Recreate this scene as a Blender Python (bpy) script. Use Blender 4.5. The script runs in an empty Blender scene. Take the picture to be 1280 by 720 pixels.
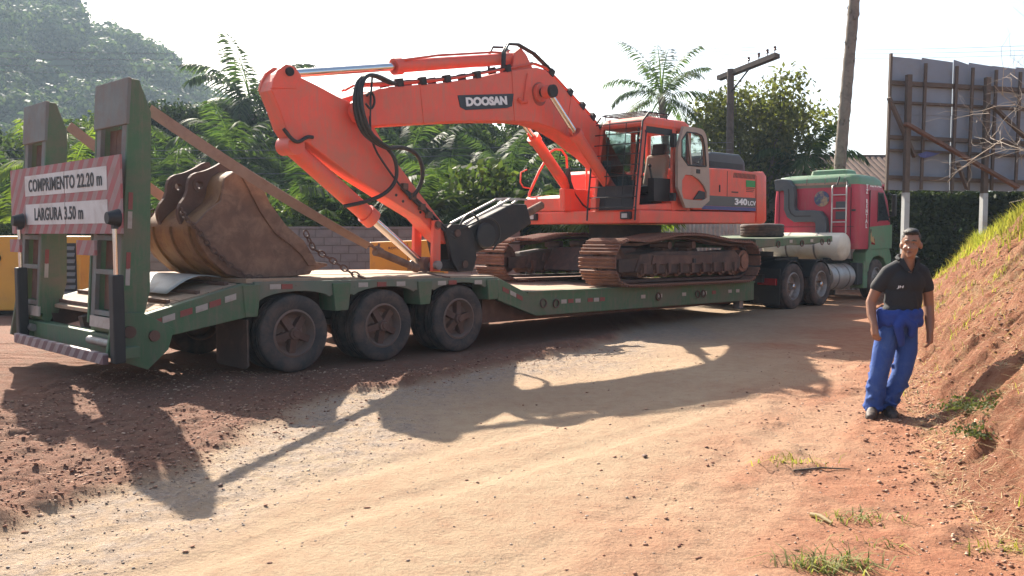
import bpy, bmesh, math, random
import numpy as np
from mathutils import Vector, Matrix

random.seed(7)
RNG = np.random.default_rng(11)
SC = bpy.context.scene
COL = SC.collection
R = math.radians

# ------------------------------------------------------------------ camera
CAM_H, CAM_PITCH, FOC = 1.6916, 0.06068, 1120.0
cam = bpy.data.cameras.new("camera")
cam.sensor_fit = 'HORIZONTAL'
cam.sensor_width = 36.0
cam.lens = 36.0 * FOC / 1280.0
cam.clip_start = 0.1
cam.clip_end = 6000
co = bpy.data.objects.new("camera", cam)
COL.objects.link(co)
co.location = (0, 0, CAM_H)
co.rotation_euler = (math.pi / 2 - CAM_PITCH, 0, 0)
SC.camera = co

# ------------------------------------------------------------------ sky, sun, exposure
SUN_AZ, SUN_EL = R(-26.6), R(35.0)          # azimuth from +Y, clockwise
world = bpy.data.worlds.new("World")
SC.world = world
world.use_nodes = True
wn = world.node_tree.nodes
wl = world.node_tree.links
wn.clear()
w_out = wn.new("ShaderNodeOutputWorld")
w_bg = wn.new("ShaderNodeBackground")
w_sky = wn.new("ShaderNodeTexSky")
w_sky.sky_type = 'NISHITA'
w_sky.sun_disc = False
w_sky.sun_elevation = SUN_EL
w_sky.sun_rotation = SUN_AZ
w_sky.altitude = 0
w_sky.air_density = 1.0
w_sky.dust_density = 2.6
w_sky.ozone_density = 0.6
w_bg.inputs["Strength"].default_value = 0.085
wl.new(w_sky.outputs[0], w_bg.inputs[0])
wl.new(w_bg.outputs[0], w_out.inputs[0])

sun_dir = Vector((math.sin(SUN_AZ) * math.cos(SUN_EL), math.cos(SUN_AZ) * math.cos(SUN_EL), math.sin(SUN_EL)))
sl = bpy.data.lights.new("sun", 'SUN')
sl.energy = 5.0
sl.angle = R(0.55)
sl.color = (1.0, 0.91, 0.78)
so = bpy.data.objects.new("sun", sl)
COL.objects.link(so)
so.rotation_euler = sun_dir.to_track_quat('Z', 'Y').to_euler()
so.location = sun_dir * 60

SC.render.engine = 'CYCLES'
SC.view_settings.view_transform = 'Standard'
SC.view_settings.look = 'None'
SC.view_settings.exposure = 1.5
SC.view_settings.gamma = 1.0
SC.view_settings.use_curve_mapping = False
SC.cycles.max_bounces = 8
SC.cycles.transparent_max_bounces = 12
SC.cycles.volume_bounces = 0

# ------------------------------------------------------------------ mesh helpers
def V(*a):
    return np.array(a, float)


def unit(a):
    a = np.asarray(a, float)
    return a / (np.linalg.norm(a) + 1e-12)


def basis(d, up=(0, 0, 1)):
    d = unit(d)
    up = np.asarray(up, float)
    if abs(d @ unit(up)) > 0.98:
        up = np.array([1., 0, 0]) if abs(d[0]) < 0.9 else np.array([0, 1., 0])
    s = unit(np.cross(d, up))
    return d, s, np.cross(s, d)


class MB:
    """collects shapes for ONE mesh"""
    def __init__(self):
        self.v = []
        self.f = []

    def add(self, vs, fs):
        n = len(self.v)
        self.v += [tuple(map(float, p)) for p in vs]
        self.f += [tuple(i + n for i in q) for q in fs]
        return self

    def box(self, lo, hi):
        x0, y0, z0 = lo
        x1, y1, z1 = hi
        return self.hexa([(x0, y0, z0), (x1, y0, z0), (x1, y1, z0), (x0, y1, z0),
                          (x0, y0, z1), (x1, y0, z1), (x1, y1, z1), (x0, y1, z1)])

    def hexa(self, p):
        return self.add(p, [(3, 2, 1, 0), (4, 5, 6, 7), (0, 1, 5, 4), (1, 2, 6, 5), (2, 3, 7, 6), (3, 0, 4, 7)])

    def bar(self, a, b, w, h, up=(0, 0, 1)):
        a = V(*a)
        b = V(*b)
        d, s, u = basis(b - a, up)
        q = []
        for c in (a, b):
            q += [c - s * w / 2 - u * h / 2, c + s * w / 2 - u * h / 2, c + s * w / 2 + u * h / 2, c - s * w / 2 + u * h / 2]
        return self.hexa(q)

    def cyl(self, a, b, r0, r1=None, n=14, caps=True):
        r1 = r0 if r1 is None else r1
        a = V(*a)
        b = V(*b)
        d, s, u = basis(b - a)
        vs = []
        for c, r in ((a, r0), (b, r1)):
            for i in range(n):
                t = 2 * math.pi * i / n
                vs.append(c + r * (math.cos(t) * s + math.sin(t) * u))
        fs = [(i, (i + 1) % n, n + (i + 1) % n, n + i) for i in range(n)]
        if caps:
            fs += [tuple(range(n - 1, -1, -1)), tuple(range(n, 2 * n))]
        return self.add(vs, fs)

    def tube(self, pts, r, n=7, caps=True):
        pts = [V(*p) for p in pts]
        m = len(pts)
        rs = r if hasattr(r, '__len__') else [r] * m
        d0 = pts[1] - pts[0]
        _, s, u = basis(d0)
        vs = []
        for k in range(m):
            d = unit(pts[min(k + 1, m - 1)] - pts[max(k - 1, 0)])
            s = unit(s - d * (s @ d))
            u = np.cross(s, d)
            for i in range(n):
                t = 2 * math.pi * i / n
                vs.append(pts[k] + rs[k] * (math.cos(t) * s + math.sin(t) * u))
        fs = []
        for k in range(m - 1):
            for i in range(n):
                fs.append((k * n + i, k * n + (i + 1) % n, (k + 1) * n + (i + 1) % n, (k + 1) * n + i))
        if caps:
            fs += [tuple(range(n - 1, -1, -1)), tuple(range((m - 1) * n, m * n))]
        return self.add(vs, fs)

    def prism(self, poly, a, b, axis=1):
        """poly of 2-D points, extruded along axis from a to b (axis 1: poly=(x,z); 0: (y,z); 2: (x,y))"""
        n = len(poly)
        vs = []
        for c in (a, b):
            for p, q in poly:
                vs.append({1: (p, c, q), 0: (c, p, q), 2: (p, q, c)}[axis])
        fs = [tuple(range(n)), tuple(range(2 * n - 1, n - 1, -1))]
        fs += [(i, n + i, n + (i + 1) % n, (i + 1) % n) for i in range(n)]
        return self.add(vs, fs)

    def lathe(self, prof, c, d, n=32, closed=False):
        """prof: (radius, offset along d)"""
        c = V(*c)
        d, s, u = basis(d)
        vs = []
        for r, h in prof:
            for i in range(n):
                t = 2 * math.pi * i / n
                vs.append(c + d * h + r * (math.cos(t) * s + math.sin(t) * u))
        m = len(prof)
        fs = []
        rng = range(m) if closed else range(m - 1)
        for k in rng:
            k2 = (k + 1) % m
            for i in range(n):
                fs.append((k * n + i, k * n + (i + 1) % n, k2 * n + (i + 1) % n, k2 * n + i))
        return self.add(vs, fs)

    def ball(self, c, r, n=12, m=8):
        rx, ry, rz = r if hasattr(r, '__len__') else (r, r, r)
        vs = [(c[0], c[1], c[2] - rz)]
        for j in range(1, m):
            p = -math.pi / 2 + math.pi * j / m
            for i in range(n):
                t = 2 * math.pi * i / n
                vs.append((c[0] + rx * math.cos(p) * math.cos(t), c[1] + ry * math.cos(p) * math.sin(t), c[2] + rz * math.sin(p)))
        vs.append((c[0], c[1], c[2] + rz))
        fs = [(0, 1 + (i + 1) % n, 1 + i) for i in range(n)]
        for j in range(m - 2):
            for i in range(n):
                a = 1 + j * n
                fs.append((a + i, a + (i + 1) % n, a + n + (i + 1) % n, a + n + i))
        a = 1 + (m - 2) * n
        fs += [(a + i, a + (i + 1) % n, len(vs) - 1) for i in range(n)]
        return self.add(vs, fs)

    def mesh(self, name, off=(0, 0, 0), smooth=None, recalc=True):
        me = bpy.data.meshes.new(name)
        o = np.array(off, float)
        me.from_pydata([tuple(np.array(p) - o) for p in self.v], [], self.f)
        if recalc:
            bm = bmesh.new()
            bm.from_mesh(me)
            bmesh.ops.recalc_face_normals(bm, faces=bm.faces)
            bm.to_mesh(me)
            bm.free()
        if smooth is not None:
            me.polygons.foreach_set("use_smooth", [True] * len(me.polygons))
            if smooth < 179:
                me.set_sharp_from_angle(angle=R(smooth))
        return me


def npmesh(name, verts, faces, smooth=False):
    """verts (n,3), faces (m,3|4) numpy arrays"""
    me = bpy.data.meshes.new(name)
    k = faces.shape[1]
    me.vertices.add(len(verts))
    me.vertices.foreach_set("co", np.asarray(verts, np.float32).ravel())
    me.loops.add(faces.size)
    me.loops.foreach_set("vertex_index", np.asarray(faces, np.int32).ravel())
    me.polygons.add(len(faces))
    me.polygons.foreach_set("loop_start", np.arange(len(faces), dtype=np.int32) * k)
    me.polygons.foreach_set("loop_total", np.full(len(faces), k, np.int32))
    if smooth:
        me.polygons.foreach_set("use_smooth", np.ones(len(faces), bool))
    me.update(calc_edges=True)
    return me


def mkobj(name, me, mat=None, parent=None, loc=None, rot=None):
    o = bpy.data.objects.new(name, me)
    COL.objects.link(o)
    if mat is not None and me is not None:
        if not me.materials:
            me.materials.append(mat)
    if parent is not None:
        o.parent = parent
    if loc is not None:
        o.location = tuple(loc)
    if rot is not None:
        o.rotation_euler = tuple(rot)
    return o


def bevel(o, w, seg=2):
    m = o.modifiers.new("bevel", 'BEVEL')
    m.width = w
    m.segments = seg
    m.limit_method = 'ANGLE'
    m.angle_limit = R(40)
    return o


def tag(o, label, cat, group=None):
    o["label"] = label
    o["category"] = cat
    if group:
        o["group"] = group
    return o


def struct(name, me, mat, kind="structure"):
    o = mkobj(name, me, mat)
    o["kind"] = kind
    return o


class Thing:
    """an Empty at the thing's base; parts given in frame coordinates"""
    def __init__(self, name, label, cat, base=(0, 0, 0), frame=None, group=None, mesh=None, mat=None):
        self.base = V(*base)
        fo, th = frame if frame else (V(0, 0, 0), 0.0)
        c, s = math.cos(th), math.sin(th)
        w = V(fo[0] + c * base[0] - s * base[1], fo[1] + s * base[0] + c * base[1], base[2])
        self.o = mkobj(name, None, loc=w, rot=(0, 0, th))
        tag(self.o, label, cat, group)

    def part(self, mb, name, mat, parent=None, smooth=None, bev=0, label=None):
        me = mb.mesh(name, self.base, smooth)
        o = mkobj(name, me, mat, parent or self.o)
        if bev:
            bevel(o, bev)
        if label:
            o["label"] = label
        return o

    def place(self, me, name, mat, at, rot=None, parent=None):
        pb = self.base if parent is None or parent is self.o else None
        loc = V(*at) - self.base
        return mkobj(name, me, mat, parent or self.o, loc, rot)


def copy_tree(o, parent=None):
    c = o.copy()
    COL.objects.link(c)
    c.parent = parent
    for ch in o.children:
        copy_tree(ch, c)
    return c


def text_mesh(body, size, extrude=0.002, bold=0.0, align='CENTER', spacing=1.0, line=1.0):
    cu = bpy.data.curves.new("lettering", 'FONT')
    cu.body = body
    cu.size = size
    cu.extrude = extrude
    cu.offset = bold
    cu.align_x = align
    cu.align_y = 'CENTER'
    cu.space_character = spacing
    cu.space_line = line
    cu.resolution_u = 3
    o = bpy.data.objects.new("lettering", cu)
    COL.objects.link(o)
    dg = bpy.context.evaluated_depsgraph_get()
    me = bpy.data.meshes.new_from_object(o.evaluated_get(dg))
    bpy.data.objects.remove(o)
    return me


def lay_text(me, origin, xdir, ydir, width=None, height=None, shear=0.0):
    """put text mesh (XY plane, centred) at origin with given axes; scale to width/height"""
    n = len(me.vertices)
    a = np.empty(n * 3, np.float32)
    me.vertices.foreach_get("co", a)
    a = a.reshape(-1, 3).astype(float)
    lo, hi = a.min(0), a.max(0)
    a -= (lo + hi) / 2 * V(1, 1, 0)
    if width:
        a[:, 0] *= width / (hi[0] - lo[0])
    if height:
        a[:, 1] *= height / (hi[1] - lo[1])
    a[:, 0] += a[:, 1] * shear
    x, y = unit(xdir), unit(ydir)
    z = np.cross(x, y)
    p = V(*origin) + a[:, :1] * x + a[:, 1:2] * y + a[:, 2:3] * z
    me.vertices.foreach_set("co", p.astype(np.float32).ravel())
    me.update()
    return me


# ------------------------------------------------------------------ numpy value noise
_PERM = np.random.default_rng(3).random((256, 256))


def vnoise(x, y):
    xi = np.floor(x).astype(int)
    yi = np.floor(y).astype(int)
    fx = x - xi
    fy = y - yi
    fx = fx * fx * (3 - 2 * fx)
    fy = fy * fy * (3 - 2 * fy)
    g = lambda i, j: _PERM[i % 256, j % 256]
    return (g(xi, yi) * (1 - fx) + g(xi + 1, yi) * fx) * (1 - fy) + (g(xi, yi + 1) * (1 - fx) + g(xi + 1, yi + 1) * fx) * fy


def fbm(x, y, s=1.0, o=4):
    r = 0
    a = 1.0
    for k in range(o):
        r = r + a * (vnoise(x * s + 17.3 * k, y * s + 9.1 * k) - 0.5)
        s *= 2.03
        a *= 0.5
    return r


def sstep(a, b, x):
    t = np.clip((x - a) / (b - a), 0, 1)
    return t * t * (3 - 2 * t)


# ------------------------------------------------------------------ materials
MATS = {}


def newmat(name):
    m = bpy.data.materials.new(name)
    m.use_nodes = True
    nt = m.node_tree
    nt.nodes.clear()
    out = nt.nodes.new("ShaderNodeOutputMaterial")
    p = nt.nodes.new("ShaderNodeBsdfPrincipled")
    nt.links.new(p.outputs[0], out.inputs[0])
    MATS[name] = m
    return m, nt, p, out


def noise(nt, scale, detail=4, rough=0.55, coord=None, dist=0.0):
    n = nt.nodes.new("ShaderNodeTexNoise")
    n.inputs["Scale"].default_value = scale
    n.inputs["Detail"].default_value = detail
    n.inputs["Roughness"].default_value = rough
    n.inputs["Distortion"].default_value = dist
    if coord is not None:
        nt.links.new(coord, n.inputs["Vector"])
    return n.outputs["Fac"]


def coords(nt, which="Object"):
    t = nt.nodes.new("ShaderNodeTexCoord")
    return t.outputs[which]


def worldpos(nt):
    return nt.nodes.new("ShaderNodeNewGeometry").outputs["Position"]


def ramp(nt, fac, stops):
    r = nt.nodes.new("ShaderNodeValToRGB")
    e = r.color_ramp.elements
    while len(e) < len(stops):
        e.new(0.5)
    for i, (p, c) in enumerate(stops):
        e[i].position = p
        e[i].color = (c, c, c, 1) if not hasattr(c, '__len__') else (*c[:3], 1)
    nt.links.new(fac, r.inputs[0])
    return r.outputs[0]


def mix(nt, fac, a, b, blend='MIX'):
    m = nt.nodes.new("ShaderNodeMix")
    m.data_type = 'RGBA'
    m.blend_type = blend
    for s, val in ((m.inputs[0], fac), (m.inputs[6], a), (m.inputs[7], b)):
        if hasattr(val, 'is_linked') or hasattr(val, 'links'):
            nt.links.new(val, s)
        elif hasattr(val, '__len__'):
            s.default_value = (*val[:3], 1)
        else:
            s.default_value = val
    return m.outputs[2]


def math_(nt, op, a, b=None):
    m = nt.nodes.new("ShaderNodeMath")
    m.operation = op
    for i, val in enumerate((a, b)):
        if val is None:
            continue
        if hasattr(val, 'links'):
            nt.links.new(val, m.inputs[i])
        else:
            m.inputs[i].default_value = val
    return m.outputs[0]


def bump(nt, p, h, strength=0.3, dist=0.01):
    b = nt.nodes.new("ShaderNodeBump")
    b.inputs["Strength"].default_value = strength
    b.inputs["Distance"].default_value = dist
    nt.links.new(h, b.inputs["Height"])
    nt.links.new(b.outputs[0], p.inputs["Normal"])


def surf(name, col, col2, rough=0.5, dirt=None, dirt_lo=0.5, dirt_hi=0.75, scale=3.0, dscale=2.0, metal=0.0, bump_s=0.15, bump_scale=40, rough2=None, coat=0.0, scratch=None, streak=0.0):
    """weathered surface: two tones + dirt patches + fine bump"""
    m, nt, p, out = newmat(name)
    c = coords(nt)
    base = mix(nt, ramp(nt, noise(nt, scale, 5, 0.6, c), [(0.3, 0), (0.7, 1)]), col, col2)
    rg = None
    if dirt is not None:
        d = ramp(nt, noise(nt, dscale, 8, 0.68, c, 0.4), [(dirt_lo, 0), (dirt_hi, 1)])
        base = mix(nt, d, base, dirt)
        rg = ramp(nt, d, [(0, rough), (1, rough2 if rough2 is not None else 0.9)])
    if streak:
        mp = nt.nodes.new("ShaderNodeMapping")
        mp.inputs["Scale"].default_value = (7.0, 7.0, 0.9)
        nt.links.new(c, mp.inputs[0])
        sk = ramp(nt, noise(nt, 2.2, 6, 0.7, mp.outputs[0]), [(0.50, 0), (0.78, streak)])
        base = mix(nt, sk, base, dirt)
    if scratch is not None:
        s = ramp(nt, noise(nt, 26, 6, 0.7, c, 1.0), [(0.66, 0), (0.70, 1)])
        base = mix(nt, s, base, scratch)
    nt.links.new(base, p.inputs["Base Color"])
    if rg is not None:
        nt.links.new(rg, p.inputs["Roughness"])
    else:
        p.inputs["Roughness"].default_value = rough
    p.inputs["Metallic"].default_value = metal
    if coat:
        p.inputs["Coat Weight"].default_value = coat
        p.inputs["Coat Roughness"].default_value = 0.25
    bump(nt, p, noise(nt, bump_scale, 4, 0.6, c), bump_s, 0.01)
    return m


DUST = (0.34, 0.20, 0.13)
surf("orange", (0.90, 0.115, 0.062), (0.76, 0.105, 0.062), 0.5, (0.52, 0.19, 0.13), 0.42, 0.80, 1.6, 1.8, coat=0.06, bump_s=0.06, scratch=(0.46, 0.15, 0.11), streak=0.75)
surf("orange_dusty", (0.82, 0.11, 0.06), (0.64, 0.10, 0.055), 0.55, (0.46, 0.17, 0.10), 0.5, 0.8, 2.0, 2.5, bump_s=0.05)
surf("green", (0.062, 0.150, 0.066), (0.085, 0.130, 0.072), 0.65, (0.20, 0.15, 0.11), 0.44, 0.76, 2.5, 1.6, bump_s=0.1, scratch=(0.10, 0.11, 0.08), streak=0.7)
surf("green_bright", (0.10, 0.25, 0.125), (0.12, 0.22, 0.12), 0.5, (0.24, 0.20, 0.15), 0.48, 0.8, 2.0, 1.5, bump_s=0.05, streak=0.7)
surf("green_dull", (0.12, 0.16, 0.11), (0.15, 0.16, 0.12), 0.7, (0.22, 0.17, 0.13), 0.45, 0.75, 3.0, 3.0, bump_s=0.15, scratch=(0.05, 0.06, 0.05))
surf("ramp_grey", (0.18, 0.20, 0.18), (0.15, 0.15, 0.14), 0.7, (0.20, 0.14, 0.11), 0.45, 0.75, 4.0, 3.0, bump_s=0.2, streak=0.6)
surf("truck_red", (0.42, 0.022, 0.055), (0.36, 0.020, 0.045), 0.4, (0.26, 0.10, 0.08), 0.52, 0.85, 2.0, 1.6, coat=0.1, bump_s=0.02, streak=0.6)
surf("rust", (0.12, 0.066, 0.046), (0.20, 0.105, 0.066), 0.8, (0.27, 0.155, 0.10), 0.44, 0.66, 3.5, 5.0, bump_s=0.4, bump_scale=60, scratch=(0.10, 0.055, 0.04))
surf("rust_yellow", (0.30, 0.165, 0.060), (0.19, 0.095, 0.045), 0.7, (0.16, 0.075, 0.045), 0.5, 0.72, 2.0, 3.0, bump_s=0.3, scratch=(0.12, 0.06, 0.045))
surf("rust_dark", (0.10, 0.055, 0.04), (0.14, 0.075, 0.055), 0.8, (0.20, 0.11, 0.075), 0.5, 0.75, 4.0, 4.0, bump_s=0.35)
surf("track_steel", (0.18, 0.085, 0.055), (0.24, 0.115, 0.075), 0.75, (0.34, 0.17, 0.10), 0.45, 0.7, 5.0, 6.0, metal=0.15, bump_s=0.35)
surf("track_dark", (0.06, 0.042, 0.036), (0.10, 0.06, 0.045), 0.8, (0.20, 0.11, 0.075), 0.5, 0.8, 3.0, 3.0, bump_s=0.3)
surf("black_steel", (0.014, 0.013, 0.013), (0.028, 0.024, 0.022), 0.7, (0.075, 0.048, 0.036), 0.5, 0.85, 3.0, 3.0, bump_s=0.2)
surf("black", (0.018, 0.018, 0.019), (0.03, 0.03, 0.03), 0.6, (0.10, 0.075, 0.06), 0.6, 0.9, 3.0, 3.0, bump_s=0.1)
surf("hose", (0.02, 0.02, 0.02), (0.035, 0.033, 0.03), 0.5, bump_s=0.1)
surf("rubber", (0.040, 0.037, 0.036), (0.065, 0.056, 0.052), 0.9, (0.17, 0.11, 0.08), 0.42, 0.78, 5.0, 4.0, bump_s=0.3, bump_scale=90)
surf("rim", (0.15, 0.11, 0.09), (0.20, 0.13, 0.10), 0.75, (0.22, 0.12, 0.08), 0.45, 0.7, 6.0, 5.0, metal=0.1, bump_s=0.25)
surf("rim_steel", (0.30, 0.29, 0.28), (0.22, 0.20, 0.18), 0.5, (0.22, 0.13, 0.09), 0.5, 0.8, 6.0, 5.0, metal=0.5, bump_s=0.1)
surf("chrome", (0.75, 0.74, 0.72), (0.66, 0.65, 0.64), 0.18, metal=1.0, bump_s=0.02)
surf("wood", (0.40, 0.29, 0.20), (0.30, 0.20, 0.13), 0.85, (0.44, 0.27, 0.17), 0.45, 0.7, 6.0, 3.0, bump_s=0.5, scratch=(0.16, 0.11, 0.08))
surf("wood_dark", (0.13, 0.075, 0.055), (0.18, 0.10, 0.07), 0.85, (0.22, 0.13, 0.09), 0.5, 0.75, 6.0, 3.0, bump_s=0.4)
surf("strap", (0.40, 0.25, 0.18), (0.32, 0.20, 0.15), 0.85, (0.28, 0.16, 0.11), 0.5, 0.75, 8.0, 5.0, bump_s=0.3, bump_scale=150)
surf("white_paint", (0.66, 0.65, 0.62), (0.56, 0.55, 0.52), 0.6, (0.40, 0.33, 0.27), 0.52, 0.85, 3.0, 2.5, bump_s=0.05)
surf("tank_white", (0.64, 0.60, 0.50), (0.56, 0.52, 0.43), 0.45, (0.40, 0.32, 0.22), 0.5, 0.85, 2.0, 2.0, bump_s=0.03)
surf("reflector_white", (0.44, 0.39, 0.34), (0.36, 0.31, 0.27), 0.5, (0.34, 0.25, 0.19), 0.5, 0.8, 9.0, 7.0)
surf("reflector_red", (0.28, 0.06, 0.05), (0.22, 0.06, 0.05), 0.5, (0.26, 0.13, 0.10), 0.5, 0.8, 9.0, 7.0)
surf("aluminium", (0.55, 0.53, 0.50), (0.45, 0.43, 0.41), 0.4, (0.35, 0.26, 0.2), 0.5, 0.85, 3.0, 3.0, metal=0.6, bump_s=0.1)
surf("duct_grey", (0.055, 0.065, 0.075), (0.07, 0.08, 0.085), 0.55, (0.14, 0.12, 0.10), 0.55, 0.85, 3.0, 2.0, bump_s=0.05)
surf("door_beige", (0.40, 0.31, 0.245), (0.36, 0.28, 0.22), 0.55, (0.28, 0.19, 0.14), 0.55, 0.85, 3.0, 3.0, bump_s=0.05)
surf("seat_beige", (0.42, 0.34, 0.26), (0.33, 0.27, 0.2), 0.85, bump_s=0.2)
surf("yellow", (0.66, 0.33, 0.035), (0.58, 0.29, 0.035), 0.5, (0.40, 0.22, 0.08), 0.55, 0.85, 2.0, 2.0, bump_s=0.03)
surf("stripe_grey", (0.085, 0.085, 0.08), (0.10, 0.10, 0.09), 0.5, bump_s=0.02)
surf("stripe_blue", (0.06, 0.07, 0.22), (0.06, 0.07, 0.2), 0.5, bump_s=0.02)
surf("sticker_green", (0.02, 0.26, 0.05), (0.02, 0.24, 0.05), 0.5, bump_s=0.02)
surf("badge_black", (0.02, 0.024, 0.03), (0.025, 0.03, 0.035), 0.4, bump_s=0.02)
surf("letter_white", (0.80, 0.80, 0.78), (0.75, 0.75, 0.73), 0.5, bump_s=0.02)
surf("letter_black", (0.015, 0.015, 0.02), (0.02, 0.02, 0.025), 0.6, bump_s=0.02)
surf("grease", (0.40, 0.075, 0.045), (0.26, 0.055, 0.036), 0.35, (0.12, 0.05, 0.035), 0.5, 0.7, 6.0, 5.0)
surf("letter_brown", (0.12, 0.05, 0.03), (0.10, 0.045, 0.03), 0.6, bump_s=0.02)
surf("lamp_glass", (0.55, 0.55, 0.52), (0.45, 0.45, 0.43), 0.2, bump_s=0.05)
surf("tail_red", (0.30, 0.01, 0.015), (0.22, 0.01, 0.015), 0.25, bump_s=0.05)
surf("block", (0.15, 0.155, 0.155), (0.21, 0.215, 0.215), 0.95, (0.09, 0.095, 0.085), 0.5, 0.78, 1.3, 0.9, bump_s=0.5, bump_scale=50)
surf("mortar", (0.11, 0.105, 0.10), (0.14, 0.13, 0.12), 0.95, bump_s=0.3)
surf("board_grey", (0.25, 0.28, 0.33), (0.20, 0.22, 0.26), 0.6, (0.24, 0.22, 0.20), 0.5, 0.8, 1.5, 1.2, metal=0.0, bump_s=0.1)
surf("board_wood", (0.10, 0.075, 0.06), (0.15, 0.11, 0.085), 0.9, (0.07, 0.055, 0.045), 0.5, 0.75, 4.0, 4.0, bump_s=0.4)
surf("pole_wood", (0.085, 0.065, 0.055), (0.13, 0.10, 0.085), 0.9, (0.05, 0.04, 0.035), 0.45, 0.7, 3.0, 3.0, bump_s=0.5)
surf("bark", (0.16, 0.13, 0.10), (0.24, 0.20, 0.16), 0.95, (0.10, 0.085, 0.07), 0.45, 0.7, 3.0, 6.0, bump_s=0.8, bump_scale=22)
surf("bark_dark", (0.10, 0.08, 0.06), (0.16, 0.13, 0.10), 0.95, (0.07, 0.06, 0.045), 0.45, 0.7, 4.0, 5.0, bump_s=0.8, bump_scale=25)
surf("insulator", (0.10, 0.04, 0.03), (0.12, 0.05, 0.04), 0.2, bump_s=0.02)
surf("roof_tile", (0.10, 0.055, 0.04), (0.15, 0.08, 0.055), 0.9, (0.05, 0.042, 0.038), 0.4, 0.7, 2.0, 1.5, bump_s=0.4)
surf("house_wall", (0.22, 0.17, 0.14), (0.26, 0.21, 0.17), 0.9, (0.12, 0.10, 0.085), 0.5, 0.8, 1.5, 1.0, bump_s=0.2)
surf("wire", (0.10, 0.10, 0.10), (0.14, 0.14, 0.14), 0.5, bump_s=0.02)
surf("twig", (0.30, 0.25, 0.20), (0.38, 0.32, 0.26), 0.9, bump_s=0.3)
surf("skin", (0.30, 0.150, 0.090), (0.27, 0.13, 0.08), 0.5, bump_s=0.05, bump_scale=120)
surf("hair", (0.012, 0.010, 0.009), (0.02, 0.016, 0.014), 0.6, bump_s=0.8, bump_scale=90)
surf("shirt", (0.016, 0.017, 0.020), (0.024, 0.025, 0.028), 0.85, bump_s=0.35, bump_scale=14)
surf("jeans", (0.025, 0.070, 0.27), (0.04, 0.10, 0.34), 0.9, (0.075, 0.14, 0.33), 0.48, 0.75, 5.0, 7.0, bump_s=0.9, bump_scale=22)
surf("jacket", (0.016, 0.042, 0.22), (0.025, 0.06, 0.27), 0.85, bump_s=0.6, bump_scale=14)
surf("shoe", (0.035, 0.028, 0.025), (0.06, 0.045, 0.04), 0.6, (0.20, 0.12, 0.08), 0.5, 0.8, 8.0, 8.0, bump_s=0.2)
surf("eye_white", (0.30, 0.27, 0.25), (0.26, 0.23, 0.21), 0.5)
surf("lips", (0.22, 0.085, 0.065), (0.2, 0.08, 0.06), 0.5)
surf("tarp", (0.46, 0.48, 0.46), (0.36, 0.38, 0.37), 0.6, (0.35, 0.27, 0.2), 0.5, 0.8, 3.0, 3.0, bump_s=0.15)
surf("emblem_blue", (0.03, 0.05, 0.14), (0.04, 0.07, 0.16), 0.5)
surf("emblem_yellow", (0.45, 0.30, 0.12), (0.5, 0.26, 0.12), 0.5)


def stripes(name, a, b, period, axis_mix, dirt):
    m, nt, p, out = newmat(name)
    c = coords(nt)
    sp = nt.nodes.new("ShaderNodeSeparateXYZ")
    nt.links.new(c, sp.inputs[0])
    t = math_(nt, 'ADD', math_(nt, 'MULTIPLY', sp.outputs[1], axis_mix[0]), math_(nt, 'MULTIPLY', sp.outputs[2], axis_mix[1]))
    w = math_(nt, 'FRACT', math_(nt, 'DIVIDE', t, period))
    fac = ramp(nt, w, [(0.48, 0), (0.52, 1)])
    base = mix(nt, fac, a, b)
    d = ramp(nt, noise(nt, 5, 6, 0.65, c), [(0.45, 0), (0.8, 1)])
    base = mix(nt, d, base, dirt)
    nt.links.new(base, p.inputs["Base Color"])
    p.inputs["Roughness"].default_value = 0.65
    return m


stripes("sign_stripes", (0.36, 0.10, 0.10), (0.33, 0.22, 0.21), 0.20, (0.75, 0.66), (0.26, 0.15, 0.13))
stripes("bumper_stripes", (0.16, 0.09, 0.10), (0.30, 0.25, 0.25), 0.22, (0.9, 1.0), (0.18, 0.12, 0.10))

m, nt, p, out = newmat("emblem_print")
c = coords(nt)
e = mix(nt, ramp(nt, noise(nt, 7, 3, 0.5, c), [(0.45, 0), (0.60, 1)]), (0.035, 0.055, 0.13), (0.34, 0.24, 0.13))
e = mix(nt, ramp(nt, noise(nt, 11, 2, 0.5, c), [(0.58, 0), (0.66, 0.8)]), e, (0.10, 0.17, 0.12))
nt.links.new(e, p.inputs["Base Color"])
p.inputs["Roughness"].default_value = 0.5

# glass
m, nt, p, out = newmat("glass")
p.inputs["Base Color"].default_value = (0.45, 0.54, 0.52, 1)
p.inputs["Roughness"].default_value = 0.05
p.inputs["IOR"].default_value = 1.15
p.inputs["Transmission Weight"].default_value = 1.0
m, nt, p, out = newmat("glass_dark")
p.inputs["Base Color"].default_value = (0.02, 0.025, 0.03, 1)
p.inputs["Roughness"].default_value = 0.08


def leafmat(name, c1, c2, trans=0.45, rough=0.6):
    m, nt, p, out = newmat(name)
    g = nt.nodes.new("ShaderNodeNewGeometry")
    f = ramp(nt, g.outputs["Random Per Island"], [(0.0, 0), (1.0, 1)])
    base = mix(nt, f, c1, c2)
    nz = ramp(nt, noise(nt, 0.45, 3, 0.5, coords(nt)), [(0.35, 0.65), (0.65, 1.2)])
    base = mix(nt, 1.0, base, nz, 'MULTIPLY')
    nt.links.new(base, p.inputs["Base Color"])
    p.inputs["Roughness"].default_value = rough
    p.inputs["Specular IOR Level"].default_value = 0.07
    t = nt.nodes.new("ShaderNodeBsdfTranslucent")
    nt.links.new(mix(nt, 1.0, base, (1.5, 1.7, 0.7), 'MULTIPLY'), t.inputs[0])
    ms = nt.nodes.new("ShaderNodeMixShader")
    ms.inputs[0].default_value = trans
    nt.links.new(p.outputs[0], ms.inputs[1])
    nt.links.new(t.outputs[0], ms.inputs[2])
    nt.links.new(ms.outputs[0], out.inputs[0])
    return m


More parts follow.
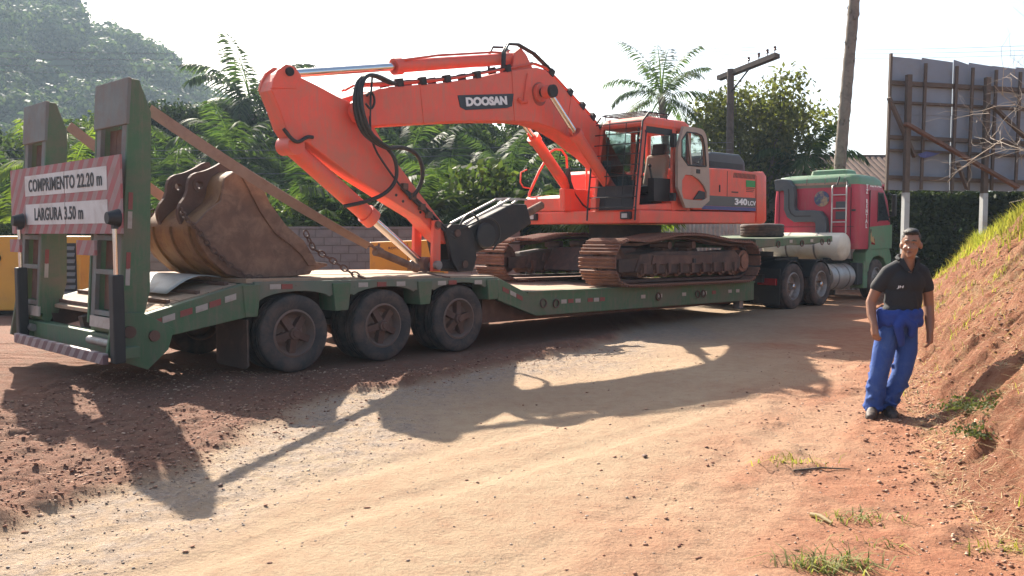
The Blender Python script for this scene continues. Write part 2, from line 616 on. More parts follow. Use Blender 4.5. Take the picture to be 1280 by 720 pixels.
leafmat("leaf_palm", (0.026, 0.052, 0.018), (0.085, 0.120, 0.040), 0.42, 0.58)
leafmat("leaf_palm_blue", (0.026, 0.050, 0.026), (0.070, 0.100, 0.048), 0.36, 0.58)
leafmat("leaf_mid", (0.026, 0.050, 0.016), (0.095, 0.120, 0.036), 0.42)
leafmat("leaf_olive", (0.070, 0.078, 0.026), (0.165, 0.160, 0.055), 0.45)
leafmat("leaf_dark", (0.018, 0.034, 0.013), (0.042, 0.060, 0.020), 0.30)
leafmat("leaf_hedge", (0.016, 0.028, 0.010), (0.050, 0.062, 0.020), 0.16)
leafmat("leaf_bright", (0.085, 0.135, 0.025), (0.17, 0.20, 0.045), 0.5)
leafmat("leaf_hill", (0.030, 0.058, 0.034), (0.085, 0.110, 0.052), 0.38)
leafmat("grass_mix", (0.20, 0.23, 0.045), (0.46, 0.38, 0.13), 0.45)
leafmat("grass_green", (0.10, 0.14, 0.05), (0.38, 0.34, 0.16), 0.35)
leafmat("leaf_weed", (0.05, 0.07, 0.03), (0.14, 0.15, 0.07), 0.25)
leafmat("straw", (0.42, 0.33, 0.20), (0.55, 0.44, 0.27), 0.3)
M = MATS
# ================================================================== THE SETTING: ground
def axis_grid(lo, hi, step, far, grow=1.35):
    a = list(np.arange(lo, hi + 1e-6, step))
    s = step
    x = a[-1]
    up = []
    while x < far:
        s *= grow
        x += s
        up.append(x)
    s = step
    x = a[0]
    dn = []
    while x > -far:
        s *= grow
        x -= s
        dn.append(x)
    return np.array(dn[::-1] + a + up)


SOIL_Y = [0, 3.5, 5.04, 6.28, 7.0, 9.04, 9.5, 10.6, 13, 40]
SOIL_X = [-4.6, -3.6, -2.93, -2.42, -2.15, -1.79, -1.37, -0.5, 1.2, 10]
TOE_Y = [0, 3.0, 4.35, 5.2, 6.2, 7.0, 8.82, 13, 17, 21, 40]
TOE_X = [2.2, 2.55, 2.75, 2.80, 3.0, 3.35, 4.0, 5.65, 7.0, 8.4, 14.6]


def toe_x(y):
    return np.interp(y, TOE_Y, TOE_X)


def zones(x, y):
    sd = x - np.interp(y, SOIL_Y, SOIL_X) + 0.35 * fbm(x, y, 1.3, 4)
    soil = 1 - sstep(-0.16, 0.10, sd)
    gravel = sstep(-0.05, 0.15, sd) * (1 - sstep(0.5, 1.7, sd + 0.9 * fbm(x + 40, y, 0.9, 3)))
    red = sstep(-2.6, -0.2, x - toe_x(y) + 1.6 * fbm(x, y + 20, 0.6, 4))
    return sd, soil, gravel, red


def ruts(x, y):
    """wheel tracks of earlier trucks, sweeping along the road"""
    r = 0
    for x0, k, c in ((-1.95, 0.80, 0.010), (-0.35, 0.72, 0.012), (0.55, 0.62, 0.0), (-3.0, 0.86, 0.0)):
        d = x - (x0 + k * (y - 4) + c * (y - 4) ** 2) + 0.10 * np.sin(y * 0.9 + x0)
        r = r + np.exp(-(d / 0.17) ** 4)
    return np.clip(r, 0, 1) * sstep(2.5, 4, y) * (1 - sstep(11, 13.5, y))


def ground_h(x, y):
    sd, soil, gravel, red = zones(x, y)
    h = 0.030 * fbm(x, y, 0.35, 3) + 0.012 * fbm(x, y, 3.0, 3)
    rough = np.abs(fbm(x, y, 5.0, 4)) + 0.40 * np.abs(fbm(x + 31, y + 5, 14.0, 2))
    lump = sstep(0.0, 0.6, fbm(x + 7, y + 3, 2.2, 4) + 0.1)
    edge = np.exp(-((sd + 0.22) / 0.22) ** 2)
    h = h + soil * (0.012 + 0.075 * rough + 0.020 * lump) + edge * 0.040 * (0.7 + 0.5 * lump)
    h = h + gravel * 0.030 * np.abs(fbm(x, y, 9.0, 3))
    h = h + red * (0.03 * np.abs(fbm(x, y, 6.0, 4)) + 0.04 * sstep(0.05, 0.5, fbm(x, y, 2.0, 3)))
    h = h + 0.012 * np.abs(fbm(x, y, 11.0, 2)) * (1 - soil)
    # wheel ruts along the road
    rt = ruts(x, y)
    h = h - 0.013 * rt + 0.010 * rt * (0.5 + 0.5 * np.sign(np.sin((x + 1.3 * y) * 42))) * sstep(0.0, 0.25, fbm(x, y, 0.7, 3))
    # flat under the trailer and truck
    u = (x + 2.625) * 0.6985 + (y - 10.848) * 0.7156
    v = -(x + 2.625) * 0.7156 + (y - 10.848) * 0.6985
    under = sstep(-0.5, 0.0, v) * (1 - sstep(3.1, 3.8, v)) * sstep(-0.9, -0.3, u)
    h = h * (1 - 0.75 * under) - 0.010 * under
    return h


gx = axis_grid(-5.2, 4.6, 0.030, 600, 1.5)
gy = axis_grid(3.6, 13.5, 0.030, 600, 1.5)
X, Y = np.meshgrid(gx, gy, indexing='ij')
H = ground_h(X, Y)
far = sstep(60, 400, np.hypot(X, Y))
H = H * (1 - far)
nx, ny = X.shape
idx = np.arange(nx * ny).reshape(nx, ny)
F4 = np.stack([idx[:-1, :-1], idx[1:, :-1], idx[1:, 1:], idx[:-1, 1:]], -1).reshape(-1, 4)
gme = npmesh("ground", np.stack([X, Y, H], -1).reshape(-1, 3), F4, smooth=True)
sd, soil, gravel, red = zones(X, Y)
for nm, arr in (("soil", soil), ("gravel", gravel), ("red", red), ("rut", ruts(X, Y) * (1 - 0.7 * soil))):
    a = gme.attributes.new(nm, 'FLOAT', 'POINT')
    a.data.foreach_set("value", arr.astype(np.float32).ravel())


def attr(nt, name):
    a = nt.nodes.new("ShaderNodeAttribute")
    a.attribute_name = name
    return a.outputs["Fac"]


m, nt, p, out = newmat("dirt_road")
c = worldpos(nt)
n1 = noise(nt, 0.7, 6, 0.6, c)
n2 = noise(nt, 6.0, 7, 0.7, c)
n3 = noise(nt, 130.0, 5, 0.75, c)
sand = mix(nt, ramp(nt, n1, [(0.35, 0), (0.65, 1)]), (0.43, 0.318, 0.205), (0.38, 0.262, 0.165))
sand = mix(nt, ramp(nt, n2, [(0.45, 0), (0.75, 0.6)]), sand, (0.30, 0.16, 0.095))
vor = nt.nodes.new("ShaderNodeTexVoronoi")
vor.inputs["Scale"].default_value = 34
nt.links.new(c, vor.inputs["Vector"])
peb = mix(nt, ramp(nt, vor.outputs["Color"], [(0.2, 0), (0.9, 1)]), (0.40, 0.33, 0.265), (0.22, 0.18, 0.15))
sand = mix(nt, math_(nt, 'MULTIPLY', attr(nt, "gravel"), ramp(nt, n2, [(0.38, 0.1), (0.6, 0.85)])), sand, peb)
redc = mix(nt, ramp(nt, n2, [(0.35, 0), (0.65, 1)]), (0.38, 0.175, 0.098), (0.30, 0.118, 0.066))
sand = mix(nt, math_(nt, 'MULTIPLY', attr(nt, "red"), ramp(nt, n1, [(0.3, 0.5), (0.6, 1)])), sand, redc)
soilc = mix(nt, ramp(nt, n2, [(0.3, 0), (0.7, 1)]), (0.125, 0.055, 0.038), (0.25, 0.118, 0.074))
sand = mix(nt, math_(nt, 'MULTIPLY', attr(nt, "soil"), ramp(nt, n2, [(0.3, 0.75), (0.6, 1)])), sand, soilc)
sand = mix(nt, ramp(nt, n3, [(0.36, 0.55), (0.5, 0)]), sand, (0.17, 0.10, 0.065))
sand = mix(nt, math_(nt, 'MULTIPLY', attr(nt, "rut"), ramp(nt, n1, [(0.38, 0.05), (0.62, 0.34)])), sand, (0.48, 0.35, 0.23))
nt.links.new(sand, p.inputs["Base Color"])
p.inputs["Roughness"].default_value = 0.95
p.inputs["Specular IOR Level"].default_value = 0.2
hb = math_(nt, 'ADD', math_(nt, 'MULTIPLY', noise(nt, 75, 5, 0.8, c), 1.0), math_(nt, 'MULTIPLY', vor.outputs["Distance"], 0.5))
bump(nt, p, hb, 0.8, 0.018)
struct("ground", gme, M["dirt_road"])

# ------------------------------------------------------------------ bank on the right
CREST_Y = [0, 6, 11, 13, 17, 19.5, 22, 40]
CREST_Z = [1.9, 2.0, 2.0, 1.95, 1.35, 0.75, 0.25, 0.0]


def bank_h(x, y):
    t = x - toe_x(y)
    hc = np.interp(y, CREST_Y, CREST_Z)
    wdt = np.interp(y, [8, 12], [2.35, 1.75])
    prof = np.clip(t / wdt, 0, None)
    base = np.where(prof < 1, hc * (0.90 * prof + 0.10 * np.sin(np.clip(prof, 0, 1) * math.pi / 2)), hc + (t - wdt) * 0.06 * np.clip(hc, 0, 1))
    # near the camera the foot of the cut is a small crumbling step
    step = 0.35 * (1 - sstep(5.2, 6.2, y))
    base = base + step * (0.34 * sstep(0.30, 0.55, t + 0.35 * fbm(x, y, 2.2, 3)) - 0.18 * sstep(0.0, 0.45, t)) * (1 - sstep(0.9, 1.6, t))
    m = sstep(0.0, 0.35, t)
    face = m * (1 - sstep(0.95, 1.15, prof))
    # rills run down the slope: stretched along t
    rill = np.abs(fbm(t * 0.5 + 3, y * 3.4, 1.0, 4)) + 0.55 * np.abs(fbm(t * 1.0 + 9, y * 9.0 + t * 1.5, 1.0, 3))
    clod = fbm(x, y, 4.0, 5)
    ledge = sstep(0.05, 0.3, fbm(x + 11, y * 0.8 + 3, 1.1, 4))
    h = base + m * (0.10 * fbm(x, y, 0.9, 3)) + face * (-0.17 * rill + 0.10 * clod + 0.07 * ledge) + m * 0.09 * np.abs(fbm(x, y, 8, 3))
    # the person's side: a shallow gully
    return h - 0.10 * (1 - sstep(-0.25, 0.05, t))


by = np.concatenate([np.arange(2.6, 14, 0.034), np.arange(14, 26, 0.12)])
bt = np.concatenate([np.arange(-0.45, 3.2, 0.030), np.arange(3.2, 12, 0.25)])
BY, BT = np.meshgrid(by, bt, indexing='ij')
BX = toe_x(BY) + BT
BH = bank_h(BX, BY)
BH = BH * (1 - sstep(9, 12, BT)) - 0.2 * sstep(9, 12, BT)
n1_, n2_ = BX.shape
idx = np.arange(n1_ * n2_).reshape(n1_, n2_)
F4 = np.stack([idx[:-1, :-1], idx[:-1, 1:], idx[1:, 1:], idx[1:, :-1]], -1).reshape(-1, 4)
# push outwards a little so that clods overhang
BXd = BX - 0.10 * sstep(0, 0.4, BT) * (1 - sstep(2.2, 2.6, BT)) * np.abs(fbm(BX + 5, BY + 9, 3.5, 3))
bme = npmesh("dirt_bank", np.stack([BXd, BY, BH], -1).reshape(-1, 3)[:, [0, 1, 2]], F4[:, ::-1], smooth=True)
grassy = sstep(0.75, 1.0, BT / 2.35 + 0.25 * fbm(BX, BY, 0.8, 3)) * 0.9 + 0.7 * sstep(0.12, 0.35, fbm(BX + 3, BY + 8, 1.0, 4)) * sstep(0.2, 0.6, BT)
a = bme.attributes.new("grassy", 'FLOAT', 'POINT')
a.data.foreach_set("value", np.clip(grassy, 0, 1).astype(np.float32).ravel())
m, nt, p, out = newmat("red_bank")
c = worldpos(nt)
n1 = noise(nt, 1.3, 6, 0.6, c)
n2 = noise(nt, 9.0, 8, 0.72, c)
col = mix(nt, ramp(nt, n1, [(0.35, 0), (0.65, 1)]), (0.43, 0.185, 0.105), (0.30, 0.118, 0.066))
col = mix(nt, ramp(nt, n2, [(0.42, 0), (0.70, 0.8)]), col, (0.52, 0.29, 0.175))
col = mix(nt, math_(nt, 'MULTIPLY', attr(nt, "grassy"), ramp(nt, n2, [(0.40, 0.0), (0.62, 0.7)])), col, (0.36, 0.28, 0.14))
nt.links.new(col, p.inputs["Base Color"])
p.inputs["Roughness"].default_value = 0.95
p.inputs["Specular IOR Level"].default_value = 0.2
bump(nt, p, noise(nt, 20, 8, 0.8, c), 1.0, 0.10)
struct("dirt_bank", bme, M["red_bank"])


def bank_z(x, y):
    x = np.atleast_1d(np.asarray(x, float))
    y = np.atleast_1d(np.asarray(y, float))
    t = x - toe_x(y)
    return np.where(t > 0, np.maximum(bank_h(x, y), ground_h(x, y)), ground_h(x, y))


# ------------------------------------------------------------------ hill far left (terrain)
def hill_h(x, y):
    ridge = np.interp(x, [-420, -260, -150, -112, -100, -90, -78, -66, -52, -36, -10, 60, 400],
                      [62, 60, 54, 49.5, 46, 43, 38.5, 30.5, 19.5, 11, 6, 5, 4])
    k = sstep(70, 185, y) * (1 - 0.5 * sstep(240, 500, y))
    return ridge * k + 2.5 * fbm(x, y, 0.03, 3) * k - 0.6


hx = np.linspace(-420, 400, 110)
hy = np.linspace(62, 420, 60)
HX, HY = np.meshgrid(hx, hy, indexing='ij')
HZ = hill_h(HX, HY)
idx = np.arange(HX.size).reshape(HX.shape)
F4 = np.stack([idx[:-1, :-1], idx[1:, :-1], idx[1:, 1:], idx[:-1, 1:]], -1).reshape(-1, 4)
surf("hill_soil", (0.05, 0.075, 0.035), (0.07, 0.09, 0.04), 0.95, bump_s=0.5, scale=0.05)
struct("hill", npmesh("hill", np.stack([HX, HY, HZ], -1).reshape(-1, 3), F4, True), M["hill_soil"])


# ------------------------------------------------------------------ leaf clouds
def leaf_cards(cent, norm, size, aspect=2.0, jitter=0.7, rng=RNG):
    """two-triangle-pair bent leaves at cent, roughly facing norm"""
    n = len(cent)
    nr = norm + jitter * rng.normal(size=(n, 3))
    nr /= np.linalg.norm(nr, axis=1, keepdims=True) + 1e-9
    d = rng.normal(size=(n, 3))
    d[:, 2] -= 0.5
    d -= nr * (d * nr).sum(1, keepdims=True)
    d /= np.linalg.norm(d, axis=1, keepdims=True) + 1e-9
    s = np.cross(nr, d)
    sz = (size * rng.uniform(0.6, 1.4, n))[:, None]
    L = d * sz
    W = s * sz / aspect
    p0 = cent - L * 0.5
    p1 = cent + W * 0.5 + nr * sz * 0.06
    p2 = cent + L * 0.5
    p3 = cent - W * 0.5 + nr * sz * 0.06
    v = np.stack([p0, p1, p2, p3], 1).reshape(-1, 3)
    f = np.arange(4 * n).reshape(n, 4)
    return v, f


def crown_pts(blobs, n, rng=RNG, shell=0.35):
    """points spread through blobs (centre, radii): mostly in an outer shell"""
    w = np.array([b[1][0] * b[1][1] for b in blobs])
    k = rng.choice(len(blobs), n, p=w / w.sum())
    d = rng.normal(size=(n, 3))
    d /= np.linalg.norm(d, axis=1, keepdims=True)
    r = 1 - shell * rng.random(n) ** 0.7
    r += 0.16 * (vnoise(d[:, 0] * 3 + k * 7.7, d[:, 1] * 3 + d[:, 2] * 4) - 0.4)
    C = np.array([b[0] for b in blobs])[k]
    Rr = np.array([b[1] for b in blobs])[k]
    return C + d * Rr * r[:, None], d


# the wood on the hill: nobody could count it
def forest_mass():
    rng = np.random.default_rng(21)
    vs, fs, n = [], [], 0
    for k in range(640):
        if k < 440:
            y = rng.uniform(88, 200)
            x = rng.uniform(-0.66 * y - 4, -30)
        else:
            x = rng.uniform(-60, 130)
            y = rng.uniform(66, 150)
        z = float(hill_h(np.array([x]), np.array([y]))[0])
        rad = rng.uniform(2.6, 5.2)
        ht = rng.uniform(0.2, 3.6) if k < 440 else rng.uniform(1.5, 3.5)
        blobs = [((x, y, z + ht), (rad, rad, rad * 0.8))]
        for q in range(4):
            a = rng.uniform(0, 6.28)
            blobs.append(((x + math.cos(a) * rad * 0.7, y + math.sin(a) * rad * 0.7, z + ht + rng.uniform(-.8, 1.6)), (rad * 0.45, rad * 0.45, rad * 0.42)))
        cnt = 760 if k < 440 else 300
        c, d = crown_pts(blobs, cnt, rng, 0.22)
        v, f = leaf_cards(c, d, rng.uniform(0.65, 1.0), 1.4, 0.35, rng)
        vs.append(v)
        fs.append(f + n)
        n += len(v)
    return npmesh("hillside_forest", np.concatenate(vs), np.concatenate(fs))


fo_ = struct("hillside_forest", forest_mass(), M["leaf_hill"], "stuff")
tag(fo_, "hazy wooded hillside of dense trees rising behind the palms", "forest")
# ================================================================== LOWBOY TRAILER (frame T: x forward along the trailer, y away from camera side, z up)
T = (V(-2.625, 10.848, 0), 0.79768)
TW = 3.0
tr = Thing("lowbed_trailer", "long green low-bed trailer with three rear axles and raised loading ramps, carrying the orange excavator", "trailer", (4.0, 1.5, 0), T)


def ztop(u):
    return 1.115 - 0.021 * u


def zlow(u):
    return 0.775 - 0.0145 * (u - 4.1)


AX = (0.0, 1.35, 2.70)


def fascia(v0, v1):
    pts = [(-0.55, ztop(-0.55)), (3.45, ztop(3.45)), (3.45, 0.93)]
    for a in reversed(AX):
        pts.append((a + 0.52, 0.92))
        for k in range(1, 10):
            t = math.pi * k / 10
            pts.append((a + 0.52 * math.cos(t), 0.86 + 0.135 * math.sin(t)))
        pts.append((a - 0.52, 0.92))
    pts.append((-0.55, 0.93))
    return MB().prism(pts, v0, v1)


tr.part(fascia(0.0, 0.05), "side_fascia", M["green_dull"], bev=0.006)
tr.part(fascia(TW - 0.05, TW), "side_fascia", M["green_dull"])
# brackets between the wheels
for a, w in ((-0.60, 0.24), (0.66, 0.28), (2.03, 0.26), (3.34, 0.26)):
    for v0, v1 in ((-0.035, 0.32), (TW - 0.32, TW + 0.035)):
        b = MB().prism([(a - w / 2, ztop(a) - 0.03), (a + w / 2, ztop(a) - 0.03), (a + w / 2 - 0.05, 0.72), (a - w / 2 + 0.03, 0.72)], v0, v1)
        tr.part(b, "bracket", M["green"], bev=0.012)
# beaver-tail side beams
TAIL = [(-1.98, 0.80), (-0.66, 1.118), (-0.66, 0.72), (-1.80, 0.545), (-1.98, 0.56)]
for v0 in (-0.02, TW - 0.10):
    tr.part(MB().prism(TAIL, v0, v0 + 0.12), "tail_beam", M["green"], bev=0.012)
b = MB().box((-2.10, 0.0, 0.36), (-1.96, TW, 0.60))
tr.part(b, "rear_cross_beam", M["green"], bev=0.01)
for v in (0.5, 1.5, 2.5):
    tr.part(MB().bar((-1.95, v, 0.62), (-0.6, v, 0.90), 0.12, 0.2), "tail_joist", M["track_dark"])
# main chassis
for v in (0.95, 2.05):
    c_ = MB().prism([(-0.7, 0.62), (-0.7, 1.0), (3.5, 0.93), (4.2, 0.66), (11.0, 0.55), (11.0, 0.30), (4.2, 0.36), (3.4, 0.55)], v - 0.08, v + 0.08)
    tr.part(c_, "chassis_beam", M["track_dark"])
# axles and suspension
for a in AX:
    tr.part(MB().cyl((a, 0.2, 0.475), (a, TW - 0.2, 0.475), 0.075), "axle", M["black"], smooth=40)
    tr.part(MB().bar((a - 0.55, 0.75, 0.62), (a + 0.55, 0.75, 0.62), 0.1, 0.12).bar((a - 0.55, 2.25, 0.62), (a + 0.55, 2.25, 0.62), 0.1, 0.12), "leaf_spring", M["black"])

# ------------------------------------------------------------------ wheels
def tyre_mesh(Rr, w):
    rim = 0.60 * Rr
    pr = [(rim, -w * 0.40), (rim + 0.03, -w * 0.46), (Rr * 0.80, -w * 0.5), (Rr * 0.90, -w * 0.49), (Rr * 0.965, -w * 0.44), (Rr, -w * 0.38)]
    for g in (-0.22, 0.0, 0.22):
        pr += [(Rr, (g - 0.045) * w), (Rr - 0.016, (g - 0.03) * w), (Rr - 0.016, (g + 0.03) * w), (Rr, (g + 0.045) * w)]
    pr += [(Rr, w * 0.38), (Rr * 0.965, w * 0.44), (Rr * 0.90, w * 0.49), (Rr * 0.80, w * 0.5), (rim + 0.03, w * 0.46), (rim, w * 0.40)]
    return MB().lathe(pr, (0, 0, 0), (0, 1, 0), 44, closed=True).mesh("tyre", smooth=50)


def rim_mesh(Rr, w, dish):
    """outer face towards -y; dish>0: centre set back"""
    rim = 0.60 * Rr
    o = -w * 0.42
    pr = [(rim + 0.012, o), (rim - 0.012, o - 0.012), (rim - 0.03, o + 0.02), (rim - 0.05, o + 0.07), (rim - 0.06, o + dish * 0.8), (rim - 0.10, o + dish), (0.12, o + dish - 0.015), (0.10, o + dish - 0.02), (0.001, o + dish - 0.02)]
    mb = MB().lathe(pr, (0, 0, 0), (0, 1, 0), 36)
    mb.lathe([(rim, w * 0.42), (rim - 0.02, w * 0.4), (rim - 0.04, o + 0.06)], (0, 0, 0), (0, 1, 0), 36)
    return mb.mesh("wheel", smooth=35)


def hub_mesh(Rr, w, dish, spider):
    o = -w * 0.42 + dish
    mb = MB().cyl((0, o, 0), (0, o - 0.15, 0), 0.085, 0.07, 18)
    mb.cyl((0, o - 0.15, 0), (0, o - 0.17, 0), 0.05, 0.04, 14)
    for k in range(10):
        t = 2 * math.pi * k / 10
        mb.cyl((0.125 * math.cos(t), o, 0.125 * math.sin(t)), (0.125 * math.cos(t), o - 0.035, 0.125 * math.sin(t)), 0.014, n=6)
    if spider:
        for k in range(spider):
            t = 2 * math.pi * (k + 0.3) / spider
            c, s = math.cos(t), math.sin(t)
            mb.bar((0.06 * c, o - 0.06, 0.06 * s), (0.24 * c, o - 0.035, 0.24 * s), 0.085, 0.09, up=(0, 1, 0))
    return mb.mesh("hub", smooth=35)


TYRE = tyre_mesh(0.475, 0.26)
RIMO = rim_mesh(0.475, 0.26, 0.12)
HUBT = hub_mesh(0.475, 0.26, 0.12, 5)
for a in AX:
    for side in (0, 1):
        for k in (0, 1):
            v = 0.14 + 0.32 * k if side == 0 else TW - 0.14 - 0.32 * k
            rot = (0, random.uniform(0, 6.2), 0 if side == 0 else math.pi)
            w = tr.place(RIMO, "wheel", M["rim"], (a, v, 0.475), rot)
            mkobj("tyre", TYRE, M["rubber"], w)
            if k == 0:
                mkobj("hub", HUBT, M["rust_dark"], w)
# mudflaps behind the rear axle
for v in (0.03, TW - 0.78):
    mb = MB().prism([(v, 0.68), (v + 0.75, 0.68), (v + 0.75, 0.13), (v + 0.68, 0.10), (v + 0.07, 0.10), (v, 0.14)], -0.64, -0.62, axis=0)
    tr.part(mb, "mudflap", M["track_dark"])

# ------------------------------------------------------------------ decks of planks
def plank(u0, u1, v0, v1, z0, z1, th, wob=0.004):
    j = lambda: random.uniform(-wob, wob)
    a = [(u0 + j() * 5, v0 + 0.006, z0 - th + j()), (u1 + j() * 5, v0 + 0.006, z1 - th + j()), (u1 + j() * 5, v1 - 0.006, z1 - th + j()), (u0 + j() * 5, v1 - 0.006, z0 - th + j())]
    b = [(p[0], p[1], p[2] + th + j()) for p in a]
    return MB().hexa(a + b)


n = 10
for k in range(n):
    v0 = 0.06 + (TW - 0.12) * k / n
    v1 = 0.06 + (TW - 0.12) * (k + 1) / n
    tr.part(plank(-0.62, 3.46, v0, v1, ztop(-0.62) + 0.03, ztop(3.46) + 0.03, 0.05), "deck_plank", M["wood"])
    tr.part(plank(4.12, 10.98, v0, v1, zlow(4.12) + 0.012, zlow(10.98) + 0.012, 0.05), "deck_plank", M["wood"])
    tr.part(plank(3.47, 4.11, v0, v1, 1.055, 0.79, 0.045), "deck_plank", M["wood"])
# beaver tail: cross boards with cleats
def ztail(u):
    return np.interp(u, [-1.96, -0.64], [0.805, 1.125])


k = 0
u = -1.93
while u < -0.72:
    a = [(u, 0.12, ztail(u) - 0.04), (u + 0.165, 0.12, ztail(u + 0.165) - 0.04), (u + 0.165, TW - 0.12, ztail(u + 0.165) - 0.04), (u, TW - 0.12, ztail(u) - 0.04)]
    tr.part(MB().hexa(a + [(p[0], p[1], p[2] + 0.045 + random.uniform(-.006, .006)) for p in a]), "tail_plank", M["wood"])
    if k % 2 == 0:
        tr.part(MB().bar((u + 0.08, 0.2, ztail(u + 0.08) + 0.022), (u + 0.08, TW - 0.2, ztail(u + 0.08) + 0.022), 0.05, 0.04), "cleat", M["rust_dark"])
    u += 0.175
    k += 1

# ------------------------------------------------------------------ low bed sides, inner frame, gooseneck
SIDE = [(3.46, 1.035), (4.10, 0.778), (11.02, 0.672), (11.02, 0.30), (4.30, 0.41), (3.46, 0.70)]
for v0 in (0.0, TW - 0.07):
    tr.part(MB().prism(SIDE, v0, v0 + 0.07), "side_beam", M["green"], bev=0.01)
    tr.part(MB().bar((4.1, v0 + 0.035, 0.785), (11.02, v0 + 0.035, 0.68), 0.11, 0.03), "side_rail", M["green"])
tr.part(MB().prism([(3.40, 0.70), (3.40, 0.34), (10.9, 0.24), (10.9, 0.60), (4.2, 0.70)], 0.28, TW - 0.28), "belly_frame", M["rust_dark"])
for k in range(9):
    uu = 4.4 + k * 0.8
    tr.part(MB().box((uu, 0.08, zlow(uu) - 0.17), (uu + 0.1, TW - 0.08, zlow(uu) - 0.06)), "cross_member", M["green"])
GN = [(10.98, 0.62), (10.98, 1.30), (11.25, 1.575), (14.35, 1.625), (14.62, 1.60), (14.62, 1.46), (12.3, 1.36), (11.45, 1.30), (11.30, 1.05), (11.30, 0.32), (10.98, 0.32)]
for v0 in (0.62, 2.18):
    tr.part(MB().prism(GN, v0, v0 + 0.2), "gooseneck_beam", M["green"], bev=0.012)
tr.part(MB().prism([(11.05, 1.545), (11.05, 1.575), (14.70, 1.64), (14.70, 1.61)], 0.02, TW - 0.3), "gooseneck_deck", M["green"], bev=0.006)
for k, uu in enumerate((11.5, 12.3, 13.1, 13.9, 14.55)):
    z0 = 1.58 + (uu - 11.25) * 0.017
    tr.part(MB().prism([(0.04, z0 - 0.03), (2.66, z0 - 0.03), (2.66, z0 - 0.10), (2.2, z0 - 0.21), (0.5, z0 - 0.21), (0.04, z0 - 0.10)], uu, uu + 0.09, axis=0), "outrigger", M["green"])
tr.part(MB().prism([(11.06, 1.56), (14.68, 1.622), (14.68, 1.50), (12.9, 1.44), (11.06, 1.40)], 0.0, 0.018), "gooseneck_skirt", M["green"], bev=0.004)
tr.part(MB().cyl((13.5, 1.4, 1.25), (13.5, 1.4, 1.45), 0.05), "king_pin", M["black_steel"], smooth=40)
tr.part(MB().prism([(10.98, 0.30), (10.98, 1.25), (11.06, 1.25), (11.06, 0.30)], 0.62, 2.38), "front_bulkhead", M["green"])
# landing-leg foot seen below the front of the bed
tr.part(MB().box((10.55, 0.06, 0.14), (10.70, 0.22, 0.34)), "landing_foot", M["rim_steel"], bev=0.01)
# lashing rings
ring = MB().lathe([(0.065 + 0.014 * math.cos(t), 0.014 * math.sin(t)) for t in np.linspace(0, 2 * math.pi, 7)[:-1]], (0, 0, 0), (0, 1, 0), 14, closed=True).mesh("lashing_ring", smooth=60)
for uu, zz in ((4.45, 0.60), (4.75, 0.58), (7.55, 0.55), (8.85, 0.53), (9.05, 0.53), (12.0, 1.46), (13.1, 1.47), (14.1, 1.50), (14.45, 1.50)):
    tr.place(ring, "lashing_ring", M["rust_dark"], (uu, -0.018, zz), (random.uniform(-.1, .1), 0, 0))
# reflective strips
REFL = []
def strip(pts, w=0.14, h=0.07):
    for (uu, zz, colr, sl) in pts:
        me = MB().hexa([(-w / 2, 0, -h / 2 - sl * w / 2), (w / 2, 0, -h / 2 + sl * w / 2), (w / 2, 0.006, -h / 2 + sl * w / 2), (-w / 2, 0.006, -h / 2 - sl * w / 2),
                        (-w / 2, 0, h / 2 - sl * w / 2), (w / 2, 0, h / 2 + sl * w / 2), (w / 2, 0.006, h / 2 + sl * w / 2), (-w / 2, 0.006, h / 2 - sl * w / 2)]).mesh("reflector")
        REFL.append((me, uu, zz, colr))


strip([(-1.75, 0.735, 'r', .24), (-1.60, 0.775, 'w', .24), (-1.40, 0.825, 'r', .24), (-1.22, 0.862, 'w', .24), (-1.06, 0.905, 'r', .24), (-0.87, 0.955, 'w', .24)])
for me, uu, zz, colr in REFL:
    tr.place(me, "reflector", M["reflector_red" if colr == 'r' else "reflector_white"], (uu, -0.029, zz))
REFL.clear()
strip([(-0.28, 1.06, 'w', -.02), (-0.12, 1.055, 'r', -.02), (1.0, 1.03, 'w', -.02), (1.3, 1.025, 'r', -.02), (1.62, 1.02, 'w', -.02), (2.35, 1.0, 'w', -.02), (2.55, 1.0, 'r', -.02), (3.05, 0.985, 'w', -.02)], 0.15, 0.06)
strip([(3.62, 0.84, 'r', -.40), (3.78, 0.78, 'w', -.40), (3.92, 0.72, 'r', -.40), (4.95, 0.60, 'w', -.015), (5.12, 0.60, 'r', -.015), (5.30, 0.595, 'w', -.015), (5.62, 0.59, 'r', -.015), (5.78, 0.585, 'w', -.015), (5.94, 0.585, 'r', -.015), (7.1, 0.57, 'w', -.015), (7.62, 0.56, 'w', -.015), (8.4, 0.55, 'w', -.015), (9.12, 0.54, 'w', -.015), (9.45, 0.535, 'r', -.015), (10.05, 0.53, 'w', -.015), (10.35, 0.525, 'w', -.015), (12.6, 1.52, 'w', .02), (13.6, 1.53, 'w', .02)], 0.13, 0.065)
for me, uu, zz, colr in REFL:
    tr.place(me, "reflector", M["reflector_red" if colr == 'r' else "reflector_white"], (uu, -0.008, zz))

# ------------------------------------------------------------------ ramps: leaning a little forward
RT = math.radians(3.6)


def ramp_pt(v, w, d):
    """v across, w up along the ramp from the hinge, d depth towards the truck"""
    return (-2.10 + math.sin(RT) * w + math.cos(RT) * d, v, 0.70 + math.cos(RT) * w - math.sin(RT) * d)


def rbox(mb, v0, v1, w0, w1, d0, d1):
    q = [ramp_pt(v0, w0, d0), ramp_pt(v1, w0, d0), ramp_pt(v1, w0, d1), ramp_pt(v0, w0, d1), ramp_pt(v0, w1, d0), ramp_pt(v1, w1, d0), ramp_pt(v1, w1, d1), ramp_pt(v0, w1, d1)]
    return mb.hexa(q)


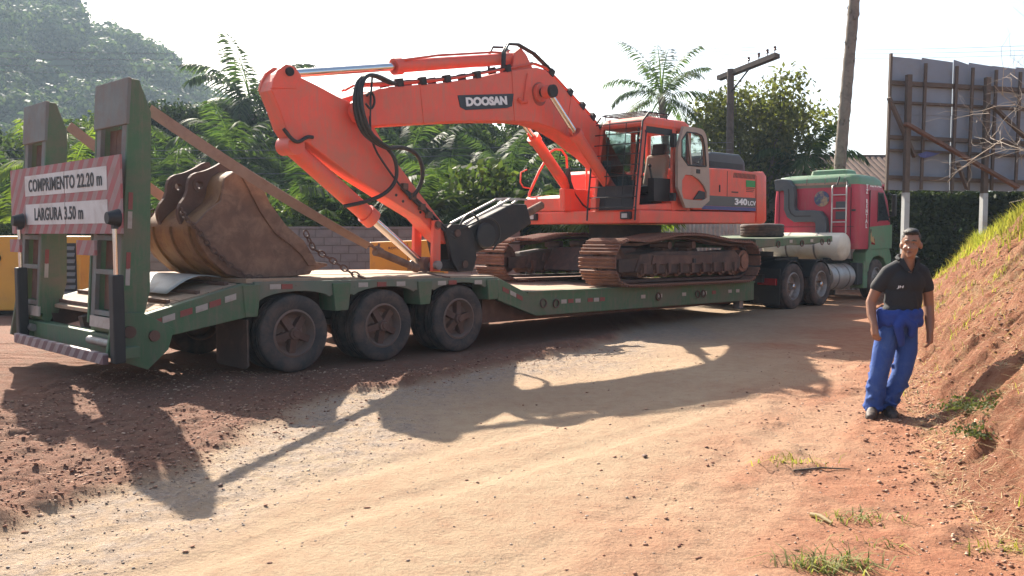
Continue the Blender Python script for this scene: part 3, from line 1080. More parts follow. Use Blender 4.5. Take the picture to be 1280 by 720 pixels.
for v0, v1 in ((0.02, 0.90), (2.44, 3.26)):
    fr = MB()
    # two tapered side plates
    for a in (v0, v1 - 0.05):
        prof = [(0.0, -0.02), (2.30, 0.0), (2.62, 0.02), (2.62, 0.10), (2.3, 0.24), (0.4, 0.30), (0.0, 0.22)]
        n0 = len(fr.v)
        vs = [ramp_pt(a, w, d) for w, d in prof] + [ramp_pt(a + 0.05, w, d) for w, d in prof]
        k = len(prof)
        fr.add(vs, [tuple(range(k)), tuple(range(2 * k - 1, k - 1, -1))] + [(i, k + i, k + (i + 1) % k, (i + 1) % k) for i in range(k)])
    base = tr.part(fr, "ramp", M["green"], bev=0.01)
    g = MB()
    rbox(g, v0 + 0.05, v0 + 0.16, 0.0, 2.28, 0.0, 0.05)
    rbox(g, v1 - 0.16, v1 - 0.05, 0.0, 2.28, 0.0, 0.05)
    tr.part(g, "stile", M["ramp_grey"], base, bev=0.006)
    top = MB()
    rbox(top, v0, v1, 2.14, 2.63, -0.02, 0.02)
    tr.part(top, "ramp_tip", M["ramp_grey"], base, bev=0.008)
    for w in (1.78, 1.35, 0.92, 0.55, 0.10):
        r_ = MB()
        rbox(r_, v0 + 0.16, v1 - 0.16, w, w + 0.055, 0.0, 0.06)
        tr.part(r_, "rung", M["ramp_grey"], base, bev=0.005)
    for i in range(3):
        wv = v0 + 0.165 + i * (v1 - v0 - 0.33) / 3
        for w0, w1 in ((0.16, 0.55), (0.61, 0.92), (0.98, 1.35), (1.84, 2.13)):
            bd = MB()
            rbox(bd, wv + 0.005, wv + (v1 - v0 - 0.33) / 3 - 0.005, w0, w1, 0.10, 0.13)
            tr.part(bd, "ramp_board", M["wood_dark"], base)
    bt_ = MB()
    rbox(bt_, v0 - 0.01, v1 - 0.1, -0.03, 0.09, -0.025, -0.002)
    tr.part(bt_, "ramp_foot_plate", M["reflector_white"], base)
    for (w, cc) in ((0.45, 'w'), (0.62, 'r'), (1.05, 'w'), (1.25, 'r')):
        rr = MB()
        rbox(rr, v0 - 0.006, v0, w, w + 0.18, 0.03, 0.075)
        tr.part(rr, "reflector", M["reflector_white" if cc == 'w' else "reflector_red"], base)
    # hinge and spring roll under the ramp
    tr.part(MB().cyl((-2.02, v0, 0.66), (-2.02, v1, 0.66), 0.06), "hinge_tube", M["green"], smooth=40)
    tr.part(MB().cyl((-2.13, v0 + 0.15, 0.52), (-2.13, v1 - 0.1, 0.52), 0.045), "spring_roll", M["rim_steel"], smooth=40)
# hinge lugs and pin bosses
for v in (-0.05, TW - 0.02):
    tr.part(MB().prism([(-2.28, 0.42), (-2.2, 0.86), (-1.9, 0.86), (-1.55, 0.66), (-1.62, 0.44), (-1.85, 0.24)], v, v + 0.05), "hinge_lug", M["green"], bev=0.008)
    tr.part(MB().cyl((-1.78, v - 0.025, 0.60), (-1.78, v + 0.08, 0.60), 0.06).cyl((-2.04, v - 0.025, 0.66), (-2.04, v + 0.08, 0.66), 0.065), "pin_boss", M["rust_dark"], smooth=40)
# rear bumper, its posts, and the ramp jacks on them
for v in (-0.17, 2.75):
    tr.part(MB().box((-2.27, v - 0.06, 0.36), (-2.15, v + 0.06, 1.27)), "bumper_post", M["black"], bev=0.015)
    tr.part(MB().cyl((-2.21, v, 1.27), (-2.21, v, 1.76), 0.024), "jack_rod", M["chrome"], smooth=40)
    tr.part(MB().box((-2.25, v - 0.05, 0.40), (-2.0, v + 0.05, 0.52)), "bumper_arm", M["green"], bev=0.01)
    tr.part(MB().cyl((-2.29, v, 1.85), (-2.17, v, 1.85), 0.06, 0.095, 18).box((-2.235, v - 0.035, 1.74), (-2.185, v + 0.035, 1.80)), "rear_lamp", M["black"], smooth=40)
tr.part(MB().box((-2.335, -0.09, 0.345), (-2.275, 2.68, 0.46)), "bumper", M["bumper_stripes"], bev=0.008)
for v, w in ((0.55, 0.5), (2.85, 0.36)):
    tr.part(MB().box((-2.24, v - w / 2, 1.46), (-2.21, v + w / 2, 1.62)), "warning_flag", M["sign_stripes"])

# ------------------------------------------------------------------ the over-size sign hung on the ramps
sg = Thing("load_sign", "striped wide-load sign lettered COMPRIMENTO 22.20 m, LARGURA 3.50 m on the ramps", "sign", (-2.14, 1.5, 1.68), T)
for v0, v1 in ((-0.16, 1.385), (1.40, 3.28)):
    sg.part(MB().box((-2.135, v0, 1.69), (-2.115, v1, 2.50)), "sign_board", M["sign_stripes"])
for z0, z1, nm in ((2.15, 2.40, 'a'), (1.80, 2.05, 'b')):
    sg.part(MB().box((-2.140, 0.18, z0), (-2.136, 1.384, z1)), "white_panel", M["white_paint"])
    sg.part(MB().box((-2.140, 1.402, z0), (-2.136, 2.72, z1)), "white_panel", M["white_paint"])
def sign_text(s, vc, zc, w, h):
    me = lay_text(text_mesh(s, 0.2, 0.001, 0.0045, spacing=1.06), (-2.1445, vc, zc), (0, -1, 0), (0, 0, 1), w, h)
    me.transform(Matrix.Translation(Vector(-sg.base)))
    mkobj("lettering", me, M["letter_black"], sg.o)


sign_text("COMPRIMENTO 22.20 m", 1.44, 2.275, 2.28, 0.155)
sign_text("LARGURA 3.50 m", 1.62, 1.925, 1.55, 0.155)
for v in (0.45, 2.7):
    for z in (1.78, 2.44):
        sg.part(MB().box((-2.116, v - 0.03, z - 0.03), (-2.02 + (z - 1.7) * 0.05, v + 0.03, z + 0.03)), "hanger", M["rust_dark"])

# ------------------------------------------------------------------ bucket lying on the rear deck
bk = Thing("excavator_bucket", "big rusty excavator bucket chained down on the rear deck behind the ramps", "bucket", (-0.3, 1.2, 1.13), T)
SP = [(-0.66, 2.35), (-0.52, 2.44), (-0.36, 2.41), (-0.22, 2.32), (-0.10, 2.06), (0.12, 1.79), (0.38, 1.59), (0.51, 1.41), (0.58, 1.27), (0.50, 1.17), (0.21, 1.15), (-0.45, 1.145), (-0.66, 1.21), (-0.88, 1.40), (-1.01, 1.62), (-1.03, 1.80), (-0.89, 1.95), (-0.71, 2.08)]
BV0, BV1 = 0.45, 1.95
for v in (BV0, BV1 - 0.05):
    bk.part(MB().prism(SP, v, v + 0.05), "side_plate", M["rust"], bev=0.012)
# cutting-edge strip on the near side plate and a stiffener ring
bk.part(MB().prism([(-0.50, 2.45), (-0.34, 2.42), (-0.20, 2.33), (-0.08, 2.07), (0.14, 1.80), (0.40, 1.60), (0.53, 1.41), (0.60, 1.27), (0.46, 1.28), (0.36, 1.42), (0.24, 1.52), (-0.02, 1.70), (-0.24, 2.0), (-0.38, 2.26)], BV0 - 0.03, BV0), "side_cutter", M["rust"], bev=0.01)
# curved shell along the back
back = SP[8:] + SP[:2]
sh = MB()
inn = []
for i, (u_, z_) in enumerate(back):
    cu, cz = -0.25, 1.75
    d = unit(V(u_ - cu, z_ - cz))
    inn.append((u_ - d[0] * 0.05, z_ - d[1] * 0.05))
prof = back + inn[::-1]
# smooth it by subdivision of the outline
def chaikin(p, it=2, closed=False):
    for _ in range(it):
        q = []
        n = len(p)
        for i in range(n if closed else n - 1):
            a, b = V(*p[i]), V(*p[(i + 1) % n])
            q += [tuple(a * .75 + b * .25), tuple(a * .25 + b * .75)]
        if not closed:
            q = [p[0]] + q + [p[-1]]
        p = q
    return p


bs = chaikin(back, 2)
bi = chaikin(inn, 2)
bk.part(MB().prism(bs + bi[::-1], BV0 + 0.05, BV1 - 0.05), "back_shell", M["rust_yellow"], smooth=45)
for vv in (0.62, 1.10, 1.58):
    wear = [(u_ + unit(V(u_ + 0.25, z_ - 1.75))[0] * 0.03, z_ + unit(V(u_ + 0.25, z_ - 1.75))[1] * 0.03) for u_, z_ in bs[8:30]]
    bk.part(MB().prism(wear + bs[8:30][::-1], vv, vv + 0.12), "wear_strap", M["rust_yellow"], smooth=45)
# mounting ears
EAR = [(-0.99, 1.76), (-1.05, 1.90), (-1.04, 2.02), (-0.93, 2.16), (-0.91, 2.34), (-0.84, 2.42), (-0.70, 2.45), (-0.55, 2.52), (-0.43, 2.60), (-0.33, 2.61), (-0.35, 2.46), (-0.50, 2.36), (-0.62, 2.12), (-0.74, 1.98), (-0.86, 1.86)]


def holed_plate(T_, name, mat, poly, holes, v0, v1, parent=None):
    bm = bmesh.new()
    edges = []
    for lp in [poly] + [[(c[0] + r * math.cos(t), c[1] + r * math.sin(t)) for t in np.linspace(0, 2 * math.pi, 13)[:-1]] for c, r in holes]:
        vs = [bm.verts.new((p[0] - T_.base[0], v0 - T_.base[1], p[1] - T_.base[2])) for p in lp]
        edges += [bm.edges.new((vs[i], vs[(i + 1) % len(vs)])) for i in range(len(vs))]
    bmesh.ops.triangle_fill(bm, use_beauty=True, edges=edges)
    ext = bmesh.ops.extrude_face_region(bm, geom=list(bm.faces))
    bmesh.ops.translate(bm, vec=(0, v1 - v0, 0), verts=[g for g in ext['geom'] if isinstance(g, bmesh.types.BMVert)])
    bmesh.ops.recalc_face_normals(bm, faces=bm.faces)
    me = bpy.data.meshes.new(name)
    bm.to_mesh(me)
    bm.free()
    return mkobj(name, me, mat, parent or T_.o)


for v in (0.86, 1.42):
    eo = holed_plate(bk, "ear", M["rust_dark"], chaikin(EAR, 1, True), [((-0.78, 2.28), 0.045)], v, v + 0.07)
    bk.part(MB().lathe([(0.046, -0.02), (0.085, -0.02), (0.085, 0.09), (0.046, 0.09)], (-0.78, v, 2.28), (0, 1, 0), 18, closed=True), "ear_boss", M["rust_dark"], eo, smooth=40)
bk.part(MB().prism([(-0.72, 2.10), (-0.66, 2.36), (-0.52, 2.45), (-0.40, 2.44), (-0.45, 2.36), (-0.60, 2.30)], 0.93, 1.42), "top_plate", M["rust_dark"], bev=0.01)
# lip and teeth
bk.part(MB().prism([(0.30, 1.15), (0.62, 1.24), (0.66, 1.28), (0.60, 1.32), (0.30, 1.22)], BV0 - 0.01, BV1 + 0.01), "lip", M["rust"], bev=0.01)
for k in range(5):
    vc = BV0 + 0.08 + k * (BV1 - BV0 - 0.16) / 4
    t = MB().hexa([(0.56, vc - 0.06, 1.21), (0.80, vc - 0.03, 1.27), (0.80, vc + 0.03, 1.27), (0.56, vc + 0.06, 1.21),
                   (0.54, vc - 0.06, 1.34), (0.80, vc - 0.03, 1.30), (0.80, vc + 0.03, 1.30), (0.54, vc + 0.06, 1.34)])
    bk.part(t, "tooth", M["rust"], bev=0.008)

# chains
def chain(name, label, path, link=0.075, group=None):
    t = Thing(name, label, "chain", path[-1], T, group)
    P = [V(*p) for p in path]
    L = [0]
    for a, b in zip(P[:-1], P[1:]):
        L.append(L[-1] + np.linalg.norm(b - a))
    n = int(L[-1] / (link * 0.72))
    mb = MB()
    for k in range(n):
        s = (k + 0.5) / n * L[-1]
        i = min(np.searchsorted(L, s) - 1, len(P) - 2)
        f = (s - L[i]) / (L[i + 1] - L[i])
        c = P[i] * (1 - f) + P[i + 1] * f
        d, sd_, u_ = basis(P[i + 1] - P[i])
        w = sd_ if k % 2 else u_
        pts = []
        for q in range(11):
            a = 2 * math.pi * q / 10
            pts.append(c + d * (link * 0.5 * math.cos(a)) + w * (link * 0.32 * math.sin(a)))
        mb.tube(pts, link * 0.10, 5, caps=False)
    me = mb.mesh(name, t.base, 60, recalc=False)
    o = mkobj("links", me, M["rust_dark"], t.o)
    return t


chain("load_chain", "rusty load chain from the bucket teeth down to the trailer deck", [(0.40, 0.40, 1.72), (0.52, 0.40, 1.50), (0.74, 0.34, 1.36), (0.95, 0.16, 1.17), (1.05, 0.03, 1.12)], 0.11)
chain("load_chain", "rusty load chain hanging over the side of the bucket from its ears", [(-1.02, 0.84, 1.98), (-1.07, 0.60, 1.86), (-1.04, 0.42, 1.76), (-0.88, 0.40, 1.52), (-0.66, 0.40, 1.33), (-0.45, 0.34, 1.17), (-0.2, 0.3, 1.155)], 0.09)
chain("load_chain", "rusty chain running down the curved back of the bucket to the deck", [(-1.06, 1.50, 1.98), (-1.09, 1.70, 1.82), (-1.12, 1.84, 1.66), (-1.35, 1.9, 1.28), (-1.5, 1.92, 0.95)], 0.09)

# a bent grey metal sheet under the bucket
sh_ = Thing("metal_sheet", "grey rounded metal sheet lying on the sloping tail under the bucket", "sheet", (-1.0, 1.0, 1.05), T)
mb = MB()
pts = []
for i in range(15):
    s = i / 14
    pts.append(s)
vs, fs = [], []
for i in range(15):
    for j in range(9):
        vv = 0.55 + 1.5 * i / 14
        half = 0.34 * math.sqrt(max(0.02, 1 - max(0, (i - 9) / 5.2) ** 2))
        uu = -1.02 + half * (j / 4 - 1)
        vs.append((uu, vv, ztail(uu) + 0.055 + 0.10 * math.sin(math.pi * j / 8)))
for i in range(14):
    for j in range(8):
        fs.append((i * 9 + j, i * 9 + j + 1, (i + 1) * 9 + j + 1, (i + 1) * 9 + j))
mb.add(vs, fs)
o = sh_.part(mb, "curved_plate", M["tarp"], smooth=60)
o.modifiers.new("thick", 'SOLIDIFY').thickness = 0.008

# ------------------------------------------------------------------ tie straps from the ramp tips
def strap(name, label, a, b, w0, tw0, tw1, n=24, sag=0.05, group=None):
    t = Thing(name, label, "strap", b, T, group)
    a, b = V(*a), V(*b)
    d, s, u_ = basis(b - a)
    vs = []
    for k in range(n + 1):
        f = k / n
        c = a + (b - a) * f - V(0, 0, sag * 4 * f * (1 - f))
        an = tw0 + (tw1 - tw0) * f
        w = (math.cos(an) * s + math.sin(an) * u_) * w0 / 2
        nn = (-math.sin(an) * s + math.cos(an) * u_) * 0.004
        vs += [c - w - nn, c + w - nn, c + w + nn, c - w + nn]
    fs = []
    for k in range(n):
        for i in range(4):
            fs.append((4 * k + i, 4 * k + (i + 1) % 4, 4 * k + 4 + (i + 1) % 4, 4 * k + 4 + i))
    fs += [(3, 2, 1, 0), (4 * n, 4 * n + 1, 4 * n + 2, 4 * n + 3)]
    o = mkobj("webbing", MB().add(vs, fs).mesh(name, t.base, 60), M["strap"], t.o)
    return t


A1 = (-1.66, 0.20, 3.03)
B1 = (1.26, 0.20, 1.52)
t = strap("tie_strap", "dusty webbing strap from the near ramp tip down past the bucket to a rusty tensioner", A1, B1, 0.125, R(90), R(30))
t2 = Thing("strap_tensioner", "rusty sleeve tensioner joining the dusty strap to the deck cable", "tensioner", (2.43, 0.12, 1.09), T)
mb = MB().cyl((1.42, 0.20, 1.44), (2.0, 0.18, 1.23), 0.055, 0.05, 12).cyl((1.36, 0.20, 1.465), (1.46, 0.20, 1.43), 0.075, 0.06, 10).cyl((1.94, 0.18, 1.25), (2.06, 0.18, 1.205), 0.065, 0.06, 10)
mb.tube([(1.24, 0.20, 1.53), (1.30, 0.20, 1.53), (1.38, 0.20, 1.46)], 0.02, 6).cyl((1.38, 0.20, 1.40), (1.42, 0.20, 1.56), 0.016)
t2.part(mb, "sleeve", M["rust"], smooth=40)
t2.part(MB().tube([(2.04, 0.18, 1.21), (2.25, 0.15, 1.13), (2.45, 0.06, 1.085), (2.5, -0.01, 1.075)], 0.013, 6), "cable", M["rust_dark"], smooth=60)
t3 = strap("tie_strap", "dusty webbing strap from the far ramp tip running down behind the bucket", (-1.66, 2.55, 3.05), (1.26, 2.70, 1.12), 0.125, R(90), R(40))
# ================================================================== EXCAVATOR on the low bed
ex = Thing("crawler_excavator", "orange crawler excavator lettered DOOSAN and 340LCV parked on the low-bed trailer", "excavator", (8.5, 1.55, 0.74), T)
OR, ORD = M["orange"], M["orange_dusty"]

# ------------------------------------------------------------------ tracks
def track_path(n=400):
    """closed path (u,z) of the pitch line, ordered over the top"""
    zb = lambda u: zlow(u) + 0.117
    pts = []
    ci, cs, r = (6.45, 1.195), (10.56, 1.13), 0.325
    # idler, from the bottom round the front to the top
    for k in range(24):
        t = -math.pi / 2 - math.pi * k / 23 * 0.97
        pts.append((ci[0] + r * math.cos(t), ci[1] + r * math.sin(t)))
    top = [(6.62, 1.505), (7.05, 1.492), (7.5, 1.545), (7.9, 1.595), (8.5, 1.61), (8.9, 1.59), (9.4, 1.535), (9.9, 1.475), (10.35, 1.455)]
    pts += top
    for k in range(24):
        t = math.pi / 2 - math.pi * k / 23
        pts.append((cs[0] + r * math.cos(t), cs[1] + r * math.sin(t)))
    pts += [(u, zb(u)) for u in np.linspace(10.25, 6.8, 12)]
    P = np.array(pts + [pts[0]])
    L = np.concatenate([[0], np.cumsum(np.hypot(*np.diff(P, axis=0).T))])
    return P, L


TP, TL = track_path()


def on_track(s):
    s = s % TL[-1]
    return V(np.interp(s, TL, TP[:, 0]), np.interp(s, TL, TP[:, 1]))


NSH = 50
PITCH = TL[-1] / NSH
SW = 0.80
# one shoe, local x along the path, y across, z outwards; three grousers
sm = MB().box((-PITCH * 0.49, 0, 0.0), (PITCH * 0.49, SW, 0.022))
for g in (-0.36, -0.02, 0.32):
    x = g * PITCH
    sm.hexa([(x - 0.016, 0, 0.022), (x + 0.016, 0, 0.022), (x + 0.016, SW, 0.022), (x - 0.016, SW, 0.022),
             (x - 0.008, 0.0, 0.052), (x + 0.008, 0.0, 0.052), (x + 0.008, SW, 0.052), (x - 0.008, SW, 0.052)])
SHOE = sm.mesh("track_shoe")
# idler, sprocket and roller shapes
IDL = [(0.29, -0.05), (0.272, -0.05), (0.272, -0.10), (0.25, -0.12), (0.21, -0.08), (0.12, -0.07), (0.11, -0.13), (0.0005, -0.13)]


def build_track(v0, near):
    vc = v0 + SW / 2
    # chain links as the track's own mesh
    mb = MB()
    for k in range(NSH):
        a = on_track((k + 0.02) * PITCH)
        b = on_track((k + 1.02) * PITCH)
        for dv in (-0.11, 0.11):
            d = b - a
            nrm = unit(V(-d[1], d[0]))
            off = -nrm * 0.045
            mb.bar((a[0] - off[0] * 0, vc + dv, a[1]), (b[0], vc + dv, b[1]), 0.045, 0.10, up=(0, 1, 0))
    tk = ex.part(mb, "track", M["track_dark"])
    for k in range(NSH):
        s = (k + 0.5) * PITCH
        a, b = on_track(s - PITCH * 0.45), on_track(s + PITCH * 0.45)
        c = (a + b) / 2
        d = unit(b - a)
        nrm = V(-d[1], d[0])          # outward (path runs clockwise over the top in u,z)
        ang = math.atan2(-d[1], d[0])
        o = mkobj("track_shoe", SHOE, M["track_steel"], tk)
        # x axis -> (d.u,0,d.z); z axis -> outward
        mx = Matrix(((d[0], 0, nrm[0], 0), (0, 1, 0, 0), (d[1], 0, nrm[1], 0), (0, 0, 0, 1)))
        off = nrm * 0.05
        mx.translation = Vector((c[0] + off[0] - ex.base[0], v0 - ex.base[1], c[1] + off[1] - ex.base[2]))
        o.matrix_local = mx
    # side frame
    fr = MB().prism([(6.85, 1.02), (7.0, 1.32), (7.6, 1.38), (9.6, 1.34), (10.2, 1.36), (10.45, 1.2), (10.4, 0.98), (9.9, 0.93), (7.2, 0.96)], vc - 0.24, vc + 0.24)
    f = ex.part(fr, "track_frame", M["track_dark"], bev=0.03)
    ex.part(MB().prism([(7.3, 1.14), (7.35, 1.30), (9.3, 1.28), (9.3, 1.10)], vc - 0.27, vc - 0.24), "cover_plate", M["rust_dark"], f, bev=0.01)
    ex.part(MB().box((8.60, vc - 0.30, 1.13), (8.68, vc - 0.27, 1.22)), "grease_port", M["black"], f)
    for k in range(9):
        uu = 7.05 + k * 0.385
        z = zlow(uu) + 0.117 + 0.055 + 0.10
        r_ = MB().lathe([(0.0005, -0.25), (0.06, -0.25), (0.065, -0.20), (0.10, -0.19), (0.10, -0.15), (0.085, -0.14), (0.085, 0.14), (0.10, 0.15), (0.10, 0.19), (0.065, 0.20), (0.06, 0.25), (0.0005, 0.25)], (uu, vc, z), (0, 1, 0), 18)
        ex.part(r_, "roller", M["rust"], f, smooth=40)
        ex.part(MB().prism([(uu - 0.05, z + 0.16), (uu + 0.05, z + 0.16), (uu + 0.03, z - 0.02), (uu - 0.03, z - 0.02)], vc - 0.30, vc - 0.24), "roller_bracket", M["rust_dark"], f)
    for uu, zz in ((7.95, 1.475), (8.75, 1.475)):
        ex.part(MB().cyl((uu, vc - 0.2, zz), (uu, vc + 0.2, zz), 0.07).box((uu - 0.08, vc - 0.1, 1.33), (uu + 0.08, vc + 0.1, 1.42)), "carrier_roller", M["rust_dark"], f, smooth=40)
    idm = MB().lathe(IDL + [], (6.45, vc, 1.195), (0, 1, 0), 32)
    idm.lathe([(r0, -h) for r0, h in IDL], (6.45, vc, 1.195), (0, 1, 0), 32)
    idm.lathe([(0.29, -0.05), (0.29, 0.05)], (6.45, vc, 1.195), (0, 1, 0), 32)
    ex.part(idm, "idler", M["rust_dark"], f, smooth=35)
    ex.part(MB().prism([(6.42, 1.24), (6.42, 1.02), (7.0, 1.02), (7.1, 1.26)], vc - 0.2, vc - 0.15), "idler_yoke", M["track_dark"], f, bev=0.01)
    sp = MB()
    pts = []
    for k in range(42):
        t = 2 * math.pi * k / 42
        rr = 0.30 if (k % 2 == 0) else 0.26
        pts.append((10.56 + rr * math.cos(t), 1.13 + rr * math.sin(t)))
    sp.prism(pts, vc - 0.04, vc + 0.04)
    sp.cyl((10.56, vc - 0.22, 1.13), (10.56, vc + 0.22, 1.13), 0.22, n=24).cyl((10.56, vc - 0.26, 1.13), (10.56, vc - 0.22, 1.13), 0.15, n=24)
    ex.part(sp, "sprocket", M["track_steel"], f, smooth=30)


build_track(-0.18, True)
build_track(2.48, False)
# car body and slew ring
mb = MB().prism([(7.3, 0.98), (7.6, 1.42), (9.6, 1.42), (9.9, 0.98)], 0.5, 2.6)
ex.part(mb, "car_body", M["track_dark"], bev=0.03)
ex.part(MB().cyl((8.6, 1.55, 1.40), (8.6, 1.55, 1.86), 0.72, n=40), "slew_ring", M["black_steel"], smooth=40)

# ------------------------------------------------------------------ upper structure
mb = MB().prism([(7.18, 1.875), (11.55, 1.905), (11.55, 2.145), (7.18, 2.115)], 0.15, 3.02)
ex.part(mb, "turntable", OR, bev=0.025)
# counterweight: rounded in plan
pl = [(11.30, 0.12), (11.55, 0.11), (11.78, 0.16), (11.90, 0.32), (11.98, 1.0), (12.0, 1.55), (11.98, 2.1), (11.90, 2.78), (11.78, 2.94), (11.55, 3.05), (11.30, 3.06)]
cw = MB()
n = len(pl)
lev = [(1.90, 0.97), (1.96, 1.0), (2.90, 0.985), (3.0, 0.94)]
vs = []
for z, k in lev:
    for (a, b) in pl:
        vs.append((11.3 + (a - 11.3) * (0.55 + 0.45 * k if z > 2.95 else 1) , 1.585 + (b - 1.585) * k, z + (0.02 if a > 11.6 else 0) - (0.05 if z > 2.95 and a > 11.8 else 0)))
fs = [tuple(range(n)), tuple(range(4 * n - 1, 3 * n - 1, -1))]
for l in range(3):
    for i in range(n):
        fs.append((l * n + i, (l + 1) * n + i, (l + 1) * n + (i + 1) % n, l * n + (i + 1) % n))
cw.add(vs, fs)
ex.part(cw, "counterweight", OR, smooth=38)
# left (near) side housing behind the cab
HS = [(8.92, 2.15), (11.28, 2.17), (11.28, 2.98), (10.2, 3.00), (9.2, 2.97), (8.92, 2.97)]
hs = ex.part(MB().prism(HS, 0.14, 1.28), "engine_housing", OR, bev=0.03)
ex.part(MB().prism([(9.2, 2.15), (11.28, 2.17), (11.28, 2.98), (9.2, 2.97)], 1.83, 3.0), "engine_housing", OR, bev=0.03)
ex.part(MB().prism([(9.5, 2.12), (11.28, 2.14), (11.28, 2.965), (9.5, 2.955)], 1.283, 1.827), "engine_cover", OR, bev=0.02)
# panel gaps, door handle, louvre slots
for uu in (10.12,):
    ex.part(MB().box((uu, 0.134, 2.20), (uu + 0.012, 0.141, 2.95)), "panel_gap", M["letter_brown"], hs)
ex.part(MB().box((9.82, 0.125, 2.52), (9.85, 0.141, 2.66)), "door_handle", M["black"], hs)
for k in range(17):
    uu = 10.36 + k * 0.052
    ex.part(MB().hexa([(uu, 0.134, 2.83), (uu + 0.026, 0.134, 2.83), (uu + 0.026, 0.142, 2.83), (uu, 0.142, 2.83), (uu + 0.02, 0.134, 2.93), (uu + 0.046, 0.134, 2.93), (uu + 0.046, 0.142, 2.93), (uu + 0.02, 0.142, 2.93)]), "louvre", M["letter_brown"], hs)
# stripe and lettering
ex.part(MB().box((9.20, 0.131, 2.24), (11.27, 0.1365, 2.44)), "stripe", M["stripe_grey"], hs)
ex.part(MB().box((9.20, 0.129, 2.165), (11.27, 0.1355, 2.235)), "stripe", M["stripe_blue"], hs)
ex.part(MB().box((10.86, 0.131, 2.66), (11.24, 0.1365, 2.80)), "sticker", M["sticker_green"], hs)


def ex_text(s, o, xd, yd, w, h, mat, parent, bold=0.0, shear=0.0, name="lettering"):
    me = lay_text(text_mesh(s, 0.2, 0.002, bold), o, xd, yd, w, h, shear)
    me.transform(Matrix.Translation(Vector(-ex.base)))
    return mkobj(name, me, mat, parent)


ex_text("340", (10.66, 0.127, 2.345), (1, 0, 0), (0, 0, 1), 0.50, 0.135, M["letter_white"], hs, 0.008)
ex_text("LCV", (11.10, 0.127, 2.325), (1, 0, 0), (0, 0, 1), 0.32, 0.095, M["letter_white"], hs, 0.006)
for k in range(3):
    ex.part(MB().box((10.88, 0.1325, 2.63 - k * 0.035), (11.22 - 0.03 * k, 0.1385, 2.645 - k * 0.035)), "small_print", M["letter_brown"], hs)
ex.part(MB().box((10.3, 0.1325, 2.52), (10.55, 0.1385, 2.55)), "small_print", M["letter_brown"], hs)
# engine hood on top
hd = MB().prism([(9.80, 2.975), (9.86, 3.28), (10.05, 3.36), (11.15, 3.37), (11.36, 3.24), (11.40, 2.99)], 0.45, 1.95)
ex.part(hd, "engine_hood", M["duct_grey"], bev=0.05)
ex.part(MB().box((9.95, 0.44, 3.05), (11.25, 0.451, 3.16)), "hood_grille", M["black"])
ex.part(MB().cyl((10.9, 2.2, 2.95), (10.9, 2.2, 3.5), 0.07).cyl((10.9, 2.2, 3.5), (11.0, 2.2, 3.56), 0.07), "exhaust_pipe", M["rust_dark"], smooth=40)
# right front: tool box, tank, handrails
ex.part(MB().prism([(7.20, 2.12), (7.20, 2.38), (7.30, 2.44), (8.40, 2.46), (8.40, 2.12)], 2.02, 3.02), "tool_box", OR, bev=0.03)
ex.part(MB().prism([(8.42, 2.12), (8.42, 2.92), (8.5, 2.98), (9.18, 2.98), (9.18, 2.12)], 1.90, 3.02), "fuel_tank", OR, bev=0.05)
rl = MB().tube([(7.28, 2.95, 2.15), (7.30, 2.97, 2.5), (7.60, 2.98, 2.95), (7.95, 2.98, 3.38), (8.10, 2.98, 3.44), (8.3, 2.98, 3.44), (8.42, 2.95, 3.3), (8.45, 2.95, 2.95)], 0.026, 8)
rl.tube([(7.34, 2.97, 2.6), (7.18, 3.02, 2.62), (7.12, 3.05, 2.72), (7.14, 3.05, 2.92), (7.26, 3.0, 2.98)], 0.016, 6)
ex.part(rl, "handrail", M["orange_dusty"], smooth=60)
ex.part(MB().tube([(8.05, 2.1, 2.45), (8.05, 2.1, 3.3), (8.2, 2.1, 3.35), (8.5, 2.1, 2.95)], 0.02, 7), "handrail", M["orange_dusty"], smooth=60)
# front face with work lamps
for v in (2.72, 0.42):
    l_ = ex.part(MB().box((7.10, v - 0.11, 1.95), (7.185, v + 0.11, 2.09)), "work_lamp", M["black"], bev=0.015)
    ex.part(MB().box((7.085, v - 0.06, 1.975), (7.101, v + 0.06, 2.055)), "lens", M["lamp_glass"], l_)
ex.part(MB().box((7.05, 1.05, 2.116), (7.5, 1.18, 2.35)).box((7.05, 1.82, 2.116), (7.9, 1.95, 2.55)), "boom_bracket", OR, bev=0.02)

# ------------------------------------------------------------------ cab
CF0, CF1 = 7.14, 7.38      # front sill and front top (u)
cab = MB().prism([(CF0, 2.115), (8.90, 2.14), (8.90, 2.30), (CF0 + 0.02, 2.20)], 0.22, 1.18)
cb = ex.part(cab, "cab", OR, bev=0.015)
# roof
rf = MB()
prof = [(CF1 - 0.04, 3.62), (CF1 - 0.02, 3.74), (CF1 + 0.14, 3.82), (8.70, 3.83), (8.86, 3.76), (8.92, 3.62)]
ex.part(MB().prism(prof, 0.20, 1.20), "cab_roof", OR, cb, bev=0.06)
# pillars
def pillar(a, b, w, d):
    return MB().bar(a, b, w, d, up=(1, 0, 0))


for v in (0.235, 1.165):
    ex.part(pillar((CF0 + 0.05, v, 2.12), (CF1 + 0.02, v, 3.66), 0.06, 0.10), "front_pillar", OR, cb, bev=0.012)
    ex.part(pillar((8.34, v, 2.12), (8.34, v, 3.68), 0.05, 0.12), "middle_pillar", OR, cb, bev=0.012)
    ex.part(pillar((8.84, v, 2.12), (8.84, v, 3.68), 0.06, 0.12), "rear_pillar", OR, cb, bev=0.012)
ex.part(MB().box((8.40, 0.215, 2.2), (8.80, 0.245, 2.9)), "rear_side_panel", OR, cb)
ex.part(MB().box((7.45, 0.22, 3.52), (8.30, 0.25, 3.66)), "door_header", M["black"], cb)
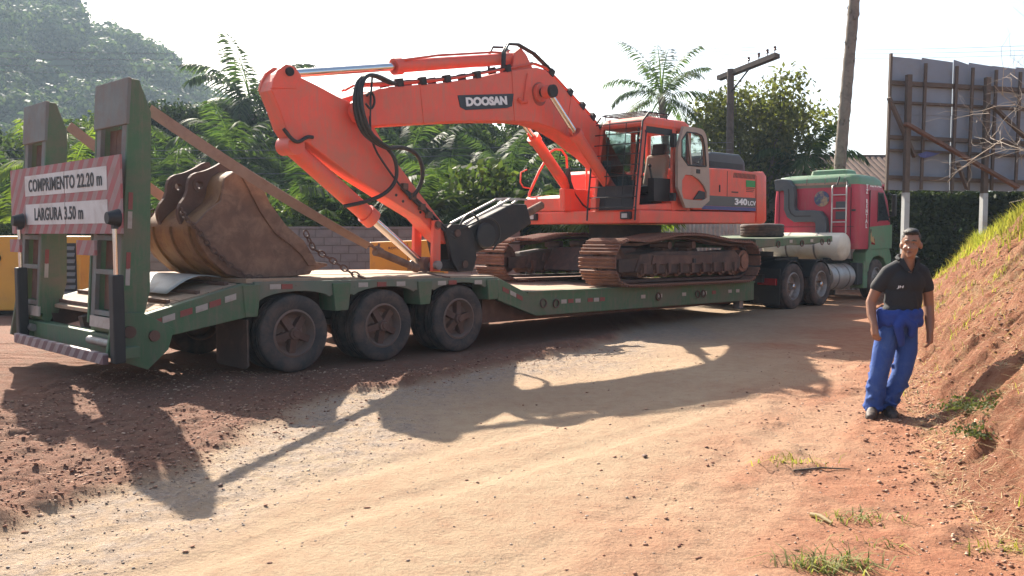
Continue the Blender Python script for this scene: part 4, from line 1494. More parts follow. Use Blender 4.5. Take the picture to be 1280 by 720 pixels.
# glass panes
ex.part(MB().hexa([(CF0 + 0.03, 0.27, 2.22), (CF0 + 0.04, 0.27, 2.22), (CF0 + 0.04, 1.13, 2.22), (CF0 + 0.03, 1.13, 2.22), (CF1 + 0.0, 0.27, 3.62), (CF1 + 0.01, 0.27, 3.62), (CF1 + 0.01, 1.13, 3.62), (CF1 + 0.0, 1.13, 3.62)]), "windscreen", M["glass"], cb)
ex.part(MB().box((8.41, 0.225, 2.92), (8.78, 0.235, 3.62)), "side_window", M["glass"], cb)
ex.part(MB().box((8.86, 0.28, 2.95), (8.87, 1.12, 3.60)), "rear_window", M["glass"], cb)
ex.part(MB().box((7.5, 1.16, 2.85), (8.28, 1.17, 3.60)), "side_window", M["glass"], cb)
ex.part(MB().box((7.3, 1.15, 2.2), (8.8, 1.18, 2.84)), "right_side_panel", M["black"], cb)
ex.part(MB().hexa([(CF0 + 0.0, 0.27, 2.12), (CF0 + 0.04, 0.27, 2.12), (CF0 + 0.04, 1.13, 2.12), (CF0 + 0.0, 1.13, 2.12), (CF0 + 0.07, 0.27, 2.55), (CF0 + 0.09, 0.27, 2.55), (CF0 + 0.09, 1.13, 2.55), (CF0 + 0.07, 1.13, 2.55)]), "lower_front_panel", M["black"], cb)
# wiper motor / dark surround
ex.part(pillar((CF0 + 0.03, 0.31, 2.3), (CF1 - 0.02, 0.31, 3.6), 0.02, 0.03), "wiper", M["black"], cb)
# seat, console, levers
se = ex.part(MB().box((7.95, 0.45, 2.45), (8.45, 0.95, 2.60)).box((8.05, 0.5, 2.2), (8.4, 0.9, 2.45)), "seat", M["black"], cb, bev=0.04)
ex.part(MB().prism([(8.30, 2.58), (8.46, 2.56), (8.62, 3.15), (8.55, 3.22), (8.45, 3.2)], 0.46, 0.94), "seat_back", M["seat_beige"], cb, bev=0.05)
ex.part(MB().prism([(8.46, 3.2), (8.60, 3.2), (8.64, 3.42), (8.52, 3.42)], 0.55, 0.85), "headrest", M["black"], cb, bev=0.03)
ex.part(MB().box((7.8, 0.28, 2.3), (8.35, 0.42, 2.72)).cyl((7.82, 0.35, 2.72), (7.76, 0.35, 2.92), 0.018).ball((7.76, 0.35, 2.94), 0.035, 8, 6), "console", M["black"], cb, smooth=40)
ex.part(MB().box((7.4, 0.98, 2.3), (8.35, 1.12, 2.72)).box((7.32, 0.98, 2.72), (7.42, 1.12, 3.05)), "console", M["black"], cb, bev=0.02)
ex.part(MB().cyl((7.45, 0.55, 2.2), (7.35, 0.55, 2.75), 0.015).cyl((7.45, 0.8, 2.2), (7.35, 0.8, 2.75), 0.015), "travel_lever", M["black"], cb, smooth=40)
# front guard
gd = ex.part(MB().tube([(7.03, 0.14, 1.93), (7.06, 0.14, 2.3), (7.24, 0.14, 3.70), (7.42, 0.14, 3.86)], 0.018, 6).tube([(7.03, 1.24, 1.93), (7.06, 1.24, 2.3), (7.24, 1.24, 3.70), (7.42, 1.24, 3.86)], 0.018, 6), "front_guard", M["black"], cb, smooth=60)
for k in range(9):
    f = k / 8
    uu = 7.05 + 0.19 * f
    zz = 2.16 + 1.54 * f
    ex.part(MB().cyl((uu, 0.14, zz), (uu, 1.24, zz), 0.011, n=6), "guard_bar", M["black"], gd)
ex.part(MB().cyl((7.10, 0.5, 2.2), (7.24, 0.5, 3.7), 0.009, n=6).cyl((7.10, 0.88, 2.2), (7.24, 0.88, 3.7), 0.009, n=6), "guard_bar", M["black"], gd)
for k in range(5):
    ex.part(MB().cyl((7.45 + k * 0.16, 0.22, 3.90), (7.45 + k * 0.16, 1.18, 3.90), 0.012, n=6), "roof_guard_bar", M["black"], gd)
ex.part(MB().cyl((7.40, 0.22, 3.88), (8.15, 0.22, 3.90), 0.014, n=6).cyl((7.40, 1.18, 3.88), (8.15, 1.18, 3.90), 0.014, n=6), "roof_guard_rail", M["black"], gd)
for uu, vv in ((7.5, 0.22), (8.1, 0.22), (7.5, 1.18), (8.1, 1.18)):
    ex.part(MB().cyl((uu, vv, 3.80), (uu, vv, 3.90), 0.012, n=6), "roof_guard_foot", M["black"], gd)
# mirror
ex.part(MB().box((7.50, 0.30, 3.05), (7.56, 0.46, 3.42)), "inside_mirror", M["black"], cb, bev=0.02)
# the door, swung right back against the housing
dr = MB()
DO = [(8.24, 2.17), (9.34, 2.19), (9.34, 2.75), (9.24, 3.50), (9.14, 3.66), (8.98, 3.71), (8.24, 3.69)]
WI = [(8.36, 2.98), (9.20, 2.98), (9.20, 3.02), (9.12, 3.48), (9.00, 3.60), (8.36, 3.59)]
PK = [(8.38, 2.36), (8.38, 2.80), (8.84, 2.80), (9.24, 2.55), (9.24, 2.33), (8.60, 2.33)]
bm = bmesh.new()
def loop3(poly, v):
    vs = [bm.verts.new((p[0] - ex.base[0], v - ex.base[1], p[1] - ex.base[2])) for p in poly]
    return vs, [bm.edges.new((vs[i], vs[(i + 1) % len(vs)])) for i in range(len(vs))]
outer, e0 = loop3(chaikin(DO, 1, True), 0.055)
inner, e1 = loop3(chaikin(WI, 1, True), 0.055)
pk, e2 = loop3(chaikin(PK, 1, True), 0.055)
bmesh.ops.triangle_fill(bm, use_beauty=True, edges=e0 + e1 + e2)
ext = bmesh.ops.extrude_face_region(bm, geom=list(bm.faces))
bmesh.ops.translate(bm, vec=(0, 0.06, 0), verts=[g for g in ext['geom'] if isinstance(g, bmesh.types.BMVert)])
bmesh.ops.recalc_face_normals(bm, faces=bm.faces)
dme = bpy.data.meshes.new("door")
bm.to_mesh(dme)
bm.free()
do = mkobj("cab_door", dme, M["door_beige"], cb)
do["label"] = "beige cab door swung open against the housing"
ex.part(MB().prism(chaikin(WI, 1, True), 0.082, 0.088), "door_glass", M["glass"], do)
ex.part(MB().prism(chaikin(PK, 1, True), 0.095, 0.105), "door_pocket", M["orange_dusty"], do)
ex.part(MB().prism([(8.8, 2.34), (9.2, 2.36), (9.2, 2.5), (9.0, 2.52)], 0.066, 0.09), "door_bag", M["black"], do, bev=0.01)
for poly in (WI,):
    q = chaikin(poly, 1, True)
    ex.part(MB().tube([(p[0], 0.056, p[1]) for p in q + q[:1]], 0.016, 5), "door_seal", M["black"], do, smooth=60)
ex.part(MB().bar((8.72, 0.085, 2.99), (8.60, 0.085, 3.59), 0.03, 0.045, up=(1, 0, 0)), "window_divider", M["door_beige"], do)
ex.part(MB().tube([(8.82, 0.07, 3.05), (8.9, 0.03, 3.02), (9.0, 0.03, 3.2), (9.04, 0.06, 3.3)], 0.012, 5), "door_grip", M["black"], do)
ex.part(MB().box((8.86, 0.045, 2.84), (8.98, 0.056, 2.92)), "latch", M["black"], do)
for z0, z1 in ((3.30, 3.55), (2.30, 2.45)):
    ex.part(MB().box((8.17, 0.10, z0), (8.26, 0.20, z1)), "door_hinge", M["black"], cb)
ex.part(MB().tube([(7.40, 0.19, 3.55), (7.36, 0.15, 3.50), (7.26, 0.15, 2.75), (7.28, 0.19, 2.70)], 0.014, 6), "grab_rail", M["black"], cb, smooth=60)

# ------------------------------------------------------------------ boom
BM = [(2.40, 3.86), (2.86, 3.94), (3.38, 4.03), (4.24, 4.22), (4.80, 4.38), (5.38, 4.52), (5.62, 4.56), (5.84, 4.55), (6.06, 4.44), (6.59, 4.13), (7.16, 3.80), (7.62, 3.46), (8.10, 2.96), (8.38, 2.56), (8.36, 2.32), (8.20, 2.24), (8.02, 2.34), (7.78, 2.78), (7.18, 3.12), (6.52, 3.40), (6.10, 3.54), (5.63, 3.61), (5.30, 3.605), (5.0, 3.585), (4.24, 3.52), (3.38, 3.42), (2.40, 3.29)]
bo = ex.part(MB().prism(BM, 1.20, 1.66), "boom", OR, bev=0.018)
# flange edges along top and bottom
# fork at the boom tip
FK = [(2.60, 3.88), (2.2, 3.80), (1.86, 3.68), (1.70, 3.55), (1.66, 3.42), (1.74, 3.29), (1.92, 3.23), (2.6, 3.33)]
for v in (1.155, 1.635):
    ex.part(MB().prism(FK, v, v + 0.08), "boom_fork", OR, bo, bev=0.012)
ex.part(MB().cyl((1.86, 1.13, 3.46), (1.86, 1.75, 3.46), 0.085, n=20).cyl((1.86, 1.10, 3.46), (1.86, 1.135, 3.46), 0.12, n=20), "pivot_pin", M["orange_dusty"], bo, smooth=40)
# badge
bg = [(3.75, 3.88), (5.02, 4.045), (4.98, 3.83), (4.86, 3.79), (3.92, 3.665), (3.80, 3.70)]
bo_b = ex.part(MB().prism(bg, 1.190, 1.199), "badge", M["badge_black"], bo)
ex_text("DOOSAN", (4.39, 1.188, 3.855), (0.991, 0, 0.130), (-0.130, 0, 0.991), 0.94, 0.145, M["letter_white"], bo_b, 0.012)
# cylinder boss on the boom sides
for v, s in ((1.20, -1), (1.66, 1)):
    ex.part(MB().cyl((5.67, v, 4.13), (5.67, v + s * 0.06, 4.13), 0.16, n=24), "boss", OR, bo, smooth=40)
ex.part(MB().cyl((5.67, 0.90, 4.13), (5.67, 2.10, 4.13), 0.075, n=18).cyl((5.67, 0.86, 4.13), (5.67, 0.92, 4.13), 0.11, n=18), "cylinder_pin", M["black_steel"], bo, smooth=40)
ex.part(MB().tube([(5.35, 1.185, 4.42), (5.30, 1.18, 4.2), (5.26, 1.18, 3.95)], 0.012, 5).tube([(5.12, 1.18, 3.97), (5.2, 1.17, 3.92), (5.33, 1.18, 3.94)], 0.03, 6), "grease_line", M["orange_dusty"], bo, smooth=60)
# hydraulic pipes along the top
def topz(u):
    return np.interp(u, [p[0] for p in BM[:13]], [p[1] for p in BM[:13]])


for j, v in enumerate((1.25, 1.32, 1.54, 1.61)):
    us = [2.05, 2.45, 2.9, 3.4, 4.0, 4.6, 5.2, 5.6, 5.9, 6.2, 6.7, 7.1, 7.45, 7.7]
    pts = [(u_, v, float(topz(max(u_, 2.4))) + (0.05 if u_ < 5.4 else 0.075) + (0.02 if j % 2 else 0)) for u_ in us]
    pts[0] = (1.98, v, 3.86)
    pts.insert(0, (1.84, v, 3.78))
    ex.part(MB().tube(pts, 0.021, 6), "hydraulic_pipe", M["orange_dusty"] if j != 1 else M["hose"], bo, smooth=60)
for u_ in (2.6, 3.05, 3.55, 4.2, 4.9, 6.0, 6.5, 6.85, 7.15, 7.4):
    z = float(topz(u_))
    sl = (float(topz(u_ + .05)) - float(topz(u_ - .05))) / 0.1
    d = unit(V(1, 0, sl))
    a = V(u_, 1.23, z + 0.05)
    for dv in (0, 0.36):
        q = a + V(0, dv, 0)
        ex.part(MB().bar(q - d * 0.05, q + d * 0.05, 0.10, 0.12), "pipe_clamp", M["black_steel"], bo)

# weld seams where the boom plates join
for a_, b_ in (((5.05, 3.59), (4.98, 4.44)), ((6.36, 3.48), (6.52, 4.16)), ((3.05, 3.38), (2.98, 3.96))):
    ex.part(MB().tube([(a_[0], 1.199, a_[1]), ((a_[0] + b_[0]) / 2, 1.198, (a_[1] + b_[1]) / 2), (b_[0], 1.199, b_[1])], 0.009, 5), "weld_seam", M["orange_dusty"], bo, smooth=60)
# ------------------------------------------------------------------ boom cylinders
for v in (0.99, 2.01):
    a, b = V(5.67, v, 4.13), V(7.98 if v > 1.5 else 7.98, v, 2.02)
    d = unit(b - a)
    j = a + d * 0.95
    cy = ex.part(MB().cyl(j, b - d * 0.05, 0.105, n=22).cyl(j, j + d * 0.12, 0.125, n=22), "boom_cylinder", OR, smooth=40)
    ex.part(MB().cyl(a + d * 0.1, j, 0.052, n=18), "rod", M["chrome"], cy, smooth=60)
    for q in (a, b):
        ex.part(MB().cyl(q - V(0, 0.075, 0), q + V(0, 0.075, 0), 0.115, n=20), "cylinder_eye", M["orange"], cy, smooth=40)
    s_ = basis(d)[1]
    ex.part(MB().tube([j + V(-0.14, 0, 0.05), j + d * 0.4 + V(-0.13, 0, -0.02), b - d * 0.35 + V(-0.14, 0, 0), b - d * 0.1 + V(-.1, 0.02, 0.02)], 0.02, 6), "cylinder_pipe", M["orange_dusty"], cy, smooth=60)
# hoses at the foot of the boom
for k in range(5):
    v = 1.86 + k * 0.035
    ex.part(MB().tube([(7.25 + .02 * k, v, 2.95), (7.28, v, 2.7), (7.38, v - .03, 2.45), (7.6, v - .05, 2.25), (7.8, v - 0.05, 2.16)], 0.018, 6), "boom_hose", M["hose"], smooth=60)

# ------------------------------------------------------------------ arm cylinder on top of the boom
a, b = V(0.74, 1.43, 3.86), V(5.28, 1.43, 4.70)
d = unit(b - a)
j = a + d * 1.95
ac = ex.part(MB().cyl(j, b - d * 0.05, 0.098, n=22).cyl(j, j + d * 0.14, 0.125, n=22), "arm_cylinder", OR, smooth=40)
ex.part(MB().cyl(a, j, 0.060, n=18), "rod", M["chrome"], ac, smooth=60)
ex.part(MB().cyl(b - V(0, 0.11, 0), b + V(0, 0.11, 0), 0.13, n=20), "cylinder_eye", OR, ac, smooth=40)
ex.part(MB().tube([j + V(0.05, -0.08, 0.09), j + d * 0.8 + V(0, -0.08, 0.12), b - d * 0.6 + V(0, -0.07, 0.12), b - d * 0.3 + V(0, -.05, 0.10)], 0.02, 6), "cylinder_pipe", M["orange_dusty"], ac, smooth=60)
ex.part(MB().prism([(5.06, 4.40), (5.14, 4.76), (5.28, 4.86), (5.42, 4.76), (5.62, 4.50)], 1.27, 1.32).prism([(5.06, 4.40), (5.14, 4.76), (5.28, 4.86), (5.42, 4.76), (5.62, 4.50)], 1.54, 1.59), "cylinder_bracket", OR, bo, bev=0.01)
# hoses arching over the bracket
for k, v in enumerate((1.24, 1.29, 1.62)):
    ex.part(MB().tube([(4.85, v, 4.46), (4.86, v, 4.72), (4.95, v, 4.87), (5.2, v, 4.90), (5.6, v, 4.80), (5.95, v, 4.62), (6.1, v, 4.52)], 0.022, 7), "boom_hose", M["hose"], bo, smooth=60)

# ------------------------------------------------------------------ stick
ST = [(0.47, 3.60), (0.50, 3.72), (0.58, 3.84), (0.69, 3.92), (0.80, 3.91), (0.90, 3.83), (1.20, 3.74), (1.52, 3.63), (1.80, 3.56), (2.05, 3.40), (2.25, 3.13), (2.56, 2.77), (3.01, 2.32), (3.41, 1.93), (3.60, 1.76), (3.64, 1.62), (3.54, 1.52), (3.40, 1.60), (3.01, 1.93), (2.30, 2.26), (1.80, 2.50), (1.01, 2.95), (0.82, 2.93), (0.68, 3.11), (0.58, 3.37)]
st = ex.part(MB().prism([p for p in ST], 1.26, 1.60), "stick", OR, bev=0.016)
for v in (1.245, 1.56):
    ex.part(MB().prism([(0.46, 3.62), (0.50, 3.76), (0.57, 3.88), (0.69, 3.97), (0.82, 3.95), (0.93, 3.84), (0.85, 3.66)], v, v + 0.055), "stick_lug", OR, st, bev=0.01)
ex.part(MB().cyl((0.73, 1.21, 3.87), (0.73, 1.66, 3.87), 0.06, n=18), "lug_pin", M["black_steel"], st, smooth=40)
# doubler plate line on the stick's back edge
ex.part(MB().prism([(0.47, 3.60), (0.58, 3.37), (0.68, 3.11), (0.82, 2.93), (0.93, 2.95), (0.75, 3.18), (0.66, 3.42), (0.56, 3.64)], 1.249, 1.259), "doubler_plate", OR, st, bev=0.003)
# holes / pins on the stick's underside side
for (u_, z_) in ((2.55, 2.27), (2.68, 2.18), (3.02, 2.02)):
    ex.part(MB().cyl((u_, 1.252, z_), (u_, 1.262, z_), 0.022, n=10), "bolt_hole", M["black"], st)
# bucket cylinder, tucked under the stick
a, b = V(0.84, 1.43, 2.90), V(3.20, 1.43, 1.21)
d = unit(b - a)
j = a + d * 1.72
bc = ex.part(MB().cyl(a, j, 0.125, n=22).cyl(j - d * 0.16, j, 0.15, n=22), "bucket_cylinder", OR, smooth=40)
ex.part(MB().cyl(j, b, 0.062, n=18), "rod", M["chrome"], bc, smooth=60)
ex.part(MB().cyl(b - V(0, 0.16, 0), b + V(0, 0.16, 0), 0.115, n=20), "cylinder_eye", M["rust_dark"], bc, smooth=40)
ex.part(MB().cyl(a - V(0, 0.17, 0), a + V(0, 0.17, 0), 0.13, n=20), "cylinder_eye", OR, bc, smooth=40)
# guide links and tipping link
for v in (1.165, 1.63):
    ex.part(MB().prism([(3.22, 1.90), (3.36, 1.90), (3.35, 1.10), (3.18, 1.10)], v, v + 0.07), "guide_link", OR, st, bev=0.01)
ex.part(MB().cyl((3.26, 1.10, 1.20), (3.26, 1.76, 1.20), 0.07, n=18), "link_pin", M["rim_steel"], st, smooth=40)
ex.part(MB().cyl((3.29, 1.13, 1.83), (3.29, 1.72, 1.83), 0.05, n=18), "link_pin", M["rust_dark"], st, smooth=40)
for v in (1.25, 1.48):
    ex.part(MB().box((3.26, v, 1.125), (3.85, v + 0.16, 1.27)), "tipping_link", M["black_steel"], st, bev=0.02)
# hoses on the stick
def hose(pts, r, name="hose", parent=st, mat="hose"):
    P = chaikin([tuple(p) for p in pts], 2)
    ex.part(MB().tube(P, r, 7), name, M[mat], parent, smooth=60)


for k in range(3):
    dv = 0.03 * k
    hose([(2.35 + .05 * k, 1.14, 3.90), (1.95, 1.08 - dv, 3.98), (1.70 + .02 * k, 1.04 - dv, 3.86), (1.62 + .04 * k, 1.03 - dv, 3.5), (1.75 + .05 * k, 1.05 - dv, 3.15), (2.0 + .03 * k, 1.06 - dv, 3.0), (2.25, 1.06 - dv, 2.93)], 0.030)
hose([(2.25, 1.06, 2.93), (2.55, 1.08, 2.98), (2.85, 1.10, 2.90), (2.98, 1.12, 2.62), (2.92, 1.17, 2.36), (2.78, 1.22, 2.22)], 0.032)
hose([(2.2, 1.05, 2.96), (2.38, 1.05, 2.80), (2.42, 1.06, 2.50), (2.25, 1.10, 2.28), (1.95, 1.20, 2.15), (1.65, 1.34, 2.08)], 0.030)
hose([(2.02, 1.12, 3.94), (1.96, 1.10, 3.5), (1.98, 1.12, 3.0), (2.35, 1.18, 2.62), (2.7, 1.2, 2.30)], 0.016)
hose([(1.90, 1.1, 3.66), (1.98, 1.08, 3.74), (2.06, 1.1, 3.60), (1.98, 1.1, 3.46), (1.88, 1.1, 3.55)], 0.018)
hose([(0.62, 1.23, 3.10), (0.72, 1.22, 2.98), (0.84, 1.22, 2.92), (0.98, 1.22, 3.02), (1.08, 1.23, 3.02)], 0.026)
# auxiliary piping down the stick to the breaker
for k in range(2):
    hose([(2.66 + .05 * k, 1.24, 2.36), (2.85, 1.21, 2.20 + .05 * k), (3.15, 1.21, 1.98 + .06 * k), (3.45, 1.20, 1.74 + .06 * k), (3.66, 1.18, 1.62 + .06 * k)], 0.022)
for q in ((2.68, 2.40), (2.84, 2.26), (3.02, 2.10), (3.16, 1.98)):
    ex.part(MB().box((q[0] - 0.05, 1.18, q[1] - 0.05), (q[0] + 0.05, 1.262, q[1] + 0.05)), "pipe_clamp", M["rust_dark"], st, bev=0.01)

# ------------------------------------------------------------------ hydraulic breaker on the stick
br = ex.part(MB().prism([(3.98, 1.32), (3.92, 1.72), (4.30, 1.92), (5.05, 2.20), (5.40, 2.20), (5.47, 2.04), (5.53, 1.86), (4.70, 1.50)], 1.24, 1.62), "breaker", M["black_steel"], bev=0.03)
for v in (1.17, 1.62):
    ex.part(MB().prism([(3.46, 1.74), (3.60, 1.84), (3.92, 1.84), (4.05, 1.70), (4.14, 1.30), (4.05, 1.08), (3.74, 1.075), (3.60, 1.25)], v, v + 0.07), "breaker_bracket", M["black_steel"], br, bev=0.012)
    ex.part(MB().lathe([(0.0005, 0), (0.19, 0), (0.21, 0.02), (0.21, 0.05)], (4.36, v - 0.01 if v < 1.5 else v + 0.07, 1.66), (0, 1, 0), 28), "breaker_cap", M["black"], br, smooth=35)
ex.part(MB().box((3.70, 1.23, 1.08), (4.00, 1.63, 1.16)), "bracket_base", M["black_steel"], br, bev=0.01)
ex.part(MB().cyl((5.42, 1.43, 1.98), (5.98, 1.43, 2.20), 0.075, 0.07, 16).cyl((5.98, 1.43, 2.20), (6.02, 1.43, 2.216), 0.07, 0.03, 16), "chisel", M["rust"], br, smooth=40)
for v in (1.26, 1.60):
    ex.part(MB().bar((3.95, v, 1.86), (5.0, v, 2.28), 0.03, 0.03).bar((4.98, v, 2.28), (5.42, v, 2.28), 0.03, 0.03).bar((5.05, v, 2.2), (5.2, v, 2.28), 0.025, 0.025), "breaker_rail", M["aluminium"], br)
for dx in (0, 0.22):
    ex.part(MB().bar((5.0 + dx, 1.25, 2.29), (5.0 + dx, 1.61, 2.29), 0.03, 0.03), "breaker_cross_bar", M["aluminium"], br)
hose([(3.72, 1.20, 1.66), (3.80, 1.16, 1.90), (3.95, 1.16, 2.02), (4.15, 1.2, 1.98), (4.28, 1.22, 1.84)], 0.018, "breaker_hose", br)
hose([(3.6, 1.20, 1.72), (3.95, 1.15, 1.82), (4.35, 1.13, 1.98), (4.62, 1.14, 1.86), (4.66, 1.15, 1.62), (4.5, 1.16, 1.42)], 0.016, "breaker_hose", br)
for q in ((3.70, 1.70), (3.86, 1.2)):
    ex.part(MB().cyl((q[0], 1.14, q[1]), (q[0], 1.74, q[1]), 0.06, n=18), "breaker_pin", M["rust_dark"], br, smooth=40)

# grease round the pins
for (u_, z_, v_, r_, par) in ((5.67, 4.13, 1.196, 0.185, bo), (3.29, 1.83, 1.160, 0.065, st)):
    pts = [(u_ + r_ * (1 + 0.05 * math.sin(3 * t + u_)) * math.cos(t), z_ - (0.05 if math.sin(t) < -0.3 else 0.0) * r_ * 4 + r_ * math.sin(t)) for t in np.linspace(0, 2 * math.pi, 31)[:-1]]
    ex.part(MB().prism(pts, v_, v_ + 0.003), "grease_stain", M["grease"], par)
# ================================================================== TRACTOR TRUCK
tk_ = Thing("tractor_truck", "red and green tractor truck coupled to the trailer, white tank behind its cab", "truck", (15.0, 1.2, 0), T)
TRW = 2.30
RED, GRB = M["truck_red"], M["green_bright"]
TYR2 = tyre_mesh(0.51, 0.30)
RIM2 = rim_mesh(0.51, 0.30, 0.13)
HUB2 = hub_mesh(0.51, 0.30, 0.13, 0)
RIMF = rim_mesh(0.51, 0.30, 0.05)
HUBF = hub_mesh(0.51, 0.30, 0.03, 0)
for a, dual in ((12.81, 1), (14.17, 1), (17.35, 0)):
    for side in (0, 1):
        for k in ((0, 1) if dual else (0,)):
            v = 0.15 + 0.34 * k if side == 0 else TRW - 0.15 - 0.34 * k
            w = tk_.place(RIM2 if dual else RIMF, "wheel", M["rim_steel"], (a, v, 0.51), (0, random.uniform(0, 6), 0 if side == 0 else math.pi))
            mkobj("tyre", TYR2, M["rubber"], w)
            if k == 0:
                mkobj("hub", HUB2 if dual else HUBF, M["chrome"], w)
    tk_.part(MB().cyl((a, 0.3, 0.51), (a, TRW - 0.3, 0.51), 0.08), "axle", M["black"], smooth=40)
for v in (0.72, 1.50):
    tk_.part(MB().box((11.95, v, 0.78), (18.2, v + 0.09, 1.02)), "chassis_rail", M["black"], bev=0.01)
tk_.part(MB().box((13.0, 0.55, 1.03), (14.1, 1.75, 1.14)).prism([(12.75, 1.03), (13.0, 1.14), (13.0, 1.03)], 0.55, 1.75), "fifth_wheel", M["black_steel"], bev=0.02)
tk_.part(MB().cyl((13.5, 1.4, 1.14), (13.5, 1.4, 1.26), 0.45, n=28), "coupling_plate", M["black_steel"], smooth=40)
tk_.part(MB().box((11.9, 0.3, 0.62), (12.0, 2.0, 0.80)), "rear_cross_member", M["black"])
# mudguards, flaps and tail lamps
for v0 in (0.0, TRW - 0.68):
    for a in (12.81, 14.17):
        arc = [(a + 0.58 * math.cos(t), 0.51 + 0.58 * math.sin(t)) for t in np.linspace(0.35, math.pi - 0.35, 13)]
        arc2 = [(a + 0.56 * math.cos(t), 0.51 + 0.56 * math.sin(t)) for t in np.linspace(0.35, math.pi - 0.35, 13)]
        tk_.part(MB().prism(arc + arc2[::-1], v0 + 0.04, v0 + 0.66), "mudguard", M["black"], smooth=40)
    tk_.part(MB().box((12.13, v0, 0.14), (12.15, v0 + 0.68, 0.92)), "mudflap", M["black"])
    tk_.part(MB().box((12.05, v0 + 0.06, 0.56), (12.13, v0 + 0.5, 0.71)), "tail_lamp", M["tail_red"], bev=0.01)
# near-side fuel tank with straps, battery box
tk_.part(MB().cyl((14.95, 0.40, 0.62), (16.20, 0.40, 0.62), 0.325, n=32), "fuel_tank", M["aluminium"], smooth=40)
for u_ in (15.25, 15.85):
    tk_.part(MB().cyl((u_, 0.40, 0.62), (u_ + 0.06, 0.40, 0.62), 0.333, n=32), "tank_strap", M["rim_steel"], smooth=40)
tk_.part(MB().cyl((15.05, 0.40, 0.92), (15.05, 0.40, 1.0), 0.05), "filler_cap", M["black"], smooth=40)
tk_.part(MB().cyl((14.95, TRW - 0.40, 0.62), (16.20, TRW - 0.40, 0.62), 0.325, n=32), "fuel_tank", M["aluminium"], smooth=40)
tk_.part(MB().box((16.25, 0.06, 0.40), (16.75, 0.5, 0.95)), "battery_box", M["black"], bev=0.02)
# transverse white tank behind the cab
prof = [(0.0005, 0.0), (0.18, 0.012), (0.29, 0.05), (0.335, 0.09), (0.345, 0.13), (0.345, 2.05), (0.335, 2.10), (0.29, 2.14), (0.18, 2.17), (0.0005, 2.18)]
wt = tk_.part(MB().lathe(prof, (15.66, 0.06, 1.37), (0, 1, 0), 40), "water_tank", M["tank_white"], smooth=40)
for v in (0.75, 1.5):
    tk_.part(MB().lathe([(0.352, 0), (0.352, 0.05)], (15.66, v, 1.37), (0, 1, 0), 40), "tank_strap", M["rim_steel"], wt, smooth=40)
for v in (0.4, 1.6):
    tk_.part(MB().box((15.35, v, 1.02), (15.97, v + 0.15, 1.09)), "tank_cradle", M["black"])
# cab body: loft of rounded sections
def rrect(u0, u1, v0, v1, r, n=4):
    pts = []
    for cx, cy, t0 in ((u1 - r, v1 - r, 0), (u0 + r, v1 - r, 90), (u0 + r, v0 + r, 180), (u1 - r, v0 + r, 270)):
        for k in range(n + 1):
            t = R(t0 + 90 * k / n)
            pts.append((cx + r * math.cos(t), cy + r * math.sin(t)))
    return pts


def loft(secs):
    """secs: list of (polygon (u,v), z)"""
    n = len(secs[0][0])
    vs = []
    for poly, z in secs:
        vs += [(a, b, z) for a, b in poly]
    fs = [tuple(range(n - 1, -1, -1)), tuple(range((len(secs) - 1) * n, len(secs) * n))]
    for k in range(len(secs) - 1):
        for i in range(n):
            fs.append((k * n + i, k * n + (i + 1) % n, (k + 1) * n + (i + 1) % n, (k + 1) * n + i))
    return MB().add(vs, fs)


c0 = tk_.part(loft([(rrect(16.10, 18.20, 0.0, TRW, 0.12), 1.30), (rrect(16.09, 18.22, -0.01, TRW + 0.01, 0.13), 1.9), (rrect(16.09, 18.02, 0.0, TRW, 0.14), 2.55), (rrect(16.09, 17.72, 0.03, TRW - 0.03, 0.16), 2.93)]), "cab", RED, smooth=35)
tk_.part(loft([(rrect(16.08, 17.74, 0.02, TRW - 0.02, 0.18), 2.925), (rrect(16.09, 17.64, 0.03, TRW - 0.03, 0.20), 3.06), (rrect(16.14, 17.45, 0.10, TRW - 0.10, 0.24), 3.16), (rrect(16.3, 17.2, 0.3, TRW - 0.3, 0.2), 3.20)]), "cab_roof", GRB, c0, smooth=50)
tk_.part(loft([(rrect(16.4, 17.1, 0.45, 1.45, 0.1), 3.185), (rrect(16.42, 17.05, 0.48, 1.42, 0.1), 3.31), (rrect(16.5, 16.95, 0.55, 1.35, 0.1), 3.34)]), "roof_hatch", GRB, c0, smooth=50)
# green lower part of the door and sides, front fender
for v0, v1 in ((-0.022, -0.011), (TRW + 0.011, TRW + 0.022)):
    tk_.part(MB().prism([(16.72, 1.30), (16.72, 1.86), (18.20, 1.93), (18.20, 1.30)], v0, v1), "lower_side", GRB, c0)
    tk_.part(MB().prism([(16.76, 1.36), (16.76, 2.75), (16.80, 2.80), (17.55, 2.80), (17.98, 2.0), (17.98, 1.36)], v0 + (0.004 if v0 < 0 else -0.004), v1 + (0.004 if v0 < 0 else -0.004)), "door", RED, c0)
    tk_.part(MB().prism([(17.25, 2.02), (17.25, 2.72), (17.52, 2.72), (17.95, 2.04)], v0 - 0.006, v1 + 0.006), "side_window", M["glass_dark"], c0)
    tk_.part(MB().prism([(16.62, 0.98), (16.62, 1.20), (16.78, 1.31), (18.1, 1.31), (18.25, 1.1), (18.25, 0.7), (18.0, 0.7), (17.93, 0.85), (17.75, 1.04), (17.45, 1.12), (17.1, 1.08), (16.88, 0.92), (16.80, 0.72), (16.62, 0.72)], 0.0 if v0 < 0 else TRW - 0.35, 0.35 if v0 < 0 else TRW), "front_fender", GRB, bev=0.02)
    tk_.part(MB().box((16.80, (v0 - 0.01), 1.70), (16.86, v1 + 0.002, 1.80)), "door_handle", M["black"], c0)
    tk_.part(MB().box((16.58, (0.02 if v0 < 0 else TRW - 0.4), 0.30), (16.80, (0.4 if v0 < 0 else TRW - 0.02), 0.98)), "step_panel", GRB, bev=0.02)
tk_.part(MB().box((18.2, 0.05, 0.35), (18.38, TRW - 0.05, 0.95)), "front_bumper", GRB, bev=0.03)
